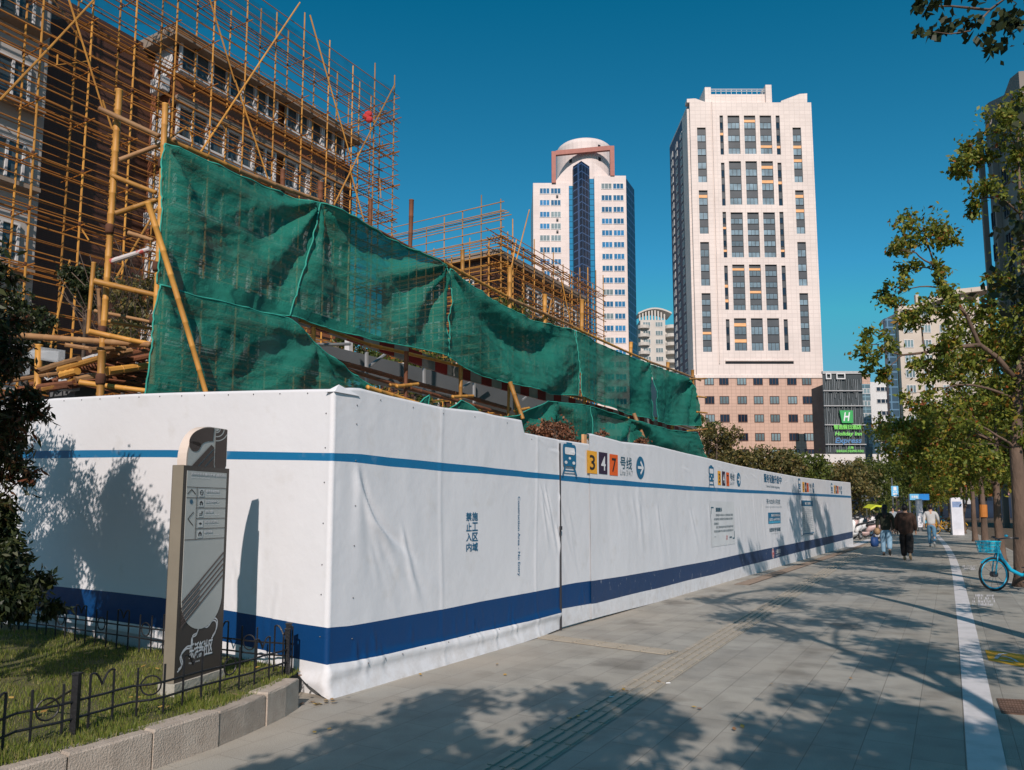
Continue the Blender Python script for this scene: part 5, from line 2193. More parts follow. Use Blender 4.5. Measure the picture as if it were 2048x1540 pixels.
# posts under and above the net line
for (x0, y0, x1, y1, r, m_) in ((627, 655, 627, 700, .035, 0), (823, 400, 820, 500, .045, 1), (813, 703, 811, 806, .04, 1), (922, 722, 921, 800, .045, 0), (1018, 770, 1016, 830, .035, 0),
                                (925, 500, 925, 560, .045, 0), (741, 398, 740, 460, .035, 1), (566, 340, 565, 395, .04, 1), (641, 365, 641, 412, .05, 1), (1020, 535, 1019, 625, .055, 0),
                                (1090, 590, 1089, 655, .055, 0), (1164, 600, 1163, 680, .06, 0), (1262, 685, 1261, 715, .06, 0), (1336, 725, 1335, 755, .06, 0), (1385, 740, 1387, 790, .06, 0),
                                (1255, 835, 1253, 850, .06, 0), (1345, 850, 1344, 865, .06, 0), (1169, 795, 1168, 815, .05, 0)):
    npole(x0, y0, x1, y1, r, -4.05, name='post', mats=[rustp, knot] if m_ else None)
# top rail and rails under the net
toppts = [(335, 283), (480, 345), (640, 405), (820, 500), (890, 528), (1020, 600), (1150, 658), (1300, 727), (1395, 762)]
for i in range(len(toppts) - 1):
    (x0, y0), (x1, y1) = toppts[i], toppts[i + 1]
    npole(x0 - 4, y0 - 4, x1 + 6, y1 - 1, .038, -4.0, name='top_rail', mats=[rustp, knot] if x0 in (640, 820) else ([bam2, knot] if i % 2 else None))
for (pts_, r, d, mm) in (([(600, 640), (740, 690), (930, 735), (1016, 762), (1160, 795), (1395, 862)], .035, -4.2, 0),
                         ([(735, 775), (905, 830), (1020, 838)], .04, -3.6, 0), ([(600, 705), (800, 758), (925, 790), (1020, 818)], .05, -4.4, 1), ([(640, 722), (800, 772), (930, 806), (1010, 828)], .04, -4.2, 1),
                         ([(780, 770), (815, 772)], .03, -4, 0)):
    for i in range(len(pts_) - 1):
        npole(*pts_[i], *pts_[i + 1], r, d, name='rail', mats=[rustp, knot] if mm else None)
for (x0, y0, x1, y1) in ((793, 773, 836, 768), (905, 794, 946, 792), (1030, 822, 1058, 816), (1380, 758, 1412, 757), (1395, 793, 1412, 795), (1394, 824, 1414, 826), (1375, 862, 1414, 858)):
    npole(x0, y0, x1, y1, .035, -3.6, name='rail')

# red and white barrier beam behind the nets
mb = MB()
redp = M('barrier_red', (0.20, 0.015, 0.015), .6, .2, 3)
whp = M('barrier_white', (0.28, 0.275, 0.275), .6, .2, 3)
bp0 = [(345, 562), (640, 648), (900, 742), (1160, 812), (1395, 872)]
sb = []
for x, y in bp0:
    p = npx(x, y, -4.35)
    sb.append(((p - WC).dot(WD), p.z))
s = sb[0][0]
i = 0
while s < sb[-1][0]:
    z_ = np.interp(s, [q[0] for q in sb], [q[1] for q in sb])
    z2_ = np.interp(s + .42, [q[0] for q in sb], [q[1] for q in sb])
    mb.prism([wp(s, -4.35, z_ - .10), wp(s + .42, -4.35, z2_ - .10), wp(s + .42, -4.35, z2_ + .16), wp(s, -4.35, z_ + .16)], WN * -.06, i % 2)
    s += .423
    i += 1
beam = mb.build('barrier_beam', [redp, whp])
tag(beam, 'red and white striped barrier beam showing below the upper green nets', 'barrier')

# green nets
gnet = netmat('green_net', (0.022, 0.215, 0.162), .955, 1.4, .13)
gnet2 = netmat('thick_green_net', (0.022, 0.205, 0.155), .985, 1.4, .06)
hem = M('net_hem', (0.03, 0.30, 0.23), .7, .15, 4)
def net(name, label, top, bot, dpl, folds, mat, nu=60, nv=26, group=None, amp=1.0, hemr=.012, sag=0.0):
    """top, bot: pixel outlines of the sheet's edges from left to right in the plane at offset dpl"""
    T_ = [npx(x, y, dpl) for x, y in top]
    B_ = [npx(x, y, dpl) for x, y in bot]
    def along(P, t):
        L_ = [0]
        for a, b in zip(P, P[1:]):
            L_.append(L_[-1] + (b - a).length)
        d = t * L_[-1]
        for k in range(len(P) - 1):
            if d <= L_[k + 1] or k == len(P) - 2:
                return P[k].lerp(P[k + 1], (d - L_[k]) / max(1e-6, L_[k + 1] - L_[k]))
    root = thing(name, label, 'net', T_[0], group=group)
    wid = (T_[-1] - T_[0]).length
    hgt = (T_[0] - B_[0]).length
    rows = []
    seed = rnd.uniform(0, 50)
    for j in range(nv + 1):
        v = j / nv
        row = []
        for i in range(nu + 1):
            u = i / nu
            p = along(T_, u).lerp(along(B_, u), v)
            x, y = u * wid, v * hgt
            d = 0.0
            for (kind, cx_, cy_, fq, am, ph) in folds:
                if kind == 'r':      # folds fanning out from a tie point
                    dx, dy = x - cx_ * wid, y - cy_ * hgt
                    an = math.atan2(dy, dx)
                    rr2 = math.hypot(dx, dy)
                    d += 1.5 * am * math.sin(an * fq + ph) * min(1, rr2 / .35) * math.exp(-rr2 / (.62 * wid))
                elif kind == 's':    # swags hanging between the two upper corners
                    yy = y - cy_ * hgt * math.sin(math.pi * u) * 1.0
                    d += am * math.sin(yy * fq + ph) * math.sin(math.pi * u) ** .7 * min(1, v * 3)
                else:                # vertical pleats
                    d += am * math.sin(x * fq + ph + .8 * v) * (0.3 + .7 * v)
            d += .07 * noise.noise(Vector((x * .9 + seed, y * .9, 0))) + .05 * noise.noise(Vector((x * 3.0 + seed, y * 2.6, 4)))
            # small crumples
            q = noise.noise(Vector((x * 1.7 + seed, y * 4.5, 9)))
            d += .03 * (1 - abs(q) * 6) if abs(q) < .166 else 0
            p = p + WN * (d * amp)
            if sag:
                p.z -= sag * math.sin(math.pi * u) * (1 - v) * .2
            row.append(p)
        rows.append(row)
    mb = MB()
    mb.grid(rows)
    mb.build('sheet', mat, root, smooth=True)
    mb = MB()
    mb.tube(rows[0], hemr, 6); mb.tube([r_[0] for r_ in rows], hemr, 6)
    mb.tube(rows[-1], hemr * .8, 6); mb.tube([r_[-1] for r_ in rows], hemr, 6)
    mb.build('hem', hem, root, smooth=True)
    return root
GN = 'green nets on the bamboo frame'
nD = NETD + .12
net('green_net', 'largest see-through green net, nearest, at the left end of the upper row', [(336, 285), (480, 350), (640, 406)], [(318, 566), (450, 612), (578, 632)], nD,
    [('r', 0, 0, 7, .06, 0), ('r', 1, 0, 9, .09, 1.5), ('p', 0, 0, 5, .03, 0)], gnet, 90, 46, GN)
net('green_net', 'second upper green net, gathered into deep folds at its right edge', [(641, 406), (760, 470), (892, 531)], [(579, 632), (640, 650), (740, 678), (840, 698), (895, 714)], nD - .02,
    [('r', 0, 0, 9, .09, 2), ('r', 1, 0, 12, .11, 0), ('p', .7, 0, 5, .04, 1)], gnet, 90, 46, GN)
net('green_net', 'third upper green net sagging in broad curved swags', [(898, 538), (985, 600), (1060, 640), (1148, 660)], [(898, 714), (1000, 765), (1090, 786), (1160, 791)], nD,
    [('s', 0, .7, 4.4, .20, 0), ('s', 0, .55, 7.5, .07, 1), ('r', 0, 0, 8, .06, 0)], gnet2, 80, 50, GN)
net('green_net', 'fourth upper green net, flat and dusty, between the swagged net and the end net', [(1153, 662), (1220, 698), (1298, 728)], [(1161, 792), (1230, 816), (1312, 842)], nD - .02,
    [('s', 0, .3, 4, .07, 0), ('r', 1, 0, 7, .05, 0), ('p', 0, 0, 3, .04, 0)], gnet2, 60, 36, GN)
net('green_net', 'last upper green net at the far right end of the frame', [(1300, 729), (1345, 745), (1380, 758)], [(1315, 843), (1350, 850), (1397, 851)], nD,
    [('r', 1, 0, 9, .14, 0), ('p', 0, 0, 3, .05, 0)], gnet2, 60, 36, GN)
GL = 'green nets hanging low behind the hoarding'
net('low_green_net', 'triangular low green net behind the hoarding corner, rails showing through it', [(318, 570), (380, 592), (470, 612), (578, 638), (640, 700), (700, 745), (775, 790)], [(285, 850), (450, 850), (600, 850), (790, 850)], NETD + .20,
    [('r', 0, 0, 6, .06, 1), ('r', .6, 0, 7, .05, 0), ('p', 0, 0, 3, .03, 0)], gnet, 110, 40, GL)
net('low_green_net', 'crumpled low green net peaking beside the brown bush', [(965, 838), (1030, 832), (1098, 802), (1180, 812)], [(965, 905), (1040, 905), (1100, 905), (1180, 920)], -3.4,
    [('r', .65, 0, 8, .12, 0), ('p', 0, 0, 6, .04, 0)], gnet2, 50, 26, GL)
net('low_green_net', 'low green net stretching from the brown bush to the far shrub', [(1180, 812), (1250, 835), (1340, 860), (1395, 866)], [(1180, 925), (1250, 925), (1330, 925), (1414, 925)], -3.4,
    [('r', .3, 0, 8, .12, 0), ('p', 0, 0, 4, .07, 0), ('s', 0, .3, 5, .06, 0)], gnet2, 60, 26, GL)
net('low_green_net', 'small green net tip poking over the hoarding left of the twin posts', [(830, 812), (845, 803), (861, 790)], [(828, 835), (846, 835), (863, 835)], -2.6, [('p', 0, 0, 9, .03, 0)], gnet2, 12, 8, GL)
net('low_green_net', 'small green net hump over the hoarding between the posts', [(898, 820), (921, 800), (935, 808), (962, 836)], [(895, 860), (921, 860), (940, 860), (965, 860)], -2.6, [('r', .4, 0, 6, .05, 0)], gnet2, 20, 10, GL)

# grey steel beam behind the frame
gd = M('grey_beam', (0.13, 0.14, 0.15), .6, .15, .7)
bm_ = thing('steel_beam', 'long grey steel box beam on stub posts under the upper nets', 'beam', npx(630, 712, -5.6))
mb = MB()
a0_, a1_ = npx(560, 668, -5.6), npx(560, 712, -5.6)
b0_, b1_ = npx(1110, 800, -5.6), npx(1110, 840, -5.6)
mb.prism([a1_, b1_, b0_, a0_], WN * -.5)
mb.build('box_section', gd, bm_)
mb = MB()
for x in (702, 897, 1012):
    y = 668 + (x - 560) * .24
    a, b = npx(x - 4, y, -5.7), npx(x + 4, y - 24, -5.7)
    mb.prism([Vector((a.x, a.y, a.z)), wp((b - WC).dot(WD), -5.7, a.z), wp((b - WC).dot(WD), -5.7, b.z), wp((a - WC).dot(WD), -5.7, b.z)], WN * -.12)
mb.build('stub_post', fr_white, bm_)
mb = MB()
for (x0, y0, x1, y1) in ((735, 735, 775, 705), (633, 690, 700, 688), (925, 775, 975, 742), (1045, 800, 1075, 775)):
    mb.tube([npx(x0, y0, -5.3), npx(x1, y1, -5.3)], .03, 6)
for x in (733, 848, 948):
    y = 668 + (x - 560) * .24
    mb.tube([npx(x, y - 5, -5.2), npx(x, y + 55, -5.2)], .04, 6)
mb.build('strut', steel, bm_)

# stacked clutter left: mesh, planks, tubes
cl = thing('material_stack', 'heap of old bamboo, steel mesh and grey channels stacked behind the left hoarding', 'stack', npx(150, 760, -4.6))
rnd.seed(31)
for (x0, y0, x1, y1, r, d, mm) in ((20, 762, 130, 745, .03, -4.2, bam2), (80, 742, 158, 718, .045, -4.3, bam2), (120, 740, 200, 716, .045, -4.2, bam), (40, 780, 150, 765, .05, -4.1, rustp), (130, 745, 300, 712, .05, -4.5, rustp),
                                   (125, 750, 155, 742, .05, -4.1, bam), (150, 760, 290, 735, .045, -4.4, bam2), (90, 778, 150, 762, .045, -4.1, bam), (140, 770, 300, 748, .05, -4.6, rustp), (60, 770, 300, 730, .04, -4.8, rustp),
                                   (210, 712, 262, 702, .05, -4.6, bam2), (200, 720, 300, 700, .04, -4.9, rustp), (0, 790, 140, 772, .04, -4.2, rustp), (215, 742, 300, 730, .05, -4.3, bam), (30, 720, 70, 690, .03, -4.4, bam2),
                                   (180, 700, 250, 697, .035, -4.5, bam2), (130, 690, 240, 708, .03, -4.5, bam2), (95, 752, 190, 728, .04, -4.9, bam2)):
    pole_mb(npx(x0, y0, d), npx(x1, y1, d), r, 8, .006, nodes=mm is not rustp).build('pole', [mm, knot], cl)
for (x0, y0, x1, y1, th) in ((150, 762, 330, 728, 7), (20, 695, 130, 712, 6), (5, 722, 60, 738, 5), (130, 768, 160, 770, 5)):
    mb = MB()
    a, b = npx(x0, y0, -4.7), npx(x1, y1, -4.7)
    h_ = Z * .07
    mb.prism([a - h_, b - h_, b + h_, a + h_], WN * -.15)
    mb.build('steel_channel', M('pale_channel', (0.42, 0.44, 0.46), .5, .1, 2), cl)
mb = MB()
a, b, c, d = npx(80, 745, -4.4), npx(200, 705, -4.9), npx(200, 716, -4.4), npx(95, 760, -4.0)
for i in range(22):
    t = i / 21
    mb.tube([a.lerp(b, t), d.lerp(c, t)], .008, 4)
for i in range(7):
    t = i / 6
    mb.tube([a.lerp(d, t), b.lerp(c, t)], .008, 4)
mb.build('wire_mesh', M('galvanised_wire', (0.45, 0.45, 0.45), .5), cl)
mb = MB()
for i in range(60):
    u, v = rnd.random(), rnd.random()
    p = npx(80 + 210 * u, 785 - 55 * v - 20 * u, -4.5 - rnd.random() * .4)
    q = p + WD * rnd.uniform(.2, .9) - WN * rnd.uniform(-.3, .3) + Z * rnd.uniform(-.06, .06)
    mb.tube([p, q], rnd.uniform(.01, .022), 5)
mb.build('rebar', rustp, cl)
mb = MB()
a, b = npx(150, 795, -4.9), npx(300, 775, -4.9)
mb.prism([a, b, b + Z * .35, a + Z * .22], WN * -.6)
mb.build('grey_box', gd, cl)
# ------------------------------------------------------------------ vegetation
bark = M('bark', (0.125, 0.085, 0.062), .9, .35, 4, bump=.8, bscale=25, stretch=(1, 1, .3))
bark_d = M('dark_bark', (0.075, 0.055, 0.042), .9, .35, 4, bump=.8, bscale=25)
leaf_st = leafmat('street_leaf', [(0, (0.045, 0.075, 0.012)), (.35, (0.15, 0.195, 0.028)), (.80, (0.27, 0.29, 0.045)), (.90, (0.34, 0.28, 0.04)), (.96, (0.34, 0.17, 0.03)), (1, (0.30, 0.07, 0.02))], .45)
leaf_gr = leafmat('green_leaf', [(0, (0.03, 0.055, 0.012)), (.5, (0.10, 0.13, 0.025)), (1, (0.17, 0.19, 0.04))], .35)
leaf_ol = leafmat('olive_leaf', [(0, (0.045, 0.055, 0.02)), (.5, (0.13, 0.12, 0.04)), (.85, (0.20, 0.16, 0.05)), (1, (0.25, 0.16, 0.06))], .3)
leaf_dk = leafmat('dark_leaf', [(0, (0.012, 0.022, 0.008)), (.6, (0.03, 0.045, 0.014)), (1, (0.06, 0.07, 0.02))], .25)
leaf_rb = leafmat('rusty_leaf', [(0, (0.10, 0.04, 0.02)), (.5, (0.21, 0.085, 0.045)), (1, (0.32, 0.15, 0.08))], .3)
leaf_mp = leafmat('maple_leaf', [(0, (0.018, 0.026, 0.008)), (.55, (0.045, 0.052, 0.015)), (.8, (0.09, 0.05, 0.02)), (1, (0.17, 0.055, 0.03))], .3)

def leafcloud(cl, n, size, seed, mat, sub=14, droop=.35, spread=.3, surf=.55, shape4=True, asp=.55, dens=None):
    """cl: [(centre, (rx, ry, rz))]; leaves gathered in small sprays"""
    rg = np.random.default_rng(seed)
    vol = np.array([c[1][0] * c[1][1] * c[1][2] for c in cl]) ** (2 / 3)
    vol = vol / vol.sum()
    Pp, tips = [], []
    for (c, r_), w_ in zip(cl, vol):
        k = max(20, int(n * w_))
        ns = max(3, int(sub * (w_ * len(cl)) ** .7))
        d = rg.normal(size=(ns, 3)); d /= np.linalg.norm(d, axis=1)[:, None]
        rad = surf + (1 - surf) * rg.random(ns) ** .6
        sc_ = np.array(c)[None] + d * rad[:, None] * np.array(r_)[None]
        tips.append((c, sc_))
        idx = rg.integers(0, ns, k)
        sp = spread * np.mean(r_)
        wgt = (0.6 + .8 * rg.random(ns))[idx][:, None]
        Pp.append(sc_[idx] + rg.normal(size=(k, 3)) * sp * wgt * np.array([1, 1, .75]) * .6)
    P_ = np.concatenate(Pp)
    m_ = len(P_)
    L_ = rg.normal(size=(m_, 3)); L_[:, 2] -= droop * 2
    L_ /= np.linalg.norm(L_, axis=1)[:, None]
    A_ = rg.normal(size=(m_, 3))
    W_ = np.cross(L_, A_); W_ /= np.linalg.norm(W_, axis=1)[:, None]
    Nn = np.cross(L_, W_)
    s = size * (0.65 + .7 * rg.random(m_))[:, None]
    v = np.empty((m_, 4, 3))
    v[:, 0] = P_
    v[:, 1] = P_ + L_ * s * .5 + W_ * s * asp * .5 + Nn * s * .08
    v[:, 2] = P_ + L_ * s
    v[:, 3] = P_ + L_ * s * .5 - W_ * s * asp * .5 + Nn * s * .08
    return v.reshape(-1, 3), tips

def leafmesh(name, v, mat):
    me = bpy.data.meshes.new(name)
    nq = len(v) // 4
    me.vertices.add(len(v))
    me.vertices.foreach_set('co', v.astype(np.float32).ravel())
    me.loops.add(len(v))
    me.loops.foreach_set('vertex_index', np.arange(len(v), dtype=np.int32))
    me.polygons.add(nq)
    me.polygons.foreach_set('loop_start', np.arange(0, len(v), 4, dtype=np.int32))
    me.polygons.foreach_set('loop_total', np.full(nq, 4, dtype=np.int32))
    me.materials.append(mat)
    me.update()
    me.validate()
    return me

def curve(a, b, bow, k=6, seed=0):
    rg = random.Random(seed)
    a, b = Vector(a), Vector(b)
    d = b - a
    side = d.orthogonal().normalized() * d.length * .08 * rg.uniform(-1, 1)
    return [a + d * (i / k) + Z * (bow * math.sin(math.pi * i / k)) + side * math.sin(math.pi * i / k) + Vector((rg.uniform(-.03, .03), rg.uniform(-.03, .03), 0)) * (0 < i < k) for i in range(k + 1)]

def tree(name, label, base, trunk, r0, r1, cl, nleaf, lsize, mat, seed=0, bmat=None, group=None, sub=14, twigs=3, spread=.3, droop=.35, cat='tree', surf=.55, limbs=True, asp=.55, extra=None):
    """trunk, cl in coordinates relative to base"""
    base = Vector(base)
    root = thing(name, label, cat, base, group=group)
    mb = MB()
    tp = [Vector(p) for p in trunk]
    n = len(tp)
    rr_ = [r0 + (r1 - r0) * (i / (n - 1)) for i in range(n)]
    fl = [tp[0] - Z * .05] + [tp[0] + (tp[1] - tp[0]) * .12] + tp[1:]
    mb.tube(fl, [r0 * 1.45, r0 * 1.05] + rr_[1:], 10)
    mb.build('trunk', bmat or bark, root, smooth=True, local=True)
    v, tips = leafcloud(cl, nleaf, lsize, seed, mat, sub=sub, spread=spread, droop=droop, surf=surf, asp=asp)
    mb = MB()
    rg = random.Random(seed)
    if limbs:
        for i, (c, sc_) in enumerate(tips):
            c = Vector(c)
            j = max(1, min(n - 1, int(n * .45 + rg.random() * n * .5)))
            cand = [tp[q] for q in range(max(1, n // 3), n)] + [Vector(q_) for e_ in (extra or []) for q_ in e_[0][1:]]
            st = min(cand, key=lambda q: (q - c).length + max(0, q.z - c.z) * 1.5)
            cv = curve(st, c, .12 * (c - st).length, 7, seed + i)
            rb_ = min(r1 * .9, .013 + .009 * (c - st).length)
            mb.tube(cv, [rb_ * (1 - .75 * q / 7) for q in range(8)], 6)
            for q in range(min(twigs * 2, len(sc_))):
                e = Vector(sc_[q])
                s_ = cv[4 + q % 4]
                mb.tube(curve(s_, e, .03, 4, seed + q * 7 + i), [rb_ * .32, rb_ * .26, rb_ * .2, rb_ * .14, rb_ * .08], 4, cap=False)
    if extra:
        for pts_, ra, rb_ in extra:
            k = len(pts_)
            mb.tube(pts_, [ra + (rb_ - ra) * q / (k - 1) for q in range(k)], 7)
    if mb.v:
        mb.build('branch', bmat or bark, root, smooth=True, local=True)
    link('crown', leafmesh('crown', v, mat), root)
    return root

def cluster_px(lst, Y, base, flat=.9):
    out = []
    for x, y, r_ in lst:
        yy = Y + (hash((x, y)) % 7 - 3) * .12 * r_ / 40
        p = dep(x, y, yy) - Vector(base)
        rr_ = r_ / F * Y
        out.append((tuple(p), (rr_, rr_ * 1.0, rr_ * flat)))
    return out

# kerb-side tree line: T(y) positions
def tpos(px, py):
    p = gnd(px, py)
    p.z = 0
    return p
TG = 'street trees in a row along the kerb'
# nearest tree in view, with the forked limbs
b1 = tpos(2046, 1173)
Y1 = b1.y
rel = lambda x, y, dy=0: tuple(dep(x, y, Y1 + dy) - b1)
c1 = cluster_px([(1745, 690, 38), (1772, 748, 22), (1735, 730, 20), (1790, 585, 34), (1815, 545, 28), (1845, 462, 52), (1800, 500, 26), (1895, 472, 24), (1868, 545, 26), (1835, 625, 38), (1880, 600, 38), (1895, 690, 40),
                 (1925, 740, 45), (1860, 740, 38), (1960, 640, 50), (2000, 560, 34), (2010, 700, 60), (2045, 650, 50), (1840, 800, 32), (1900, 830, 45), (1985, 800, 55), (2040, 860, 50), (1930, 900, 30),
                 (1930, 330, 34), (1965, 300, 40), (2010, 250, 44), (2045, 215, 40), (1975, 385, 34), (1950, 420, 24), (2040, 300, 30), (2100, 300, 70), (2120, 500, 80), (2140, 700, 80), (2100, 400, 60)], Y1, b1)
lim = [([rel(2032, 760), rel(1995, 715), rel(1958, 688), rel(1935, 635), rel(1900, 580), rel(1872, 540), rel(1850, 470)], .062, .014),
       ([rel(1958, 690), rel(1900, 695), rel(1850, 705), rel(1806, 710), rel(1760, 700)], .05, .012),
       ([rel(2044, 760), rel(2050, 600), rel(2042, 430), rel(2036, 300)], .06, .02),
       ([rel(2042, 430), rel(2010, 400), rel(1975, 395), rel(1945, 400)], .025, .008)]
tree('street_tree', 'nearest street tree at the right edge with long bare limbs reaching over the pavement', b1, [(0, 0, 0), rel(2040, 1010), rel(2032, 900), rel(2034, 800), rel(2040, 740), rel(2052, 660)], .15, .07, c1, 24000, .108, leaf_st, 3,
     group=TG, sub=16, spread=.34, extra=lim, surf=.35, twigs=2)

# generic street trees, three shapes shared by copies
def gen_tree(seed, label, base, H_=6.3, R_=2.6, n=11000, size=.12, mat=None, hb=2.3, fork=False):
    rg = random.Random(seed)
    cl_ = []
    for i in range(15):
        a = rg.uniform(0, 6.28)
        rr_ = R_ * (.25 + .65 * rg.random())
        z = hb + .5 + (H_ - hb - .9) * rg.random()
        k = 1 - .35 * abs((z - hb) / (H_ - hb) - .45) * 2
        q = rg.uniform(.65, 1.15)
        cl_.append(((rr_ * k * math.cos(a), rr_ * k * math.sin(a), z), (q, q, q * .72)))
    tr = [(0, 0, 0), (rg.uniform(-.03, .03), .02, 1.2), (rg.uniform(-.06, .06), 0, 2.3), (rg.uniform(-.15, .15), 0.1, 3.6), (rg.uniform(-.3, .3), .1, H_ * .8)]
    ex = None
    if fork:
        ex = [([Vector((0, 0, 1.0)), Vector((.28, 0, 2.0)), Vector((.35, 0, 3.0)), Vector((.8, .2, 4.2))], .075, .03)]
    return tree('street_tree', label, base, tr, .13, .045, cl_, n, size, mat or leaf_st, seed, group=TG, sub=10, spread=.36, surf=.4, twigs=1, extra=ex)
b2, b3, b4, b5 = tpos(2004, 1123), tpos(1971, 1097), tpos(1951, 1083), tpos(1928, 1067)
g2 = gen_tree(101, 'second street tree from the right edge, trunk behind the blue bicycle basket', b2, 6.6, 3.1, 25000)
g3 = gen_tree(102, 'third street tree from the right edge, straight trunk with an orange band', b3, 6.9, 3.3, 25000)
g4 = gen_tree(103, 'slim street tree between the banded trunk and the forked tree', b4, 6.5, 3.0, 19000)
g5 = gen_tree(104, 'forked street tree standing beside the white advertising pillar', b5, 6.4, 3.0, 19000, fork=True)
mb = MB()
mb.tube([b3 + Z * 1.25 + Vector((.01, 0, 0)), b3 + Z * 1.75 + Vector((.02, 0, 0))], .145, 12)
o = mb.build('trunk_band', M('orange_band', (0.45, 0.16, 0.03), .7), g3)
far_lab = ['street tree beyond the white pillar, first of the far ones', 'second street tree past the white pillar, above the yellow bicycles', 'street tree past the pillar over the dark parked cars',
           'distant street tree near the blue road sign', 'farthest street tree seen left of the blue road sign']
for i, (px, py) in enumerate(((1902, 1056), (1885, 1050), (1873, 1046), (1845, 1041), (1820, 1038))):
    p = tpos(px, py)
    dup((g2, g3, g4, g5, g2)[i], p, i * 1.7 + .6, 1.0 + .06 * (i % 3), far_lab[i])
# trees across the junction, before the dark shops
for i, (px, Y, lab) in enumerate(((1905, 96, 'distant tree at the junction right of the white pillar'), (1960, 100, 'distant tree across the junction by the orange shop sign'), (2015, 98, 'distant tree across the junction by the blue shop sign'), (1850, 104, 'distant tree across the junction above the red shop sign'))):
    p = dep(px, 1018, Y); p.z = -.1
    dup((g3, g2, g4, g3)[i], p, i * 2.1, 1.5, lab, 'trees across the junction')
# trees off the right of the frame whose shade falls on the pavement, one reaching into the top corner
b0 = Vector((b1.x - 7.35 * .56, b1.y - 7.35, 0))
Y0 = b0.y
c0 = []
rg_ = random.Random(17)
for i in range(9):
    a = rg_.uniform(0, 6.28)
    q = rg_.uniform(.45, .75)
    c0.append(((1.5 + 1.2 * math.cos(a), 1.5 * math.sin(a), rg_.uniform(3.6, 6.4)), (q, q, q * .7)))
for (x, y, r_) in ((1865, 18, 30), (1900, 45, 32), (1850, 60, 16), (1940, 30, 34), (1965, 65, 26), (2000, 40, 36), (1985, 95, 14), (2035, 30, 44), (2090, 40, 70), (1835, 8, 20), (2035, -60, 90), (1930, -50, 60)):
    p = dep(x, y, Y0) - b0
    rr_ = r_ / F * Y0
    c0.append((tuple(p), (rr_, rr_, rr_ * .7)))
rel0 = lambda x, y: tuple(dep(x, y, Y0) - b0)
tree('street_tree', 'street tree just outside the right edge whose drooping sprays hang into the top right corner', b0, [(0, 0, 0), (.05, 0, 1.5), (.1, 0, 3), (.0, 0, 4.6), (-.2, 0, 6.2)], .14, .05, c0, 3600, .115, leaf_dk, 9, group=TG,
     sub=9, spread=.5, surf=.3, twigs=2, asp=.75, limbs=False,
     extra=[([Vector((0, 0, 5.2)), Vector(rel0(2060, -40)), Vector(rel0(1980, 20)), Vector(rel0(1900, 12)), Vector(rel0(1850, 14))], .03, .006),
            ([Vector(rel0(1980, 20)), Vector(rel0(1940, 62)), Vector(rel0(1900, 68)), Vector(rel0(1855, 62))], .012, .004)])
tn = math.tan(R(SUN_ELEV))
def caster(px, py, h_, q, base):
    """crown clump at height h_ whose shade falls on the pavement at the given spot"""
    p = gnd(px, py) - SUN_TRAVEL * (h_ / tn) + Z * h_
    return (tuple(p - base), (q * .86, q * .86, q * .5))
sb_a = Vector((2.72, 0.9, 0))
ca = [caster(px, py, h_, q, sb_a) for px, py, h_, q in ((1440, 1200, 6.0, .55), (1500, 1235, 6.2, .6), (1560, 1205, 6.6, .7), (1625, 1245, 6.2, .6), (1690, 1225, 6.0, .6), (1600, 1175, 6.8, .8), (1700, 1180, 6.8, .8), (1560, 1262, 5.8, .5),
                                                      (1780, 1290, 5.2, .6), (1840, 1310, 5.0, .6), (1750, 1320, 5.0, .5), (1900, 1330, 4.8, .6), (1800, 1240, 6.0, .6), (2100, 1320, 5.0, .9))]
tree('street_tree', 'leaning street tree out of view that throws long limb shadows on the paving', sb_a, [(0, 0, 0), (.22, 0, 1.2), (.50, 0, 2.6), (.85, 0.05, 4.0), (1.15, .2, 5.3)], .15, .07, ca, 9000, .12, leaf_st, 40, group=TG, sub=10, spread=.5, surf=.2, twigs=3,
     extra=[([Vector((.85, .05, 4.0)), Vector((.7, 1.0, 5.2)), Vector((.5, 2.2, 6.2)), Vector((.2, 3.0, 6.8))], .07, .02)])
sb_b = Vector((-1.4, -3.0, 0))
cb = [caster(px, py, h_, q, sb_b) for px, py, h_, q in ((1120, 1395, 4.8, .42), (1210, 1400, 4.9, .45), (1300, 1420, 5.0, .42), (1150, 1450, 4.6, .5), (1250, 1470, 4.6, .5), (1100, 1500, 4.4, .35), (1180, 1530, 4.4, .5), (1345, 1440, 4.8, .25),
                                                      (930, 1400, 4.8, .40), (850, 1425, 4.8, .42), (780, 1460, 4.6, .42), (870, 1480, 4.6, .5), (700, 1500, 4.4, .42), (800, 1530, 4.4, .5), (950, 1540, 4.3, .5), (620, 1540, 4.3, .4), (1050, 1590, 4.2, .7), (800, 1620, 4.2, .7), (1250, 1600, 4.2, .7))]
tree('street_tree', 'spreading tree behind the camera whose crown shades the near paving left of the tactile strip', sb_b, [(0, 0, 0), (.1, 0, 1.4), (.35, .2, 2.8), (.8, .6, 3.8)], .14, .06, cb, 8500, .12, leaf_st, 77, group=TG, sub=12, spread=.42, surf=.2, twigs=3)
sb_c = Vector((1.2, -3.6, 0))
cc = [caster(px, py, h_, q, sb_c) for px, py, h_, q in ((1640, 1405, 5.0, .45), (1740, 1410, 5.0, .5), (1840, 1440, 4.9, .5), (1600, 1470, 4.7, .5), (1700, 1470, 4.7, .55), (1800, 1490, 4.7, .55), (1520, 1510, 4.5, .3), (1620, 1540, 4.5, .5), (1900, 1500, 4.8, .5),
                                                      (1980, 1495, 4.9, .5), (2060, 1500, 5, .6), (1750, 1560, 4.4, .6), (1900, 1580, 4.4, .6), (1600, 1640, 4.2, .7), (1850, 1660, 4.2, .8))]
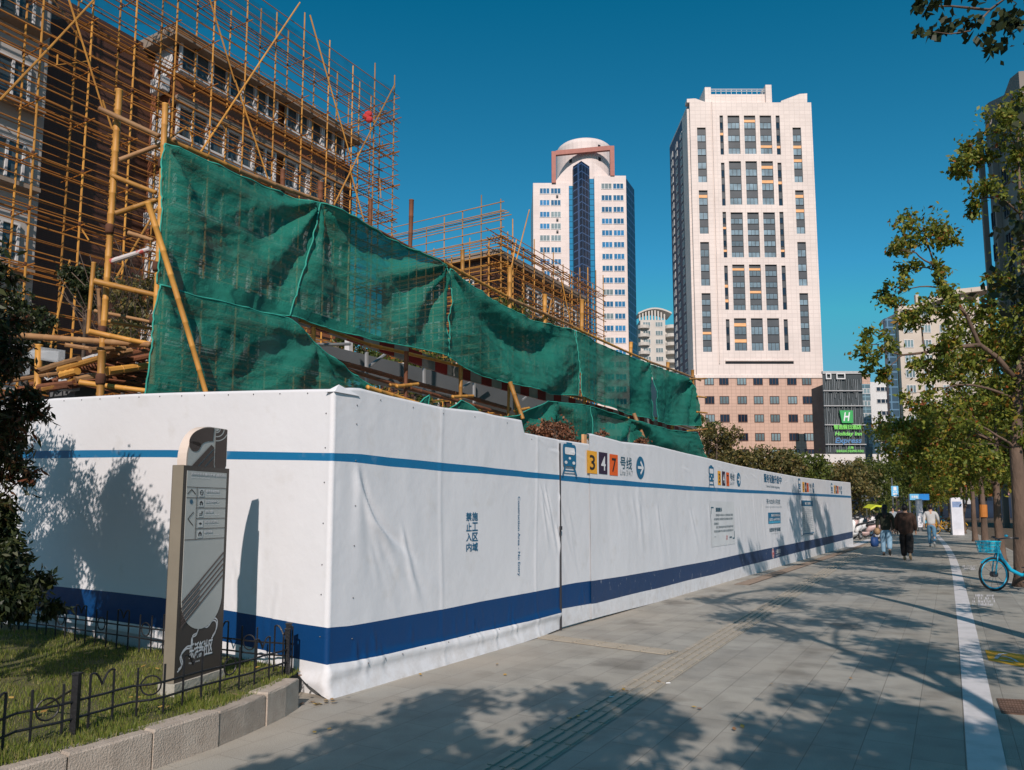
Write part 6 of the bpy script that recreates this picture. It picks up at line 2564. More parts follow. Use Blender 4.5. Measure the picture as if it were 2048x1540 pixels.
tree('street_tree', 'spreading tree behind the camera whose crown shades the near paving by the white line', sb_c, [(0, 0, 0), (.05, 0, 1.4), (.2, .2, 2.8), (.5, .6, 3.9)], .14, .06, cc, 8500, .12, leaf_st, 78, group=TG, sub=12, spread=.42, surf=.2, twigs=3)

# trees and shrubs behind the hoarding
def bush(name, label, px, py, Y, rpx, n, size, mat, seed, group=None, k=7, hgt=1.0, zb=0.0, cat='shrub', spread=.4, asp=.5):
    c = dep(px, py, Y)
    base = Vector((c.x, c.y, 0))
    rr_ = rpx / F * Y
    rg = random.Random(seed)
    cl_ = []
    for i in range(k):
        a = rg.uniform(0, 6.28)
        q = rr_ * rg.uniform(.35, .6)
        cl_.append(((rr_ * .6 * math.cos(a), rr_ * .6 * math.sin(a), c.z + rr_ * hgt * rg.uniform(-.6, .5)), (q, q, q * .85)))
    cl_.append(((0, 0, max(.5, c.z - rr_ * hgt)), (rr_ * .7, rr_ * .7, rr_ * .6)))
    return tree(name, label, base, [(0, 0, 0), (.02, 0, c.z * .4), (0, .02, c.z * .8), (.05, 0, c.z)], .07, .03, cl_, n, size, mat, seed, bmat=bark_d, group=group, sub=8, spread=spread, surf=.3, twigs=2, cat=cat, asp=asp)
sh = lambda px: 0
bush('rusty_bush', 'rust brown dry bush behind the hoarding step between the green nets', 1105, 862, 12.2, 52, 5200, .055, leaf_rb, 201, k=9, spread=.45)
bush('rusty_bush', 'small rust brown dry bush sprig rising beside the timber post', 1200, 880, 14.0, 26, 1300, .05, leaf_rb, 202, k=4)
bush('rusty_bush', 'thin brown weeds at the foot of the right low green net', 1275, 888, 18.0, 22, 900, .06, leaf_rb, 203, k=3)
bush('green_shrub', 'rounded olive shrub at the right end of the green nets', 1432, 885, 33.0, 46, 4200, .12, leaf_ol, 204, k=8)
bush('green_shrub', 'pointed green shrub top behind the last green net', 1412, 840, 34.0, 26, 1200, .12, leaf_gr, 205, k=3)
TB = 'trees beyond the end of the hoarding'
for i, (px, py, Y, r_, mt, lab) in enumerate(((1470, 915, 44, 34, leaf_ol, 'low olive tree right of the rounded shrub'), (1562, 932, 46, 42, leaf_ol, 'brownish olive tree above the middle of the far hoarding'),
        (1608, 940, 48, 44, leaf_gr, 'green tree right of the brownish olive tree'), (1655, 945, 50, 46, leaf_ol, 'olive tree above the second to last train emblem'), (1700, 955, 54, 44, leaf_ol, 'yellowish tree above the end of the hoarding'),
        (1748, 950, 60, 44, leaf_gr, 'bright green tree behind the walking woman'), (1790, 955, 66, 44, leaf_gr, 'green tree behind the blue square sign'), (1830, 950, 72, 46, leaf_st, 'yellow green tree left of the street tree row'))):
    bush('park_tree', lab, px, py, Y, r_ * 1.12, 5200, .22, mt, 300 + i, TB, k=9, cat='tree')
# foliage behind the net frame
for i, (px, py, Y, r_, mt, lab) in enumerate(((255, 600, 19, 58, leaf_ol, 'scraggly olive bush seen between the left bamboo poles'), (175, 560, 20, 40, leaf_dk, 'dark bush at the foot of the recessed brick wall'), (60, 640, 19, 60, leaf_dk, 'dark tree left of the first ground pole'),
        (730, 705, 22, 60, leaf_gr, 'green shrub above the grey beam, first from the left'), (830, 735, 24, 60, leaf_gr, 'green shrub above the grey beam, second from the left'), (930, 765, 26, 60, leaf_gr, 'green shrub above the grey beam, third from the left'), (1030, 790, 28, 50, leaf_gr, 'green shrub above the grey beam, last to the right'),
        (1010, 620, 44, 52, leaf_gr, 'green tree at the corner of the second building'), (1080, 660, 46, 40, leaf_dk, 'dark tree under the second scaffold'))):
    bush('site_tree', lab, px, py, Y, r_, 2600, .11 if Y < 30 else .16, mt, 330 + i, 'trees and shrubs inside the site', k=8, cat='tree' if Y > 30 else 'shrub')
# bare twigs
mb = MB()
rnd.seed(3)
for i in range(70):
    p = npx(rnd.uniform(165, 300), rnd.uniform(560, 690), -9)
    mb.tube([p, p + Vector((rnd.uniform(-.5, .5), rnd.uniform(-.3, .3), rnd.uniform(.2, .9)))], .008, 3)
tag(mb.build('bare_twigs', bark), 'tangle of bare grey twigs behind the left ladder of bamboo', 'twigs')

# left foreground: maple and dark shrubs, plus what stands just outside the frame and shades them
lawn_z = .24
def near(px, py, Y):
    return dep(px, py, Y)
def nbush(name, label, lst, base, n, size, mat, seed, cat='shrub', droop=.4, asp=.35, spread=.42, sub=12, bm=None):
    cl_ = []
    for x, y, Y, r_ in lst:
        p = dep(x, y, Y) - base
        rr_ = r_ / F * Y
        cl_.append((tuple(p), (rr_, rr_, rr_)))
    top = max(c[0][2] for c in cl_)
    return tree(name, label, base, [(0, 0, 0), (.03, .02, top * .3), (-.02, .03, top * .6), (.02, 0, top * .85)], .05, .02, cl_, n, size, mat, seed, bmat=bark_d, sub=sub, spread=spread, surf=.3, cat=cat, droop=droop, asp=asp)
mbase = Vector((-4.35, 6.0, lawn_z))
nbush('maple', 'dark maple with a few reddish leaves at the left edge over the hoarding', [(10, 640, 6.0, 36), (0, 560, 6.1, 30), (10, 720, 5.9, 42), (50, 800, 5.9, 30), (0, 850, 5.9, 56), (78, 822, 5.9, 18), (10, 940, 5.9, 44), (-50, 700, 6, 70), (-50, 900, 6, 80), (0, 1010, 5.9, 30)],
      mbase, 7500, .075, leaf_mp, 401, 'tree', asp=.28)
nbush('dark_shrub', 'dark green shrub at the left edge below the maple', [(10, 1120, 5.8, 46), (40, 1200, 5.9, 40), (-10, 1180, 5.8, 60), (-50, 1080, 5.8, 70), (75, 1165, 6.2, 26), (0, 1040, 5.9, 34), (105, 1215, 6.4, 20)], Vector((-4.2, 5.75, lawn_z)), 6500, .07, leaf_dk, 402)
# shade-caster: tall shrub just left of the frame (its shade lies on the hoarding)
cl_ = []
rg_ = random.Random(55)
tsb = Vector((-4.55, 6.0, lawn_z))
LP_ = WC - WD * .01
topl = [(50, 860), (110, 860), (150, 890), (175, 930), (215, 935), (250, 955), (290, 1000), (320, 1060), (342, 1130)]
for i in range(120):
    px = 45 + 290 * rg_.random()
    ty = float(np.interp(px, [q[0] for q in topl], [q[1] for q in topl])) + 22
    py = ty + (1235 - ty) * rg_.random() ** .85
    wpnt = hit(px, py, WC, WD)
    # walk back along the sun ray until just outside the left edge of the view
    back = 0.3
    while (wpnt.x - SUN_TRAVEL.x * back) / max(.1, (wpnt.y - SUN_TRAVEL.y * back)) > -.715 and back < 6:
        back += .05
    back += rg_.uniform(0, .35)
    p = wpnt - SUN_TRAVEL * back + Z * back * tn
    q = rg_.uniform(.16, .24)
    cl_.append((tuple(p - tsb), (q, q, q)))
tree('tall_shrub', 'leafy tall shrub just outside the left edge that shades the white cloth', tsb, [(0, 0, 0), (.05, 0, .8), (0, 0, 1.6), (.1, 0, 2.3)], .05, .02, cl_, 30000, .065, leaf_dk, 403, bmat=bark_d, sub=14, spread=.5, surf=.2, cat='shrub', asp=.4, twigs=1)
cl_ = [((rg_.uniform(-1.8, 1.2), rg_.uniform(-1, 1), rg_.uniform(2.4, 4.8)), (.7, .7, .55)) for _ in range(14)]
tree('evergreen_tree', 'evergreen tree outside the left edge that darkens the lawn corner', Vector((-6.6, 2.9, lawn_z)), [(0, 0, 0), (.05, 0, 1.2), (0, 0, 2.6), (.1, 0, 4.0)], .1, .04, cl_, 9000, .12, leaf_dk, 404, bmat=bark_d, sub=9, spread=.4, surf=.3)

# lawn
kc = [(-6.5, -1.2), (-4.4, 1.6), (-3.3, 3.2), (-2.69, 4.06), (-2.25, 4.75), (-1.91, 5.44), (-1.735, 6.05), (-1.70, 6.36)]
kb = [Vector((x, y, 0)) for x, y in kc]
lm_ = M('lawn_soil', (0.055, 0.06, 0.022), .95, .4, 4, col2=(0.11, 0.10, 0.045), bump=.6, bscale=40)
def lawn_h(x, y):
    return .215 + .035 * noise.noise(Vector((x * .7, y * .7, 0))) + .02 * noise.noise(Vector((x * 2, y * 2, 5))) + .012 * max(0, -x - 3)
def kerb_x(y):
    for a, b in zip(kb, kb[1:]):
        if a.y <= y <= b.y:
            return a.x + (b.x - a.x) * (y - a.y) / (b.y - a.y)
    return kb[-1].x if y > kb[-1].y else kb[0].x
def wall_y(x):      # y of the left hoarding face at x
    t = (x - WC.x) / LDIR.x
    return (WC + LDIR * t).y
mb = MB()
rows = []
ys = np.arange(-1.2, 12.0, .12)
for y in ys:
    row = []
    xr_ = kerb_x(y) - .16
    for i in range(60):
        x = xr_ - 12 * (i / 59) ** 1.4
        yy = min(y, wall_y(x) - .045)
        row.append(Vector((x, yy, lawn_h(x, yy))))
    rows.append(row)
mb.grid(rows)
tag(mb.build('lawn', lm_, smooth=True), kind='structure')
# grass blades
rg = np.random.default_rng(5)
NB = 90000
yy = 2.4 + 6.2 * rg.random(NB) ** 1.0
kx = np.interp(yy, [p.y for p in kb], [p.x for p in kb])
xx = kx - .10 - 5.0 * rg.random(NB) ** 1.3
t = (xx - WC.x) / LDIR.x
wy = WC.y + LDIR.y * t
keep = (yy < wy - .06)
# only what the lens could see, with a margin
keep &= (xx / yy > -.86)
xx, yy = xx[keep], yy[keep]
zz = np.array([lawn_h(a, b) for a, b in zip(xx, yy)])
m_ = len(xx)
an = rg.random(m_) * 6.28
pn = np.array([noise.noise(Vector((a * 2.2, b * 2.2, 3))) for a, b in zip(xx, yy)])
hh = (.020 + .024 * rg.random(m_)) * (1 + .8 * pn)
edge = np.exp(-((np.interp(yy, [p.y for p in kb], [p.x for p in kb]) - xx) / .16) ** 2)
hh *= 1 + .5 * edge
hh[(pn < -.28) & (rg.random(m_) < .6)] *= .3
v = np.empty((m_, 3, 3))
wd = .0035
v[:, 0] = np.stack([xx - np.cos(an) * wd, yy - np.sin(an) * wd, zz - .004], 1)
v[:, 1] = np.stack([xx + np.cos(an) * wd, yy + np.sin(an) * wd, zz - .004], 1)
ln = rg.random(m_) * .7
a2 = rg.random(m_) * 6.28
v[:, 2] = np.stack([xx + np.cos(a2) * hh * ln, yy + np.sin(a2) * hh * ln, zz + hh], 1)
me = bpy.data.meshes.new('grass')
me.vertices.add(m_ * 3)
me.vertices.foreach_set('co', v.astype(np.float32).ravel())
me.loops.add(m_ * 3)
me.loops.foreach_set('vertex_index', np.arange(m_ * 3, dtype=np.int32))
me.polygons.add(m_)
me.polygons.foreach_set('loop_start', np.arange(0, m_ * 3, 3, dtype=np.int32))
me.polygons.foreach_set('loop_total', np.full(m_, 3, dtype=np.int32))
me.materials.append(leafmat('grass_blade', [(0, (0.10, 0.145, 0.022)), (.6, (0.19, 0.235, 0.04)), (.85, (0.28, 0.28, 0.075)), (1, (0.38, 0.32, 0.13))], .4))
me.update()
tag(link('grass', me), 'short green lawn grass behind the low iron fence', 'grass', kind='stuff')

# fallen leaves
lm2 = leafmat('fallen_leaf', [(0, (0.45, 0.25, 0.04)), (.4, (0.50, 0.33, 0.08)), (.7, (0.22, 0.09, 0.04)), (1, (0.30, 0.20, 0.10))], .1)
def fallen(px, py, n, spread_, z, size, seed):
    rg = random.Random(seed)
    mb = MB()
    for i in range(n):
        p = gnd(px, py, z) + Vector((rg.gauss(0, spread_), rg.gauss(0, spread_), .012 + rg.random() * .01))
        a = rg.uniform(0, 6.28)
        u = Vector((math.cos(a), math.sin(a), rg.uniform(-.1, .3))) * size * rg.uniform(.6, 1.2)
        w_ = Vector((-math.sin(a), math.cos(a), rg.uniform(-.2, .3))) * size * .35
        mb.poly([p - u * .5, p + w_, p + u * .5, p - w_])
    return mb
mb = fallen(640, 1408, 14, .06, 0, .06, 1)
for i, (x, y) in enumerate(((712, 1393), (1245, 1380), (1218, 1388), (990, 1335), (1020, 1352), (1480, 1460), (1332, 1368), (1560, 1372), (1660, 1330), (638, 1466), (1700, 1360), (1400, 1420), (860, 1352), (1150, 1440))):
    m2 = fallen(x, y, 1 + (i % 2), .05, 0, .05, i + 5)
    k = len(mb.v)
    mb.v += m2.v; mb.f += [tuple(a + k for a in f) for f in m2.f]; mb.m += m2.m
tag(mb.build('fallen_leaves', lm2), 'scattered yellow and brown leaves lying on the pavement by the hoarding corner', 'leaves', kind='stuff')
mb = MB()
for i, (x, y) in enumerate(((180, 1310), (165, 1345), (250, 1385), (300, 1330), (310, 1340), (60, 1348), (455, 1392), (450, 1398), (220, 1315), (500, 1345), (600, 1350), (90, 1430), (270, 1400), (330, 1420), (40, 1400))):
    m2 = fallen(x, y, 2, .05, .235, .05, i + 50)
    k = len(mb.v)
    mb.v += m2.v; mb.f += [tuple(a + k for a in f) for f in m2.f]; mb.m += m2.m
tag(mb.build('fallen_leaves', lm2), 'dry brown leaves scattered on the lawn grass', 'leaves', kind='stuff')
# ------------------------------------------------------------------ kerb of the lawn
gran = M('granite_block', (0.33, 0.275, 0.225), .85, .18, 9, col2=(0.43, 0.37, 0.31), bump=.5, bscale=90, objrand=.14)
kroot = thing('lawn_kerb', 'curved kerb of rough granite blocks edging the lawn', 'kerb', kb[2])
def kpt(s_):
    L_ = 0
    for a, b in zip(kb, kb[1:]):
        l_ = (b - a).length
        if L_ + l_ >= s_:
            return a.lerp(b, (s_ - L_) / l_), (b - a).normalized()
        L_ += l_
    return kb[-1], (kb[-1] - kb[-2]).normalized()
KL = sum((b - a).length for a, b in zip(kb, kb[1:]))
random.seed(2)
s_ = KL
while s_ > .3:
    e = max(0, s_ - .52)
    p0, d0_ = kpt(e + .006); p1, d1_ = kpt(s_ - .006)
    pm, dm_ = kpt((e + s_) / 2)
    nl = lambda d: Vector((-d.y, d.x, 0))
    hz = .228 + random.uniform(-.006, .006)
    q = [p0, pm, p1]
    dd = [d0_, dm_, d1_]
    o_ = random.uniform(-.006, .006)
    outer = [a - nl(b) * o_ for a, b in zip(q, dd)]
    inner = [a + nl(b) * .16 for a, b in zip(q, dd)]
    mb = MB()
    bv = .012
    lay = [[p + Z * 0.0 for p in outer] + [p for p in reversed(inner)]]
    ring0 = outer + inner[::-1]
    up = [p + Z * (hz - bv) for p in ring0]
    cen = sum(ring0, Vector()) / 6
    top = [p + (cen - p).normalized() * bv + Z * hz for p in ring0]
    i0 = len(mb.v)
    mb.v += ring0 + up + top
    n_ = 6
    for L0 in (0, 1):
        for k in range(n_):
            j = (k + 1) % n_
            mb.f.append((i0 + L0 * n_ + k, i0 + L0 * n_ + j, i0 + (L0 + 1) * n_ + j, i0 + (L0 + 1) * n_ + k)); mb.m.append(0)
    mb.f.append(tuple(i0 + 2 * n_ + k for k in range(n_))); mb.m.append(0)
    mb.build('block', gran, kroot)
    s_ = e

# ------------------------------------------------------------------ low iron fence
iron = M('black_iron', (0.018, 0.018, 0.02), .45, .3, 10, bump=.2, bscale=60, metal=.2)
def fence(name, label, P, items, zb, h, rails=(.12, .22), post=()):
    """P: polyline; items: distances of the uprights"""
    root = thing(name, label, 'fence', P[0] + Z * zb, group='low iron fences round the lawn')
    L_ = [0]
    for a, b in zip(P, P[1:]):
        L_.append(L_[-1] + (b - a).length)
    def at(s):
        for k in range(len(P) - 1):
            if s <= L_[k + 1] or k == len(P) - 2:
                return P[k].lerp(P[k + 1], (s - L_[k]) / (L_[k + 1] - L_[k]))
    for hz in rails:
        mb = MB()
        mb.tube([at(L_[-1] * i / 30) + Z * (zb + hz + .0015 * math.sin(i * 2.1)) for i in range(31)], .0078, 6)
        mb.build('rail', iron, root)
    sp = .178
    n = int(L_[-1] / sp)
    for i in range(n + 1):
        s = i * sp
        p = at(s)
        u = (at(min(s + .01, L_[-1])) - at(max(0, s - .01))).normalized()
        tall = h if i % 4 in (0, 1) else h - .02
        mb = MB()
        mb.tube([p + Z * (zb - .03), p + Z * (zb + tall)], .0078, 6)
        mb.build('upright', iron, root)
        if i % 4 == 0 and i < n:     # the M-shaped crest between two uprights
            q = at(s + sp)
            mb = MB()
            for (a, b, sg) in ((p, q, 1), (q, p, 1)):
                pts = [a + Z * (zb + h)]
                for k in range(1, 6):
                    t = k / 5
                    pts.append(a.lerp(b, .5 * t) + Z * (zb + h + .0 - .075 * t ** 2.2 + .012 * math.sin(math.pi * t)))
                mb.tube(pts, .0072, 5)
            mb.build('crest', iron, root)
        if i % 4 == 2 and i < n and rails[1] - rails[0] > .05:   # ring between the rails
            q = at(s + sp)
            c = p.lerp(q, .5) + Z * (zb + rails[1] - .012)
            mb = MB()
            mb.tube([c + u * .062 * math.cos(k * math.pi / 9) + Z * .062 * math.sin(k * math.pi / 9) for k in range(19)], .006, 5, cap=False)
            mb.build('ring', iron, root)
    for s in post:
        p = at(s)
        mb = MB()
        r_ = .019
        mb.box((p.x - r_, p.y - r_, zb - .05), (p.x + r_, p.y + r_, zb + h + .02))
        mb.box((p.x - r_ - .005, p.y - r_ - .005, zb + h + .021), (p.x + r_ + .005, p.y + r_ + .005, zb + h + .032))
        mb.build('post', iron, root)
    return root
FP = [gnd(x, y, .22) for x, y in ((-260, 1640), (-80, 1550), (28, 1500), (88, 1487), (147, 1471), (205, 1453), (254, 1437), (299, 1431), (341, 1421), (380, 1406), (421, 1395), (457, 1384), (490, 1377), (523, 1364), (551, 1357), (576, 1347))]
for p in FP:
    p.z = 0
ps = sum((b - a).length for a, b in zip(FP[:5], FP[1:5]))
fence('iron_fence', 'low black iron fence with M shaped crests running along the granite kerb', FP, None, .22, .335, (.10, .20), post=(ps, sum((b - a).length for a, b in zip(FP, FP[1:])) - .02))
# leaning stay behind the big post
BP = [gnd(583, 1345, .22)] + [WC + LDIR * t - WD * .26 for t in (.62, 1.4, 2.4, 3.6, 5.0)]
for p in BP:
    p.z = 0
fence('iron_fence', 'second low iron fence running back along the left face of the hoarding', BP, None, .25, .34, (.10, .20), post=(.04,))
mb = MB()
pp = FP[4]
mb.tube([pp + Z * .50, gnd(75, 1440, .22) + Vector((-.15, .25, 0))], .008, 6)
tag(mb.build('fence_stay', iron), 'thin slanting iron stay behind the thick fence post', 'stay')

# ------------------------------------------------------------------ way-finding totem
tot_bronze = M('totem_bronze', (0.075, 0.062, 0.052), .5, .1, 3, metal=.3)
tot_brown = M('totem_brown', (0.055, 0.036, 0.027), .5, .08, 3)
tot_grey = M('totem_grey', (0.40, 0.41, 0.385), .55, .07, 2.5, col2=(0.46, 0.47, 0.44))
tot_cream = M('totem_cream', (0.62, 0.53, 0.46), .6, .05, 3)
tot_side = M('totem_side', (0.20, 0.175, 0.135), .55, .1, 3)
tot_line = M('totem_line', (0.07, 0.055, 0.05), .5)
tot_foot = M('totem_foot', (0.38, 0.36, 0.31), .9, .15, 6, bump=.4, bscale=40)
YT = 5.85
PL = dep(357, 1180, YT); PL.z = 0
tu = Vector((.28, 1, 0)).normalized()
tnrm = Vector((tu.y, -tu.x, 0))
# width from the right edge
pr_ = hit(449, 1180, PL, tnrm)
TW = (pr_ - PL).dot(tu)
z_top = hit(420, 853, PL + tu * TW * .6, tnrm).z
z_bot = .30
tot = thing('wayfinding_totem', 'grey and brown wayfinding totem with rounded cream head standing on the lawn', 'sign', PL + Z * .2)
def tf(d=0.0):
    return lambda u, z: PL + tu * u + Z * z + tnrm * d
TD = .105
zs = lambda y, f_=.5: hit(357 + 92 * f_, y, PL, tnrm).z
zh_ = zs(930, .1)          # top of the bronze body
z_head_bot = zs(942, .5)
# body
mb = MB()
f_ = tf(0)
mb.prism([f_(0, z_bot), f_(TW, z_bot), f_(TW, zh_), f_(0, zh_)], -tnrm * TD)
body = mb.build('body', tot_bronze, tot)
mb = MB()
mb.prism([f_(-.004, z_bot), f_(-.004, zh_ + .002), f_(-.004, zh_ + .002) - tnrm * (TD - .008), f_(-.004, z_bot) - tnrm * (TD - .008)], -tu * .001)
mb.build('side_panel', tot_side, body)
mb = MB()
mb.prism([tf(.02)(-.02, .1), tf(.02)(TW + .02, .1), tf(.02)(TW + .02, z_bot - .002), tf(.02)(-.02, z_bot - .002)], -tnrm * (TD + .04))
mb.build('foot', tot_foot, tot)
# head: rounded on the left
mb = MB()
hl, hr_ = .035, TW - .035
RR = .27
outl = [(hl, z_head_bot - .10), (hr_, z_head_bot - .10), (hr_, z_top)]
outl += [(hl + RR * (1 - math.sin(a)), z_top - RR * (1 - math.cos(a))) for a in [R(k * 9) for k in range(0, 11)]]
mb.prism([tf(-.012)(u, z) for u, z in outl], -tnrm * (TD - .024))
head = mb.build('head', tot_cream, tot)
# front of the head
def inside(u, z):
    return True
mb = MB()
gf = tf(-.008)
hw = hr_ - hl
hzb = z_head_bot
head_h = z_top - hzb
face = [(hl + .008, hzb), (hr_ - .004, hzb), (hr_ - .004, z_top - .006)] + [(hl + .008 + (RR) * (1 - math.sin(a)), z_top - .006 - (RR) * (1 - math.cos(a))) for a in [R(k * 9) for k in range(0, 11)]]
mb.poly([gf(u, z) for u, z in face], 0)
g2f = tf(-.005)
H = lambda a, b: (hl + hw * a, hzb + head_h * b)
# hook
hk = []
for k in range(0, 13):
    a = R(90 + k * 7.5)
    hk.append((.64 - .60 * math.sin(a - R(90)) if False else .64 + .61 * math.cos(a), .60 + .385 * math.sin(a)))
inn = []
for k in range(12, -1, -1):
    a = R(90 + k * 7.5)
    inn.append((.62 + .30 * math.cos(a), .52 + .16 * math.sin(a)))
for k in range(12):
    a_, b_ = hk[k], hk[k + 1]
    c_, d_ = inn[12 - k - 1], inn[12 - k]
    mb.poly([g2f(*H(*a_)), g2f(*H(*b_)), g2f(*H(*c_)), g2f(*H(*d_))], 1)
cx_, cz_ = (hk[-1][0] + inn[0][0]) / 2, .58
rx_ = (inn[0][0] - hk[-1][0]) / 2
mb.poly([g2f(*H(cx_ + rx_ * math.cos(R(t)), .58 + .17 * math.sin(R(t)) * (1 if t > 180 else .3))) for t in range(0, 360, 15)], 1)
# diagonals
g3f = tf(-.003)
for (a0, w_) in ((.03, .14), (.20, .14), (.37, .30)):
    mb.poly([g3f(*H(a0, .004)), g3f(*H(a0 + w_, .004)), g3f(*H(min(.66, a0 + w_ + .55), .60 - max(0, (a0 + w_ + .55 - .66)) * 1.05)), g3f(*H(min(.66, a0 + .55), .60 - max(0, a0 + .55 - .66) * 1.05))], 1)
# right column
colp = [(.68, .18), (.70, .10), (.76, .03), (.84, .008), (.92, .03), (.97, .10), (.99, .18), (.99, .985), (.68, .985)]
mb.poly([g3f(*H(*p)) for p in colp], 1)
g4f = tf(-.0015)
for r_ in (.12, .25, .38):
    for k in range(8):
        a, b = R(180 + k * 11.25) if False else R(270 + k * 11.25), R(270 + (k + 1) * 11.25)
        p = [(.68 + .8 * r_ * math.cos(a), .985 + .72 * r_ * math.sin(a)), (.68 + .8 * (r_ + .03) * math.cos(a), .985 + .72 * (r_ + .03) * math.sin(a)), (.68 + .8 * (r_ + .03) * math.cos(b), .985 + .72 * (r_ + .03) * math.sin(b)), (.68 + .8 * r_ * math.cos(b), .985 + .72 * r_ * math.sin(b))]
        if all(q[0] <= 1.0 for q in p):
            mb.poly([g4f(*H(*q)) for q in p], 0)
mb.poly([g4f(*H(*p)) for p in [(.68, .985)] + [(.68 + .8 * .10 * math.cos(R(270 + k * 15)), .985 + .72 * .10 * math.sin(R(270 + k * 15))) for k in range(7)]], 0)
stroke(mb, [H(.665, .60), H(.665, .985)], .006, g4f, 0)
stroke(mb, [H(.665, .58), H(.665, .16), H(.70, .07), H(.77, .01)], .006, g4f, 0)
stroke(mb, [H(.985, .70), H(.985, .16), H(.95, .07), H(.90, .01)], .006, g4f, 0)
mb.build('head_pattern', [tot_grey, tot_brown], head)
# grey front panel with round bottom
z_pb = zs(1257, .5)
zp1 = hzb - .004
pr = (TW - .07) / 2
cxp = TW / 2 - .002
pan = [(cxp - pr, zp1)] + [(cxp + pr * math.cos(R(180 + k * 9)), z_pb + pr * 1.0 + pr * math.sin(R(180 + k * 9))) for k in range(21)] + [(cxp + pr, zp1)]
mb = MB()
mb.prism([tf(.004)(u, z) for u, z in pan], -tnrm * .003)
panel = mb.build('front_panel', tot_grey, tot)
q0_, q1_ = cxp - pr, cxp + pr
fn6 = tf(.0065)
pw = q1_ - q0_
mb = MB()
zr_ = [zs(y, .5) for y in (975, 996, 1016, 1037, 1057, 1078)]
for i, z in enumerate(zr_):
    stroke(mb, [(q0_ if i in (0, 1, 5) else q0_ + pw * .25, z), (q1_, z)], .005, fn6, 0)
stroke(mb, [(q0_ + pw * .25, zr_[0]), (q0_ + pw * .25, zr_[5])], .005, fn6, 0)
mb.build('table_lines', tot_line, panel)
mb = MB()
put_text(mb, '苏州河滨水慢行步道 (普陀段)', q0_ + pw * .08, q0_ + pw * .95, zs(952, .5), zs(946, .5), fn6, 0, bold=.02)
put_text(mb, 'Suzhou Creek Waterfront Path', q0_ + pw * .08, q0_ + pw * .55, zs(957, .5), zs(954, .5), fn6, 0)
mb.build('title_text', ink_white, panel)
entries = ('镇坪路地铁站', '社区活动中心', '滨河公园', '社区文化活动分中心', '城市驿站')
for i in range(5):
    zt_, zb_ = zr_[i], zr_[i + 1]
    hh_ = zt_ - zb_
    mb = MB()
    put_text(mb, entries[i], q0_ + pw * .46, q0_ + pw * (.80 if len(entries[i]) > 5 else .66), zb_ + hh_ * .55, zb_ + hh_ * .8, fn6, 0, bold=.03)
    put_text(mb, ('Zhenping Road Station', 'Community Centre', 'Riverside Park', 'Cultural Activity Centre', 'City Rest Point')[i], q0_ + pw * .46, q0_ + pw * .84, zb_ + hh_ * .3, zb_ + hh_ * .42, fn6, 0)
    mb.build('entry_text', ink_white, panel)
    mb = MB()
    x0_, x1_ = q0_ + pw * .29, q0_ + pw * .43
    za, zc_ = zb_ + hh_ * .14, zb_ + hh_ * .86
    shape(mb, rrect(x0_, x1_, za, zc_, .008), fn6, 0)
    f8 = tf(.008)
    mx_, mz_ = (x0_ + x1_) / 2, (za + zc_) / 2
    w2, h2_ = (x1_ - x0_) / 2, (zc_ - za) / 2
    if i == 0:
        ring(mb, mx_, mz_, w2 * .42, w2 * .62, f8, 1, 14)
        stroke(mb, [(mx_ - w2 * .5, mz_), (mx_ + w2 * .5, mz_)], .004, f8, 1)
    elif i in (1, 4):
        shape(mb, [(mx_ - w2 * .55, mz_ - h2_ * .6), (mx_ - w2 * .2, mz_ - h2_ * .6), (mx_ - w2 * .2, mz_), (mx_ + w2 * .2, mz_), (mx_ + w2 * .2, mz_ - h2_ * .6), (mx_ + w2 * .55, mz_ - h2_ * .6), (mx_ + w2 * .55, mz_ + h2_ * .2), (mx_, mz_ + h2_ * .65), (mx_ - w2 * .55, mz_ + h2_ * .2)], f8, 1)
    elif i == 2:
        shape(mb, ell(mx_ + w2 * .4, mz_ + h2_ * .15, w2 * .22, h2_ * .5, 12), f8, 1)
        stroke(mb, [(mx_ - w2 * .6, mz_ - h2_ * .5), (mx_ + w2 * .5, mz_ - h2_ * .5)], .005, f8, 1)
        stroke(mb, [(mx_ - w2 * .5, mz_ - h2_ * .1), (mx_ + w2 * .1, mz_ - h2_ * .1)], .005, f8, 1)
    else:
        shape(mb, [(mx_ - w2 * .65, mz_), (mx_, mz_ - h2_ * .35), (mx_ + w2 * .65, mz_), (mx_, mz_ + h2_ * .35)], f8, 1)
    mb.build('pictogram', [M('pictogram_plate', (0.52, 0.53, 0.51), .5), ink_blk], panel)
mb = MB()
xa_ = q0_ + pw * .12
stroke(mb, [(xa_ - .045, zr_[1] + (zr_[0] - zr_[1]) * .35), (xa_, zr_[1] + (zr_[0] - zr_[1]) * .78), (xa_ + .045, zr_[1] + (zr_[0] - zr_[1]) * .35)], .007, fn6, 0)
zc_ = zs(1038, .1)
stroke(mb, [(xa_ + .03, zc_ + .05), (xa_ - .03, zc_), (xa_ + .03, zc_ - .05)], .007, fn6, 0)
mb.build('arrow', ink_blk, panel)
mb = MB()
shape(mb, ell(xa_, zs(1003, .1), .018, .018, 16), fn6, 0)
mb.build('blue_dot', M('dot_blue', (0.02, 0.10, 0.17), .5), panel)
# slanting brown stripes
mb = MB()
zA, zB2 = zs(1206, .0), zs(1110, 1.0)
for k in range(5):
    dz = -.045 * k
    stroke(mb, [(q0_ + .004, zA + dz), (q1_ - .004, zB2 + dz + .02)], .014, fn6, 0)
for k in range(4):
    dz = -.045 * k - .022
    stroke(mb, [(q0_ + .004, zA + dz), (q0_ + pw * .42, zA + dz + (zB2 + .02 - zA) * .41)], .008, tf(.0075), 0)
mb.build('stripes', M('totem_stripe', (0.11, 0.078, 0.068), .5), panel)
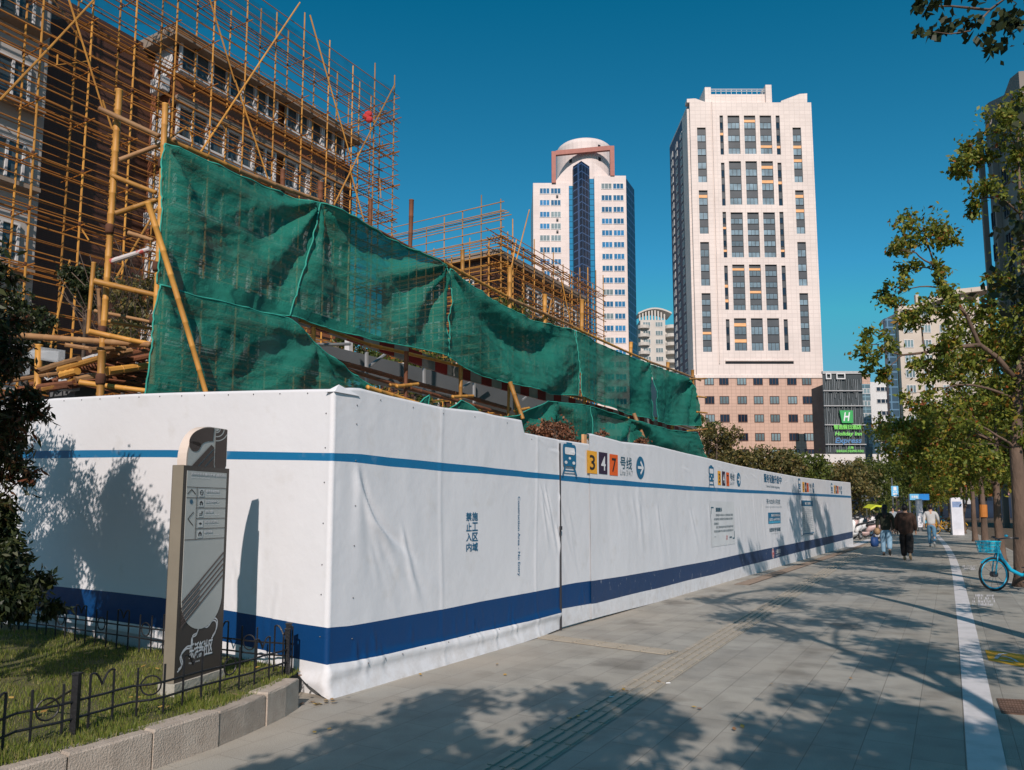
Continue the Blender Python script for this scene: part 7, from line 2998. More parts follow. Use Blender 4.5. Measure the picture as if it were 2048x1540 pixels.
# white emblem on the brown foot of the panel
mb = MB()
ze, we = zs(1300, .5), TW
E_ = lambda a, b: (TW * .27 + a * TW * .58, ze + .02 + b * TW * .50)
path = [(-.35, -.42), (-.22, -.30), (-.28, -.05), (-.10, .12), (.08, .14), (.10, .38), (.25, .44), (.33, .62), (.42, .78), (.55, .62), (.68, .60), (.85, .74), (1.0, .66), (.98, .42), (.82, .22)]
sm_ = []
for k in range(len(path) - 1):
    p0 = path[max(k - 1, 0)]; p1 = path[k]; p2 = path[k + 1]; p3 = path[min(k + 2, len(path) - 1)]
    for j in range(5):
        t = j / 5
        sm_.append(tuple(.5 * ((2 * p1[i]) + (-p0[i] + p2[i]) * t + (2 * p0[i] - 5 * p1[i] + 4 * p2[i] - p3[i]) * t * t + (-p0[i] + 3 * p1[i] - 3 * p2[i] + p3[i]) * t ** 3) for i in (0, 1)))
for off in (0, -.06):
    stroke(mb, [E_(a + off * .5, b + off) for a, b in sm_], .011, tf(.003), 0)
put_text(mb, '乐活新社区', *(E_(.0, 0)[0], E_(.85, 0)[0]), E_(0, -.25)[1], E_(0, .18)[1], tf(.003), 0, bold=.03)
put_text(mb, 'Happy Community', *(E_(0, 0)[0], E_(.4, 0)[0]), E_(0, -.38)[1], E_(0, -.31)[1], tf(.003), 0)
mb.build('white_emblem', ink_white, body)

# ------------------------------------------------------------------ bicycles
def bicycle(name, label, loc, rz, col, basket, group=None, fine=True, lean=0.0):
    """x = forward; origin on the ground between the wheels"""
    t = thing(name, label, 'bicycle', loc, rz, group)
    t.rotation_euler = (lean, 0, rz)
    rub = M('tyre_rubber', (0.02, 0.02, 0.022), .8)
    hubm = M('hub_metal', (0.10, 0.10, 0.11), .4, metal=.6)
    R_ = .30
    for x in (.52, -.50):
        w_ = link('wheel', None, t) if False else None
        mb = MB()
        mb.tube([(x + R_ * math.cos(k * math.pi / 18), 0, R_ + .02 + R_ * math.sin(k * math.pi / 18)) for k in range(37)], .021, 8, cap=False)
        wh = mb.build('wheel', rub, t, smooth=True, local=True)
        mb = MB()
        mb.tube([(x + (R_ - .03) * math.cos(k * math.pi / 18), 0, R_ + .02 + (R_ - .03) * math.sin(k * math.pi / 18)) for k in range(37)], .014, 6, cap=False)
        mb.build('rim', col, wh, smooth=True, local=True)
        mb = MB()
        for k in range(10):
            a = k * math.pi / 5
            mb.tube([(x, 0, R_ + .02), (x + (R_ - .03) * math.cos(a), 0, R_ + .02 + (R_ - .03) * math.sin(a))], .003, 4)
        mb.tube([(x, -.05, R_ + .02), (x, .05, R_ + .02)], .055, 12)
        mb.build('hub', hubm, wh, local=True)
    mb = MB()
    mb.tube([(.40, 0, .80), (.33, 0, .62), (.16, 0, .40), (-.05, 0, .30), (-.16, 0, .30)], [.034, .036, .038, .036, .034], 8)
    mb.tube([(-.16, 0, .30), (-.28, 0, .72)], .024, 8)
    for s in (-.05, .05):
        mb.tube([(-.16, s * .6, .30), (-.50, s, .32)], .013, 6)
        mb.tube([(-.25, s * .5, .62), (-.50, s, .32)], .011, 6)
    mb.tube([(.415, 0, .86), (.385, 0, .74)], .032, 8)
    mb.build('frame', col, t, smooth=True, local=True)
    mb = MB()
    for s in (-.05, .05):
        mb.tube([(.42, s * .5, .74), (.46, s, .62), (.52, s, .32)], .014, 6)
    mb.tube([(.42, -.03, .74), (.42, .03, .74)], .02, 6)
    mb.build('fork', col, t, smooth=True, local=True)
    for x, a0, a1 in ((.52, 40, 150), (-.50, 30, 165)):
        mb = MB()
        rows = []
        for k in range(13):
            a = R(a0 + (a1 - a0) * k / 12)
            rows.append([(x + (R_ + .035) * math.cos(a), s, R_ + .02 + (R_ + .035 - abs(s) * .3) * math.sin(a)) for s in (-.035, -.02, 0, .02, .035)])
        mb.grid(rows)
        mb.build('mudguard', col, t, smooth=True, local=True)
    mb = MB()
    mb.tube([(.385, 0, .84), (.36, 0, 1.0)], .016, 8)
    mb.tube([(.28, -.28, 1.02), (.35, -.20, 1.02), (.38, 0, .99), (.35, .20, 1.02), (.28, .28, 1.02)], .013, 8)
    hb_ = mb.build('handlebar', hubm, t, smooth=True, local=True)
    for s in (-1, 1):
        mb = MB()
        mb.tube([(.285, .27 * s, 1.02), (.20, .31 * s, 1.015)], .019, 8)
        mb.build('grip', rub, hb_, smooth=True, local=True)
    mb = MB()
    mb.ball((.33, .15, 1.06), (.035, .035, .025), 0, 8, 5)
    mb.build('bell', col, hb_, smooth=True, local=True)
    mb = MB()
    mb.tube([(-.28, 0, .70), (-.32, 0, .86)], .016, 8)
    mb.build('seat_post', hubm, t, local=True)
    mb = MB()
    mb.tube([(-.18, 0, .88), (-.26, 0, .885), (-.36, 0, .89), (-.43, 0, .885)], [.025, .05, .085, .06], 10, flat=.35)
    mb.build('saddle', rub, t, smooth=True, local=True)
    mb = MB()
    x0, x1, y0, y1, z0, z1 = .45, .75, -.15, .15, .74, .95
    for k in range(9):
        u = k / 8
        for a, b in (((x0 + (x1 - x0) * u, y0), None), ((x0 + (x1 - x0) * u, y1), None), ((x0, y0 + (y1 - y0) * u), None), ((x1, y0 + (y1 - y0) * u), None)):
            cx_, cy_ = (x0 + x1) / 2, 0
            bx, by = cx_ + (a[0] - cx_) * .82, a[1] * .82
            mb.tube([(bx, by, z0), (a[0], a[1], z1)], .006, 4, cap=False)
    for z, k in ((z0, .82), (z0 + .07, .88), (z0 + .14, .94), (z1, 1)):
        cx_ = (x0 + x1) / 2
        hx = (x1 - x0) / 2 * k; hy = y1 * k
        rr_ = .011 if z == z1 else .007
        mb.tube([(cx_ - hx, -hy, z), (cx_ + hx, -hy, z), (cx_ + hx, hy, z), (cx_ - hx, hy, z), (cx_ - hx, -hy, z)], rr_, 5)
    mb.box((x0 + .03, y0 * .82, z0 - .004), (x1 - .03, y1 * .82, z0 + .006))
    mb.tube([(.40, 0, .80), (.48, 0, .76)], .02, 6)
    mb.build('basket', basket, t, local=True)
    mb = MB()
    mb.tube([(-.16, -.09, .30), (-.16, .09, .30)], .015, 6)
    mb.tube([(-.16, .09, .30), (-.05, .10, .17)], .011, 6); mb.tube([(-.16, -.09, .30), (-.27, -.10, .43)], .011, 6)
    mb.box((-.10, .09, .155), (.0, .17, .175)); mb.box((-.32, -.17, .42), (-.22, -.09, .44))
    mb.tube([(-.16, .06, .30), (-.16, .075, .30)], .085, 14)
    mb.build('crank', hubm, t, local=True)
    mb = MB()
    mb.tube([(-.30, .08, .26), (-.26, .20, .01)], .009, 6)
    mb.build('kickstand', hubm, t, local=True)
    return t
cy = M('cyan_paint', (0.01, 0.36, 0.56), .35, .05, 4)
cyb = M('cyan_plastic', (0.02, 0.50, 0.66), .4, .05, 4)
wb = gnd(1990, 1182)
# wheel plane: front wheel seen three quarter, frame leading right
bdir = Vector((-.93, -.12, 0)).normalized()
brz = math.atan2(bdir.y, bdir.x)
bpos = Vector((wb.x, wb.y, 0)) - bdir * .52
bicycle('blue_bicycle', 'bright blue shared bicycle with wire basket parked under the nearest street tree', bpos, brz, cy, cyb)
ye = M('yellow_bike_paint', (0.62, 0.32, 0.015), .4, .05, 4)
yb = M('yellow_bike_basket', (0.40, 0.22, 0.02), .5, .05, 4)
yl = ('yellow shared bicycle lowest and nearest in the row by the white pillar', 'yellow shared bicycle, second from the walker in white', 'yellow shared bicycle third in the row, behind the walker in white', 'yellow shared bicycle leaning right against the white pillar')
y0_ = None
for i, (px, py, a, ln_) in enumerate(((1890, 1069, 2.9, 0), (1882, 1064, 2.7, .0), (1876, 1060, 2.8, 0), (1916, 1062, 1.9, .25))):
    p = gnd(px, py)
    if y0_ is None:
        y0_ = bicycle('yellow_bicycle', yl[0], p, a, ye, yb, 'yellow shared bicycles by the pillar')
    else:
        dup(y0_, p, a, 1.0, yl[i])
# small group of mixed bicycles behind
bl_ = bicycle('parked_bicycle', 'pale blue bicycle parked beyond the yellow row', gnd(1896, 1054), 2.6, cy, cyb, 'bicycles farther along the pavement')
dup(bl_, gnd(1850, 1056), 1.2, 1, 'pale blue bicycle beside the arm of the walker in white')
dup(y0_, gnd(1836, 1053), 1.4, 1, 'yellow bicycle between the brown coated man and the walker in white', 'bicycles farther along the pavement')
dup(y0_, gnd(1862, 1051), 2.2, 1, 'yellow bicycle farthest back, half hidden by tree trunks', 'bicycles farther along the pavement')

# ------------------------------------------------------------------ scooters
def scooter(name, label, loc, rz, col, group):
    t = thing(name, label, 'scooter', loc, rz, group)
    rub = M('tyre_rubber', (0.02, 0.02, 0.022), .8)
    dk = M('scooter_black', (0.03, 0.03, 0.032), .5)
    for x in (.62, -.60):
        mb = MB()
        mb.tube([(x + .19 * math.cos(k * math.pi / 10), 0, .235 + .19 * math.sin(k * math.pi / 10)) for k in range(21)], .045, 8, cap=False)
        w_ = mb.build('wheel', rub, t, smooth=True, local=True)
        mb = MB()
        mb.tube([(x, -.04, .235), (x, .04, .235)], .13, 14)
        mb.build('rim', M('scooter_rim', (0.45, 0.45, 0.46), .4, metal=.5), w_, local=True)
    mb = MB()     # front shield and apron
    rows = []
    for (x, z, w_) in ((.50, .38, .10), (.50, .55, .16), (.46, .75, .20), (.42, .92, .17), (.40, 1.0, .12)):
        rows.append([(x + .05 - abs(s) * .12, s * w_, z) for s in (-1, -.5, 0, .5, 1)])
    mb.grid(rows)
    mb.tube([(.62, 0, .50), (.56, 0, .60), (.48, 0, .80), (.42, 0, .98)], [.05, .10, .13, .10], 10, flat=.8)
    mb.tube([(.40, 0, .30), (.0, 0, .27), (-.2, 0, .30)], [.12, .14, .14], 8, flat=.4)
    mb.tube([(-.08, 0, .40), (-.25, 0, .55), (-.55, 0, .62), (-.82, 0, .66)], [.12, .17, .17, .08], 10, flat=.75)
    mb.build('body', col, t, smooth=True, local=True)
    mb = MB()
    mb.tube([(-.05, 0, .70), (-.3, 0, .73), (-.62, 0, .76), (-.80, 0, .78)], [.08, .14, .13, .07], 10, flat=.45)
    mb.build('seat', dk, t, smooth=True, local=True)
    mb = MB()
    mb.tube([(.36, 0, 1.0), (.34, 0, 1.06)], .03, 6)
    mb.tube([(.26, -.32, 1.08), (.36, -.12, 1.06), (.36, .12, 1.06), (.26, .32, 1.08)], .018, 6)
    mb.build('handlebar', dk, t, smooth=True, local=True)
    for s in (-1, 1):
        mb = MB()
        mb.tube([(.34, .2 * s, 1.07), (.32, .24 * s, 1.24)], .008, 5)
        mb.ball((.32, .25 * s, 1.27), (.012, .06, .04), 0, 8, 5)
        mb.build('mirror', dk, t, local=True)
    mb = MB()
    mb.ball((.56, 0, .84), (.05, .09, .06), 0, 10, 6)
    mb.build('headlight', M('lamp_glass', (0.6, 0.6, 0.58), .2), t, smooth=True, local=True)
    mb = MB()
    mb.tube([(-.52, 0, .42), (-.60, .08, .235)], .03, 6)
    mb.tube([(.52, .06, .40), (.62, .06, .235)], .025, 6)
    mb.tube([(-.1, .1, .22), (-.1, .2, .02)], .012, 5)
    mb.build('suspension', dk, t, local=True)
    return t
sw = M('scooter_white', (0.62, 0.62, 0.62), .35)
sg = M('scooter_grey', (0.16, 0.17, 0.18), .35)
sp_ = M('scooter_pink', (0.50, 0.36, 0.34), .35)
GS = 'parked electric scooters at the end of the hoarding'
s1_ = scooter('electric_scooter', 'white electric scooter parked nearest the end of the hoarding', gnd(1716, 1076), 3.6, sw, GS)
s2_ = scooter('electric_scooter', 'dark grey electric scooter second from the hoarding end', gnd(1724, 1072), 3.3, sg, GS)
s3_ = scooter('electric_scooter', 'pinkish electric scooter just left of the walking woman', gnd(1744, 1064), 3.5, sp_, GS)
dup(s1_, gnd(1735, 1067), 3.4, 1, 'white electric scooter between the dark grey and the pinkish ones')
dup(s2_, gnd(1712, 1064), 3.7, 1, 'dark electric scooter in the second line by the hoarding end')
dup(s1_, gnd(1726, 1060), 3.2, 1, 'white electric scooter in the second line, left one')
dup(s1_, gnd(1742, 1056), 3.6, 1, 'white electric scooter in the second line, under the yellow strip')
dup(s3_, gnd(1752, 1055), 3.4, 1, 'pinkish electric scooter farthest back beside the woman')
dup(s2_, gnd(1734, 1053), 3.5, 1, 'dark electric scooter farthest back on the left')
dup(s1_, gnd(1711, 1080), 3.9, 1, 'white electric scooter half hidden by the end of the hoarding')
dup(s3_, gnd(1731, 1078), 3.0, 1, 'pinkish electric scooter standing in front of the group')
dup(s2_, gnd(1748, 1070), 2.8, 1, 'dark electric scooter beside the blue bag of the woman')
dup(s1_, gnd(1758, 1060), 3.1, 1, 'white electric scooter behind the left shoulder of the woman')

# ------------------------------------------------------------------ cars
def car(name, label, loc, rz, col, group=None, taxi=False):
    t = thing(name, label, 'car', loc, rz, group)
    prf = [(-2.2, .35), (-2.25, .62), (-2.15, .86), (-1.55, .95), (-1.0, 1.40), (.35, 1.44), (1.05, .98), (1.95, .86), (2.2, .65), (2.22, .35)]
    mb = MB()
    def sec(y, k):
        return [Vector((x * (1 - .02 * k), y, .35 + (z - .35) * (1 - .02 * k))) for x, z in prf]
    rows = []
    for y, k in ((-.86, 1.5), (-.80, 0), (.80, 0), (.86, 1.5)):
        rows.append([Vector((x, y * (1 if z < 1 else .84), z)) for x, z in ((q.x, q.z) for q in sec(y, k))])
    mb.grid(rows)
    mb.poly(rows[0]); mb.poly(rows[-1][::-1])
    mb.poly([rows[0][0], rows[0][-1], rows[-1][-1], rows[-1][0]])
    mb.build('body', col, t, local=True)
    gl = gl_dark
    for y in (-1, 1):
        mb = MB()
        pts = [(-1.38, .98), (-.92, 1.34), (.28, 1.37), (.86, 1.0)]
        mb.prism([Vector((x, y * (.865 if z < 1.05 else .742), z)) for x, z in pts], (0, y * .012, 0))
        mb.build('side_window', gl, t, local=True)
    for (xa, za, xb_, zb_) in ((.44, 1.41, 1.02, 1.02), (-1.05, 1.38, -1.50, 1.0)):
        mb = MB()
        sgn = 1 if xa > 0 else -1
        o_ = Vector((.015 * sgn, 0, .012))
        mb.poly([Vector((xa, -.62, za)) + o_, Vector((xa, .62, za)) + o_, Vector((xb_, .74, zb_)) + o_, Vector((xb_, -.74, zb_)) + o_])
        mb.build('windscreen' if xa > 0 else 'rear_window', gl, t, local=True)
    for x in (1.38, -1.38):
        for y in (-.80, .80):
            mb = MB()
            mb.tube([(x, y - .1, .32), (x, y + .1, .32)], .32, 18)
            w_ = mb.build('wheel', M('tyre_rubber', (0.02, 0.02, 0.022), .8), t, local=True)
            mb = MB()
            s = 1 if y > 0 else -1
            mb.tube([(x, y + .1 * s, .32), (x, y + .115 * s, .32)], .19, 14)
            mb.build('rim', M('rim_metal', (0.4, 0.4, 0.4), .3, metal=.7), w_, local=True)
    for y in (-.6, .6):
        mb = MB(); mb.ball((2.17, y, .70), (.06, .17, .07), 0, 8, 5); mb.build('headlight', M('lamp_glass', (0.6, 0.6, 0.58), .2), t, local=True)
        mb = MB(); mb.ball((-2.2, y, .74), (.05, .17, .08), 0, 8, 5); mb.build('tail_light', M('tail_red', (0.35, 0.01, 0.01), .3), t, local=True)
    if taxi:
        mb = MB(); mb.box((-.45, -.25, 1.44), (-.2, .25, 1.58)); mb.build('roof_sign', M('taxi_sign', (0.7, 0.68, 0.5), .4), t, local=True)
    return t
road_dir = math.atan2(WD.y, WD.x)
tg_ = M('taxi_green_yellow', (0.50, 0.55, 0.04), .3)
cwht = M('car_white', (0.6, 0.6, 0.6), .25); cblk = M('car_black', (0.02, 0.02, 0.022), .2); csil = M('car_silver', (0.30, 0.31, 0.33), .25, metal=.4)
def rd(px, py):
    p = gnd(px, py, -.115); return p
car('taxi', 'yellow green taxi partly hidden behind the white pillar', rd(1940, 1038), .25, tg_, taxi=True)
GC = 'cars on the far side of the road'
c1_ = car('parked_car', 'silver car across the junction seen between the banded trunk and the blue bicycle trunk', rd(2003, 1038), .1, csil, GC)
c2_ = car('parked_car', 'black car parked before the dark shops, nearest to the right edge', rd(2038, 1040), .1, cblk, GC)
c3_ = car('parked_car', 'white car in the distance behind the trunks left of the pillar', rd(1880, 1037), 1.0, cwht, GC)
dup(c2_, rd(1970, 1038), .15, 1, 'black car parked farther along before the red shop sign')
dup(c3_, rd(1856, 1036), .9, 1, 'white car farthest away near the crossing')
dup(c1_, rd(2070, 1039), .1, 1, 'silver car across the junction outside the right edge')

# ------------------------------------------------------------------ signs and pillar
pil_p = gnd(1916, 1070)
pil = thing('advert_pillar', 'white upright advertising pillar with faint print beside the forked tree', 'pillar', pil_p)
pil.rotation_euler = (0, 0, -.35)
mb = MB()
hgt = dep(1916, 995, pil_p.y).z
wv = (dep(1931, 1030, pil_p.y).x - dep(1905, 1030, pil_p.y).x) / 2 * .78
prf_ = [(-wv, 0), (wv, 0), (wv, hgt - .15)] + [(wv - .15 * (1 - math.cos(R(k * 30))), hgt - .15 + .15 * math.sin(R(k * 30))) for k in range(1, 4)] + [(-wv + .15 * (1 - math.sin(R(k * 30))), hgt - .15 + .15 * math.cos(R(k * 30))) for k in range(1, 4)]
mb.prism([Vector((a, -.22, b)) for a, b in prf_], (0, .44, 0))
mb.build('body', M('pillar_white', (0.66, 0.66, 0.70), .5), pil, local=True)
mb = MB()
pf = lambda x, z: Vector((x, -.224, z))
shape(mb, [(-wv * .8, .35), (wv * .8, .35), (wv * .8, hgt - .25), (-wv * .8, hgt - .25)], pf, 0)
shape(mb, [(-wv * .8, hgt - .6), (wv * .8, hgt - .6), (wv * .8, hgt - .25), (-wv * .8, hgt - .25)], lambda x, z: Vector((x, -.228, z)), 1)
mb.build('poster', [M('poster_pale', (0.60, 0.62, 0.68), .5, .12, 2), M('poster_blue', (0.20, 0.28, 0.45), .5, .3, 4)], pil, local=True)

sb1 = M('road_sign_blue', (0.02, 0.20, 0.55), .45)
sb2 = M('road_sign_light', (0.15, 0.45, 0.72), .45)
pole_m = M('sign_pole', (0.10, 0.11, 0.12), .5)
p = gnd(1789, 1062)
bs_ = thing('bus_stop_sign', 'blue and white square bus sign on a thin post above the brown coated man', 'sign', p)
q0 = dep(1782, 992, p.y); q1 = dep(1795, 972, p.y)
mb = MB(); mb.tube([p, Vector((p.x, p.y, q1.z + .6))], .05, 8); mb.build('post', pole_m, bs_)
mb = MB(); mb.box((q0.x, p.y - .1, q0.z), (q1.x, p.y - .06, q1.z)); mb.build('panel', sb2, bs_)
mb = MB()
hx = q1.x - q0.x; hz_ = q1.z - q0.z
fsg = lambda a, b: Vector((q0.x + hx * a, p.y - .104, q0.z + hz_ * b))
shape(mb, rrect(.30, .72, .55, .92, .05), fsg, 0)
shape(mb, [(.22, .12), (.80, .12), (.80, .28), (.22, .28)], fsg, 0)
shape(mb, [(.25, .36), (.40, .36), (.40, .48), (.25, .48)], fsg, 0); shape(mb, [(.6, .36), (.75, .36), (.75, .48), (.6, .48)], fsg, 0)
shape(mb, [(.3, -.1), (1.0, -.1), (1.0, -.02), (.3, -.02)], fsg, 0)
mb.build('symbol', ink_white, bs_)
p = gnd(1822, 1060)
rs = thing('direction_sign', 'wide blue direction sign with white lettering at its left half', 'sign', p)
q0 = dep(1818, 1000, p.y); q1 = dep(1856, 988, p.y)
mb = MB(); mb.tube([p, Vector((p.x, p.y, q1.z))], .07, 8); mb.build('post', pole_m, rs)
mb = MB(); mb.box((q0.x, p.y - .14, q0.z), (q0.x + (q1.x - q0.x) * .48, p.y - .08, q1.z)); mb.build('panel', sb2, rs)
mb = MB(); mb.box((q0.x + (q1.x - q0.x) * .48 + .01, p.y - .14, q0.z), (q1.x, p.y - .08, q1.z)); mb.build('panel', sb1, rs)
mb = MB()
put_text(mb, '长寿路', q0.x + (q1.x - q0.x) * .08, q0.x + (q1.x - q0.x) * .42, q0.z + .12, q1.z - .12, lambda a, b: Vector((a, p.y - .146, b)), 0, bold=.03)
mb.build('lettering', ink_white, rs)
q0 = dep(1835, 1024, p.y - 4); q1 = dep(1844, 998, p.y - 4)
kb_ = thing('kiosk_board', 'small white information board below the blue direction sign', 'board', Vector((q0.x, q0.y, 0)))
mb = MB(); mb.box((q0.x, q0.y, .3), (q1.x, q0.y + .2, q1.z)); mb.build('panel', M('pillar_white', (0.66, 0.66, 0.70), .5), kb_)
mb = MB(); mb.box((q0.x + .05, q0.y + .05, 0), (q1.x - .05, q0.y + .15, .298)); mb.build('plinth', pole_m, kb_)
# yellow green reflective strip over the scooters
p0, p1, p2 = dep(1741, 1017, 46), dep(1752, 1010, 46), dep(1765, 1011, 46)
cnp = thing('rain_canopy', 'bright yellow green canopy strip above the parked scooters', 'canopy', Vector((p1.x, p1.y, 0)))
mb = MB()
mb.grid([[p0, p1, p2], [p + Vector((0, 1.0, .06)) for p in (p0, p1, p2)]])
mb.grid([[p0 - Z * .10, p1 - Z * .10, p2 - Z * .12], [p0, p1, p2]])
mb.build('sheet', M('canopy_lime', (0.55, 0.60, 0.04), .5), cnp)
mb = MB()
for q in (p0, p2):
    mb.tube([Vector((q.x, q.y + .5, 0)), Vector((q.x, q.y + .5, q.z))], .02, 6)
mb.build('post', pole_m, cnp)
# street lamp and signal posts
GPO = 'thin poles among the trees beyond the hoarding'
for i, (px, yb_, yt_, Y, r_, lab) in enumerate(((1742, 1035, 868, 95, .16, 'dark signal pole in front of the hotel with a boxy head'), (1762, 1035, 905, 95, .08, 'thin dark lamp pole right of the signal pole'), (1784, 1035, 905, 90, .09, 'thin dark lamp pole nearest the street trees'))):
    a = dep(px, 1018, Y); a.z = 0
    t = dep(px, yt_, Y)
    po = thing('signal_pole' if i == 0 else 'lamp_pole', lab, 'pole', a, group=GPO)
    mb = MB(); mb.tube([a, Vector((a.x, a.y, t.z))], r_, 8); mb.build('post', pole_m, po)
    mb = MB()
    if i == 0:
        z0_ = dep(px, 930, Y).z; z1_ = dep(px, 893, Y).z
        mb.box((a.x - .45, a.y - .35, z0_), (a.x + .35, a.y - .18, z1_))
        mb.build('signal_head', pole_m, po)
        mb = MB()
        mb.tube([Vector((a.x, a.y, t.z)), Vector((a.x + 1.6, a.y, t.z + .15))], .07, 6)
        mb.build('arm', pole_m, po)
    else:
        mb.tube([Vector((a.x, a.y, t.z)), Vector((a.x + .5, a.y, t.z + .25)), Vector((a.x + 1.3, a.y, t.z + .25))], .05, 6)
        mb.build('arm', pole_m, po)
a = dep(1770, 1018, 88); a.z = 0
wht = thing('white_mast', 'slim white tapering mast with cross arms before the white flats', 'mast', a)
zt_ = dep(1768, 866, 88).z
mb = MB(); mb.tube([a, Vector((a.x, a.y, zt_))], [.22, .12], 8); mb.build('post', M('mast_white', (0.5, 0.48, 0.46), .6), wht)
mb = MB()
for y in (882, 900):
    z_ = dep(1768, y, 88).z
    mb.tube([Vector((a.x - .9, a.y - .2, z_)), Vector((a.x + .5, a.y - .2, z_))], .04, 6)
mb.build('cross_arm', M('mast_white', (0.5, 0.48, 0.46), .6), wht)
# small steel tubes sticking from the scaffold-end structure by the pink tower are part of the frame
# cigarette butt and litter
mb = MB()
for x, y in ((1332, 1368), (1218, 1396), (1165, 1425)):
    q = gnd(x, y)
    mb.tube([q + Vector((0, 0, .008)), q + Vector((.04, .01, .008))], .006, 5)
tag(mb.build('litter', ink_white), 'tiny white cigarette ends scattered on the paving near the tactile strip', 'litter', kind='stuff')

# ------------------------------------------------------------------ people
def skin_mesh(name, chains, mat, parent, sub=2, smooth=True):
    """chains: list of (points, radii); the first point of each chain may repeat an earlier joint"""
    vs, es, rs = [], [], []
    idx = {}
    for pts, rr_ in chains:
        prev = None
        for p, r_ in zip(pts, rr_):
            k = tuple(round(c, 4) for c in p)
            if k not in idx:
                idx[k] = len(vs)
                vs.append(k)
                rs.append(r_)
            i = idx[k]
            if prev is not None and prev != i:
                es.append((prev, i))
            prev = i
    me = bpy.data.meshes.new(name)
    me.from_pydata(vs, es, [])
    o = bpy.data.objects.new(name, me)
    COL.objects.link(o)
    sm2 = o.modifiers.new('skin', 'SKIN')
    sm2.use_smooth_shade = True
    for i, v in enumerate(me.skin_vertices[0].data):
        r_ = rs[i]
        v.radius = r_ if isinstance(r_, tuple) else (r_, r_)
        v.use_root = (i == 0)
    ss = o.modifiers.new('sub', 'SUBSURF')
    ss.levels = sub
    ss.render_levels = sub
    dg = bpy.context.evaluated_depsgraph_get()
    dg.update()
    nm = bpy.data.meshes.new_from_object(o.evaluated_get(dg))
    bpy.data.objects.remove(o)
    nm.name = name
    nm.materials.clear()
    nm.materials.append(mat)
    r2 = link(name, nm, parent)
    return r2

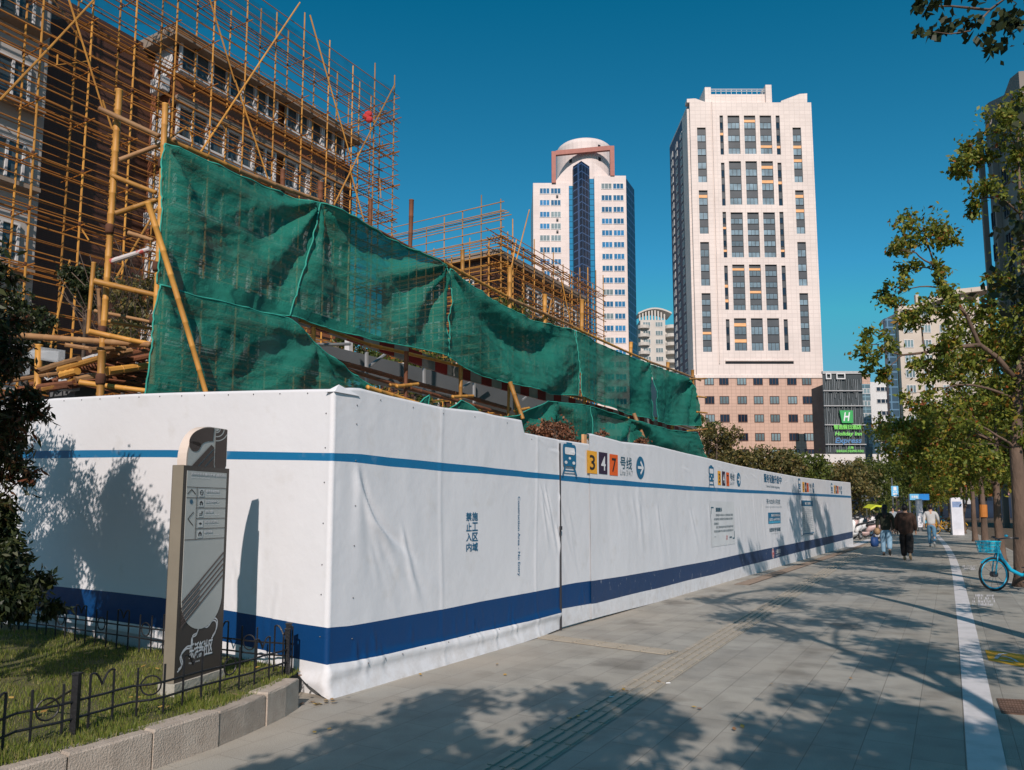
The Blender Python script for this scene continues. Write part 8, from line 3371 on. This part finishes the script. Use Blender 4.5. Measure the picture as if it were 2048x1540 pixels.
skinm = M('skin', (0.42, 0.24, 0.16), .55, .05, 4)
hairm = M('black_hair', (0.012, 0.010, 0.010), .5, .3, 20)
def person(label, loc, rz, H_, top, low, shoe, hair='short', coat=1.0, stride=.22, arm=(0.25, -.2), bulk=1.0, skirt=0.0, group=None, hold=False, legs=1.0, toplen=.50, headturn=0.0):
    """faces +Y before turning; H_ height"""
    t = thing('person', label, 'person', loc, rz, group)
    k = H_ / 1.72
    def S(x, y, z):
        return (x * k, y * k, z * k)
    hipz, shz = .90, 1.42
    fl, fr_ = stride, -stride * .9
    # body: one continuous skin
    ch = [([S(0, 0, hipz), S(0, .0, 1.08), S(0, .01, 1.25), S(0, .0, 1.40), S(0, .005, 1.50), S(0, .01, 1.58), S(0, .015, 1.67)], [.13 * k, .115 * k, .13 * k, .10 * k, .05 * k, .085 * k, .07 * k])]
    kn = []
    for s, st in ((-1, fl), (1, fr_)):
        lift = .10 if st < 0 else .0
        knee = S(.10 * s, st * .45 + .05, .50)
        ank = S(.10 * s, st, .09 + lift)
        toe = S(.10 * s, st + .13, .035 + lift * .25)
        kn.append((knee, ank, toe, S(.09 * s, 0, .88)))
        ch.append(([S(0, 0, hipz), S(.09 * s, 0, .88), S(.10 * s, st * .2 + .02, .70), knee, S(.10 * s, st * .75 + .0, .30 + lift * .6), ank, toe], [.13 * k, .088 * k, .078 * k, .058 * k, .052 * k, .036 * k, .03 * k]))
    hands = []
    for s, sw_ in ((-1, arm[0]), (1, arm[1])):
        el = S(.25 * s, sw_ * .35 - .02, 1.13)
        wr = S(.255 * s, sw_ + .03, .90 + abs(sw_) * .25)
        pm_ = S(.26 * s, sw_ + .05, .83 + abs(sw_) * .25)
        hands.append((s, el, wr, pm_))
        ch.append(([S(0, 0, 1.40), S(.17 * s, 0, 1.40), S(.215 * s, 0, 1.33), el, wr, pm_], [.10 * k, .06 * k, .052 * k, .04 * k, .027 * k, .036 * k]))
        for q in range(4):
            b_ = Vector(pm_)
            dx = (q - 1.5) * .018 * k
            f1_ = b_ + Vector((dx * .2, dx + .0, -.045 * k))
            f2_ = b_ + Vector((-.012 * s * k, dx + .004, -.085 * k + abs(q - 1.5) * .006))
            ch.append(([pm_, tuple(f1_), tuple(f2_)], [.036 * k, .009 * k, .0075 * k]))
        th1 = Vector(pm_) + Vector((-.012 * s * k, .035 * k, .0))
        th2 = Vector(pm_) + Vector((-.02 * s * k, .05 * k, -.035 * k))
        ch.append(([pm_, tuple(th1), tuple(th2)], [.036 * k, .011 * k, .009 * k]))
    skin_mesh('body', ch, skinm, t, 1)
    # head details
    mb = MB()
    hc = Vector(S(0, .012, 1.615))
    mb.ball(hc, (.074 * k, .090 * k, .108 * k), 0, 14, 10)
    mb.ball(hc + Vector((0, .092 * k, -.01 * k)), (.013 * k, .02 * k, .024 * k), 0, 8, 5)
    for s in (-1, 1):
        mb.ball(hc + Vector((.076 * s * k, -.005, -.01 * k)), (.012 * k, .022 * k, .032 * k), 0, 8, 5)
    mb.build('head', skinm, t, smooth=True, local=True)
    mb = MB()
    for s in (-1, 1):
        mb.ball(hc + Vector((.03 * s * k, .083 * k, .012 * k)), (.012 * k, .006 * k, .007 * k), 0, 6, 4)
    mb.tube([hc + Vector((-.022 * k, .084 * k, -.052 * k)), hc + Vector((.022 * k, .084 * k, -.052 * k))], .004 * k, 5)
    mb.build('face_features', M('face_dark', (0.10, 0.03, 0.025), .5), t, smooth=True, local=True)
    mb = MB()
    mb.ball(hc + Vector((0, -.018 * k, .026 * k)), (.094 * k, .102 * k, .116 * k), 0, 14, 10)
    if hair == 'long':
        mb.tube([hc + Vector((0, -.04 * k, .02)), hc + Vector((0, -.075 * k, -.10 * k)), hc + Vector((0, -.10 * k, -.22 * k)), hc + Vector((0, -.11 * k, -.33 * k))], [.085 * k, .095 * k, .095 * k, .05 * k], 12, flat=.6)
    mb.build('hair', hairm, t, smooth=True, local=True)
    # trousers
    w_ = legs
    ch = [([S(0, 0, hipz + .06), S(0, 0, hipz)], [.155 * k * bulk, .16 * k * bulk])]
    for (knee, ank, toe, hp), s in zip(kn, (-1, 1)):
        mid = tuple((Vector(knee) * .5 + Vector(ank) * .5))
        ank2 = tuple(Vector(ank) + Vector((0, 0, .02)))
        thigh = tuple(Vector(hp) * .5 + Vector(knee) * .5)
        ch.append(([S(0, 0, hipz), hp, thigh, knee, mid, ank2], [.16 * k * bulk, .105 * k * bulk, .10 * k * w_, .082 * k * w_, .078 * k * w_, .072 * k * w_]))
    skin_mesh('trousers', ch, low, t, 2)
    # top
    b_ = bulk * coat
    ch = [([S(0, 0, 1.40 - toplen), S(0, 0, 1.05), S(0, .01, 1.25), S(0, 0, 1.40), S(0, .005, 1.475)],
           [(.185 * k * b_, .14 * k * b_), (.18 * k * b_, .135 * k * b_), (.20 * k * b_, .14 * k * b_), (.16 * k * b_, .11 * k * b_), (.065 * k, .065 * k)])]
    for s, el, wr, pm_ in hands:
        ch.append(([S(0, 0, 1.40), S(.17 * s, 0, 1.395), S(.225 * s, 0, 1.31), el, wr], [.16 * k * b_, .078 * k * b_, .075 * k * b_, .062 * k * b_, .047 * k * b_]))
    skin_mesh('jacket', ch, top, t, 2)
    for (knee, ank, toe, hp), st in zip(kn, (1, -1)):
        mb = MB()
        a = Vector(ank); tt = Vector(toe)
        d = (tt - a).normalized()
        mb.tube([a - d * .07 * k + Z * -.03, a + Z * -.025, (a + tt) / 2 + Z * -.01, tt, tt + d * .06 * k], [.028 * k, .052 * k, .05 * k, .04 * k, .018 * k], 10, flat=.8)
        mb.build('shoe', shoe, t, smooth=True, local=True)
    return t
pd = math.atan2(WD.y, WD.x) - math.pi / 2
brown = M('brown_jacket', (0.045, 0.022, 0.014), .85, .2, 3, bump=.3, bscale=12)
blackt = M('black_trousers', (0.012, 0.010, 0.010), .85, .2, 3, bump=.3, bscale=12)
green = M('dark_green_coat', (0.018, 0.022, 0.013), .85, .2, 3, bump=.3, bscale=12)
jean_l = M('light_jeans', (0.20, 0.34, 0.46), .8, .2, 5, bump=.3, bscale=15)
jean_b = M('blue_jeans', (0.08, 0.19, 0.29), .8, .2, 5, bump=.3, bscale=15)
whitet = M('white_sweater', (0.46, 0.46, 0.46), .85, .1, 5, bump=.3, bscale=15)
tan_s = M('tan_shoe', (0.42, 0.29, 0.17), .7)
blk_s = M('black_shoe', (0.02, 0.02, 0.02), .6)
wht_s = M('white_shoe', (0.6, 0.58, 0.55), .6)
def stand(px, py):
    p = gnd(px, py); return p
wm = person('woman with long black hair in a dark coat and light jeans beside the brown jacket', stand(1774, 1112), pd + .02, 1.70, green, jean_l, blk_s, 'long', 1.02, .10, (-.02, .04), .95, legs=1.15, toplen=.62)
mn = person('man in a loose dark brown jacket and black trousers with tan shoes, walking away', stand(1815, 1121), pd - .05, 1.70, brown, blackt, tan_s, 'short', 1.18, .16, (.10, .12), 1.12, legs=1.3, toplen=.66)
wt = person('walker in a white sweater and blue jeans with white shoes, ahead on the right', stand(1865, 1094), pd - .05, 1.74, whitet, jean_b, wht_s, 'short', 1.0, .20, (-.12, .22), .95, legs=.95, toplen=.52)
c_a = person('passer by in a light grey top behind the walking couple', stand(1788, 1068), pd + math.pi, 1.66, M('grey_top', (0.28, 0.32, 0.35), .85), blackt, blk_s, 'short', 1.0, .08, (.05, .05), .95, group='people farther along the pavement')
c_b = person('passer by in dark clothes far ahead by the bicycles', stand(1800, 1058), pd, 1.70, M('dark_top', (0.05, 0.04, 0.05), .85), jean_b, blk_s, 'short', 1.0, .1, (.05, .1), 1.0, group='people farther along the pavement')
c_c = person('passer by in a pale pink top beyond the scooters', stand(1758, 1053), pd, 1.62, M('pink_top', (0.5, 0.33, 0.30), .85), blackt, blk_s, 'long', 1.0, .1, (.05, .1), .95, group='people farther along the pavement')
# bags
bm_l = Vector(wm.location)
lf = Vector((-WN.x, -WN.y, 0))
bagp = bm_l + lf * .36 + Z * .42
bg_ = thing('blue_bag', 'deep blue rounded bag hanging at the left side of the woman', 'bag', bagp)
mb = MB(); mb.tube([bagp + Z * -.12, bagp + Z * -.10, bagp + Z * .02, bagp + Z * .14, bagp + Z * .20], [.10, .17, .19, .17, .12], 12, flat=.65); mb.build('bag', M('blue_bag_cloth', (0.012, 0.05, 0.17), .6, .1, 4), bg_, smooth=True)
mb = MB(); mb.tube([bagp + Vector((-.12, 0, .16)), bagp + lf * -.08 + Z * .42, bagp + Vector((.10, 0, .16))], .012, 6); mb.build('strap', M('blue_bag_cloth', (0.012, 0.05, 0.17), .6), bg_)
bagp2 = bm_l + lf * .27 + Z * .82
bg2 = thing('tan_handbag', 'tan handbag under the left arm of the woman', 'bag', bagp2)
mb = MB(); mb.ball(bagp2, (.10, .13, .13), 0, 10, 8); mb.build('bag', M('tan_leather', (0.30, 0.19, 0.10), .6), bg2, smooth=True)
mb = MB(); mb.tube([bagp2 + Vector((0, -.08, .1)), bagp2 + lf * -.08 + Z * .48, bagp2 + Vector((0, .08, .1))], .012, 6); mb.build('strap', M('tan_leather', (0.30, 0.19, 0.10), .6), bg2)
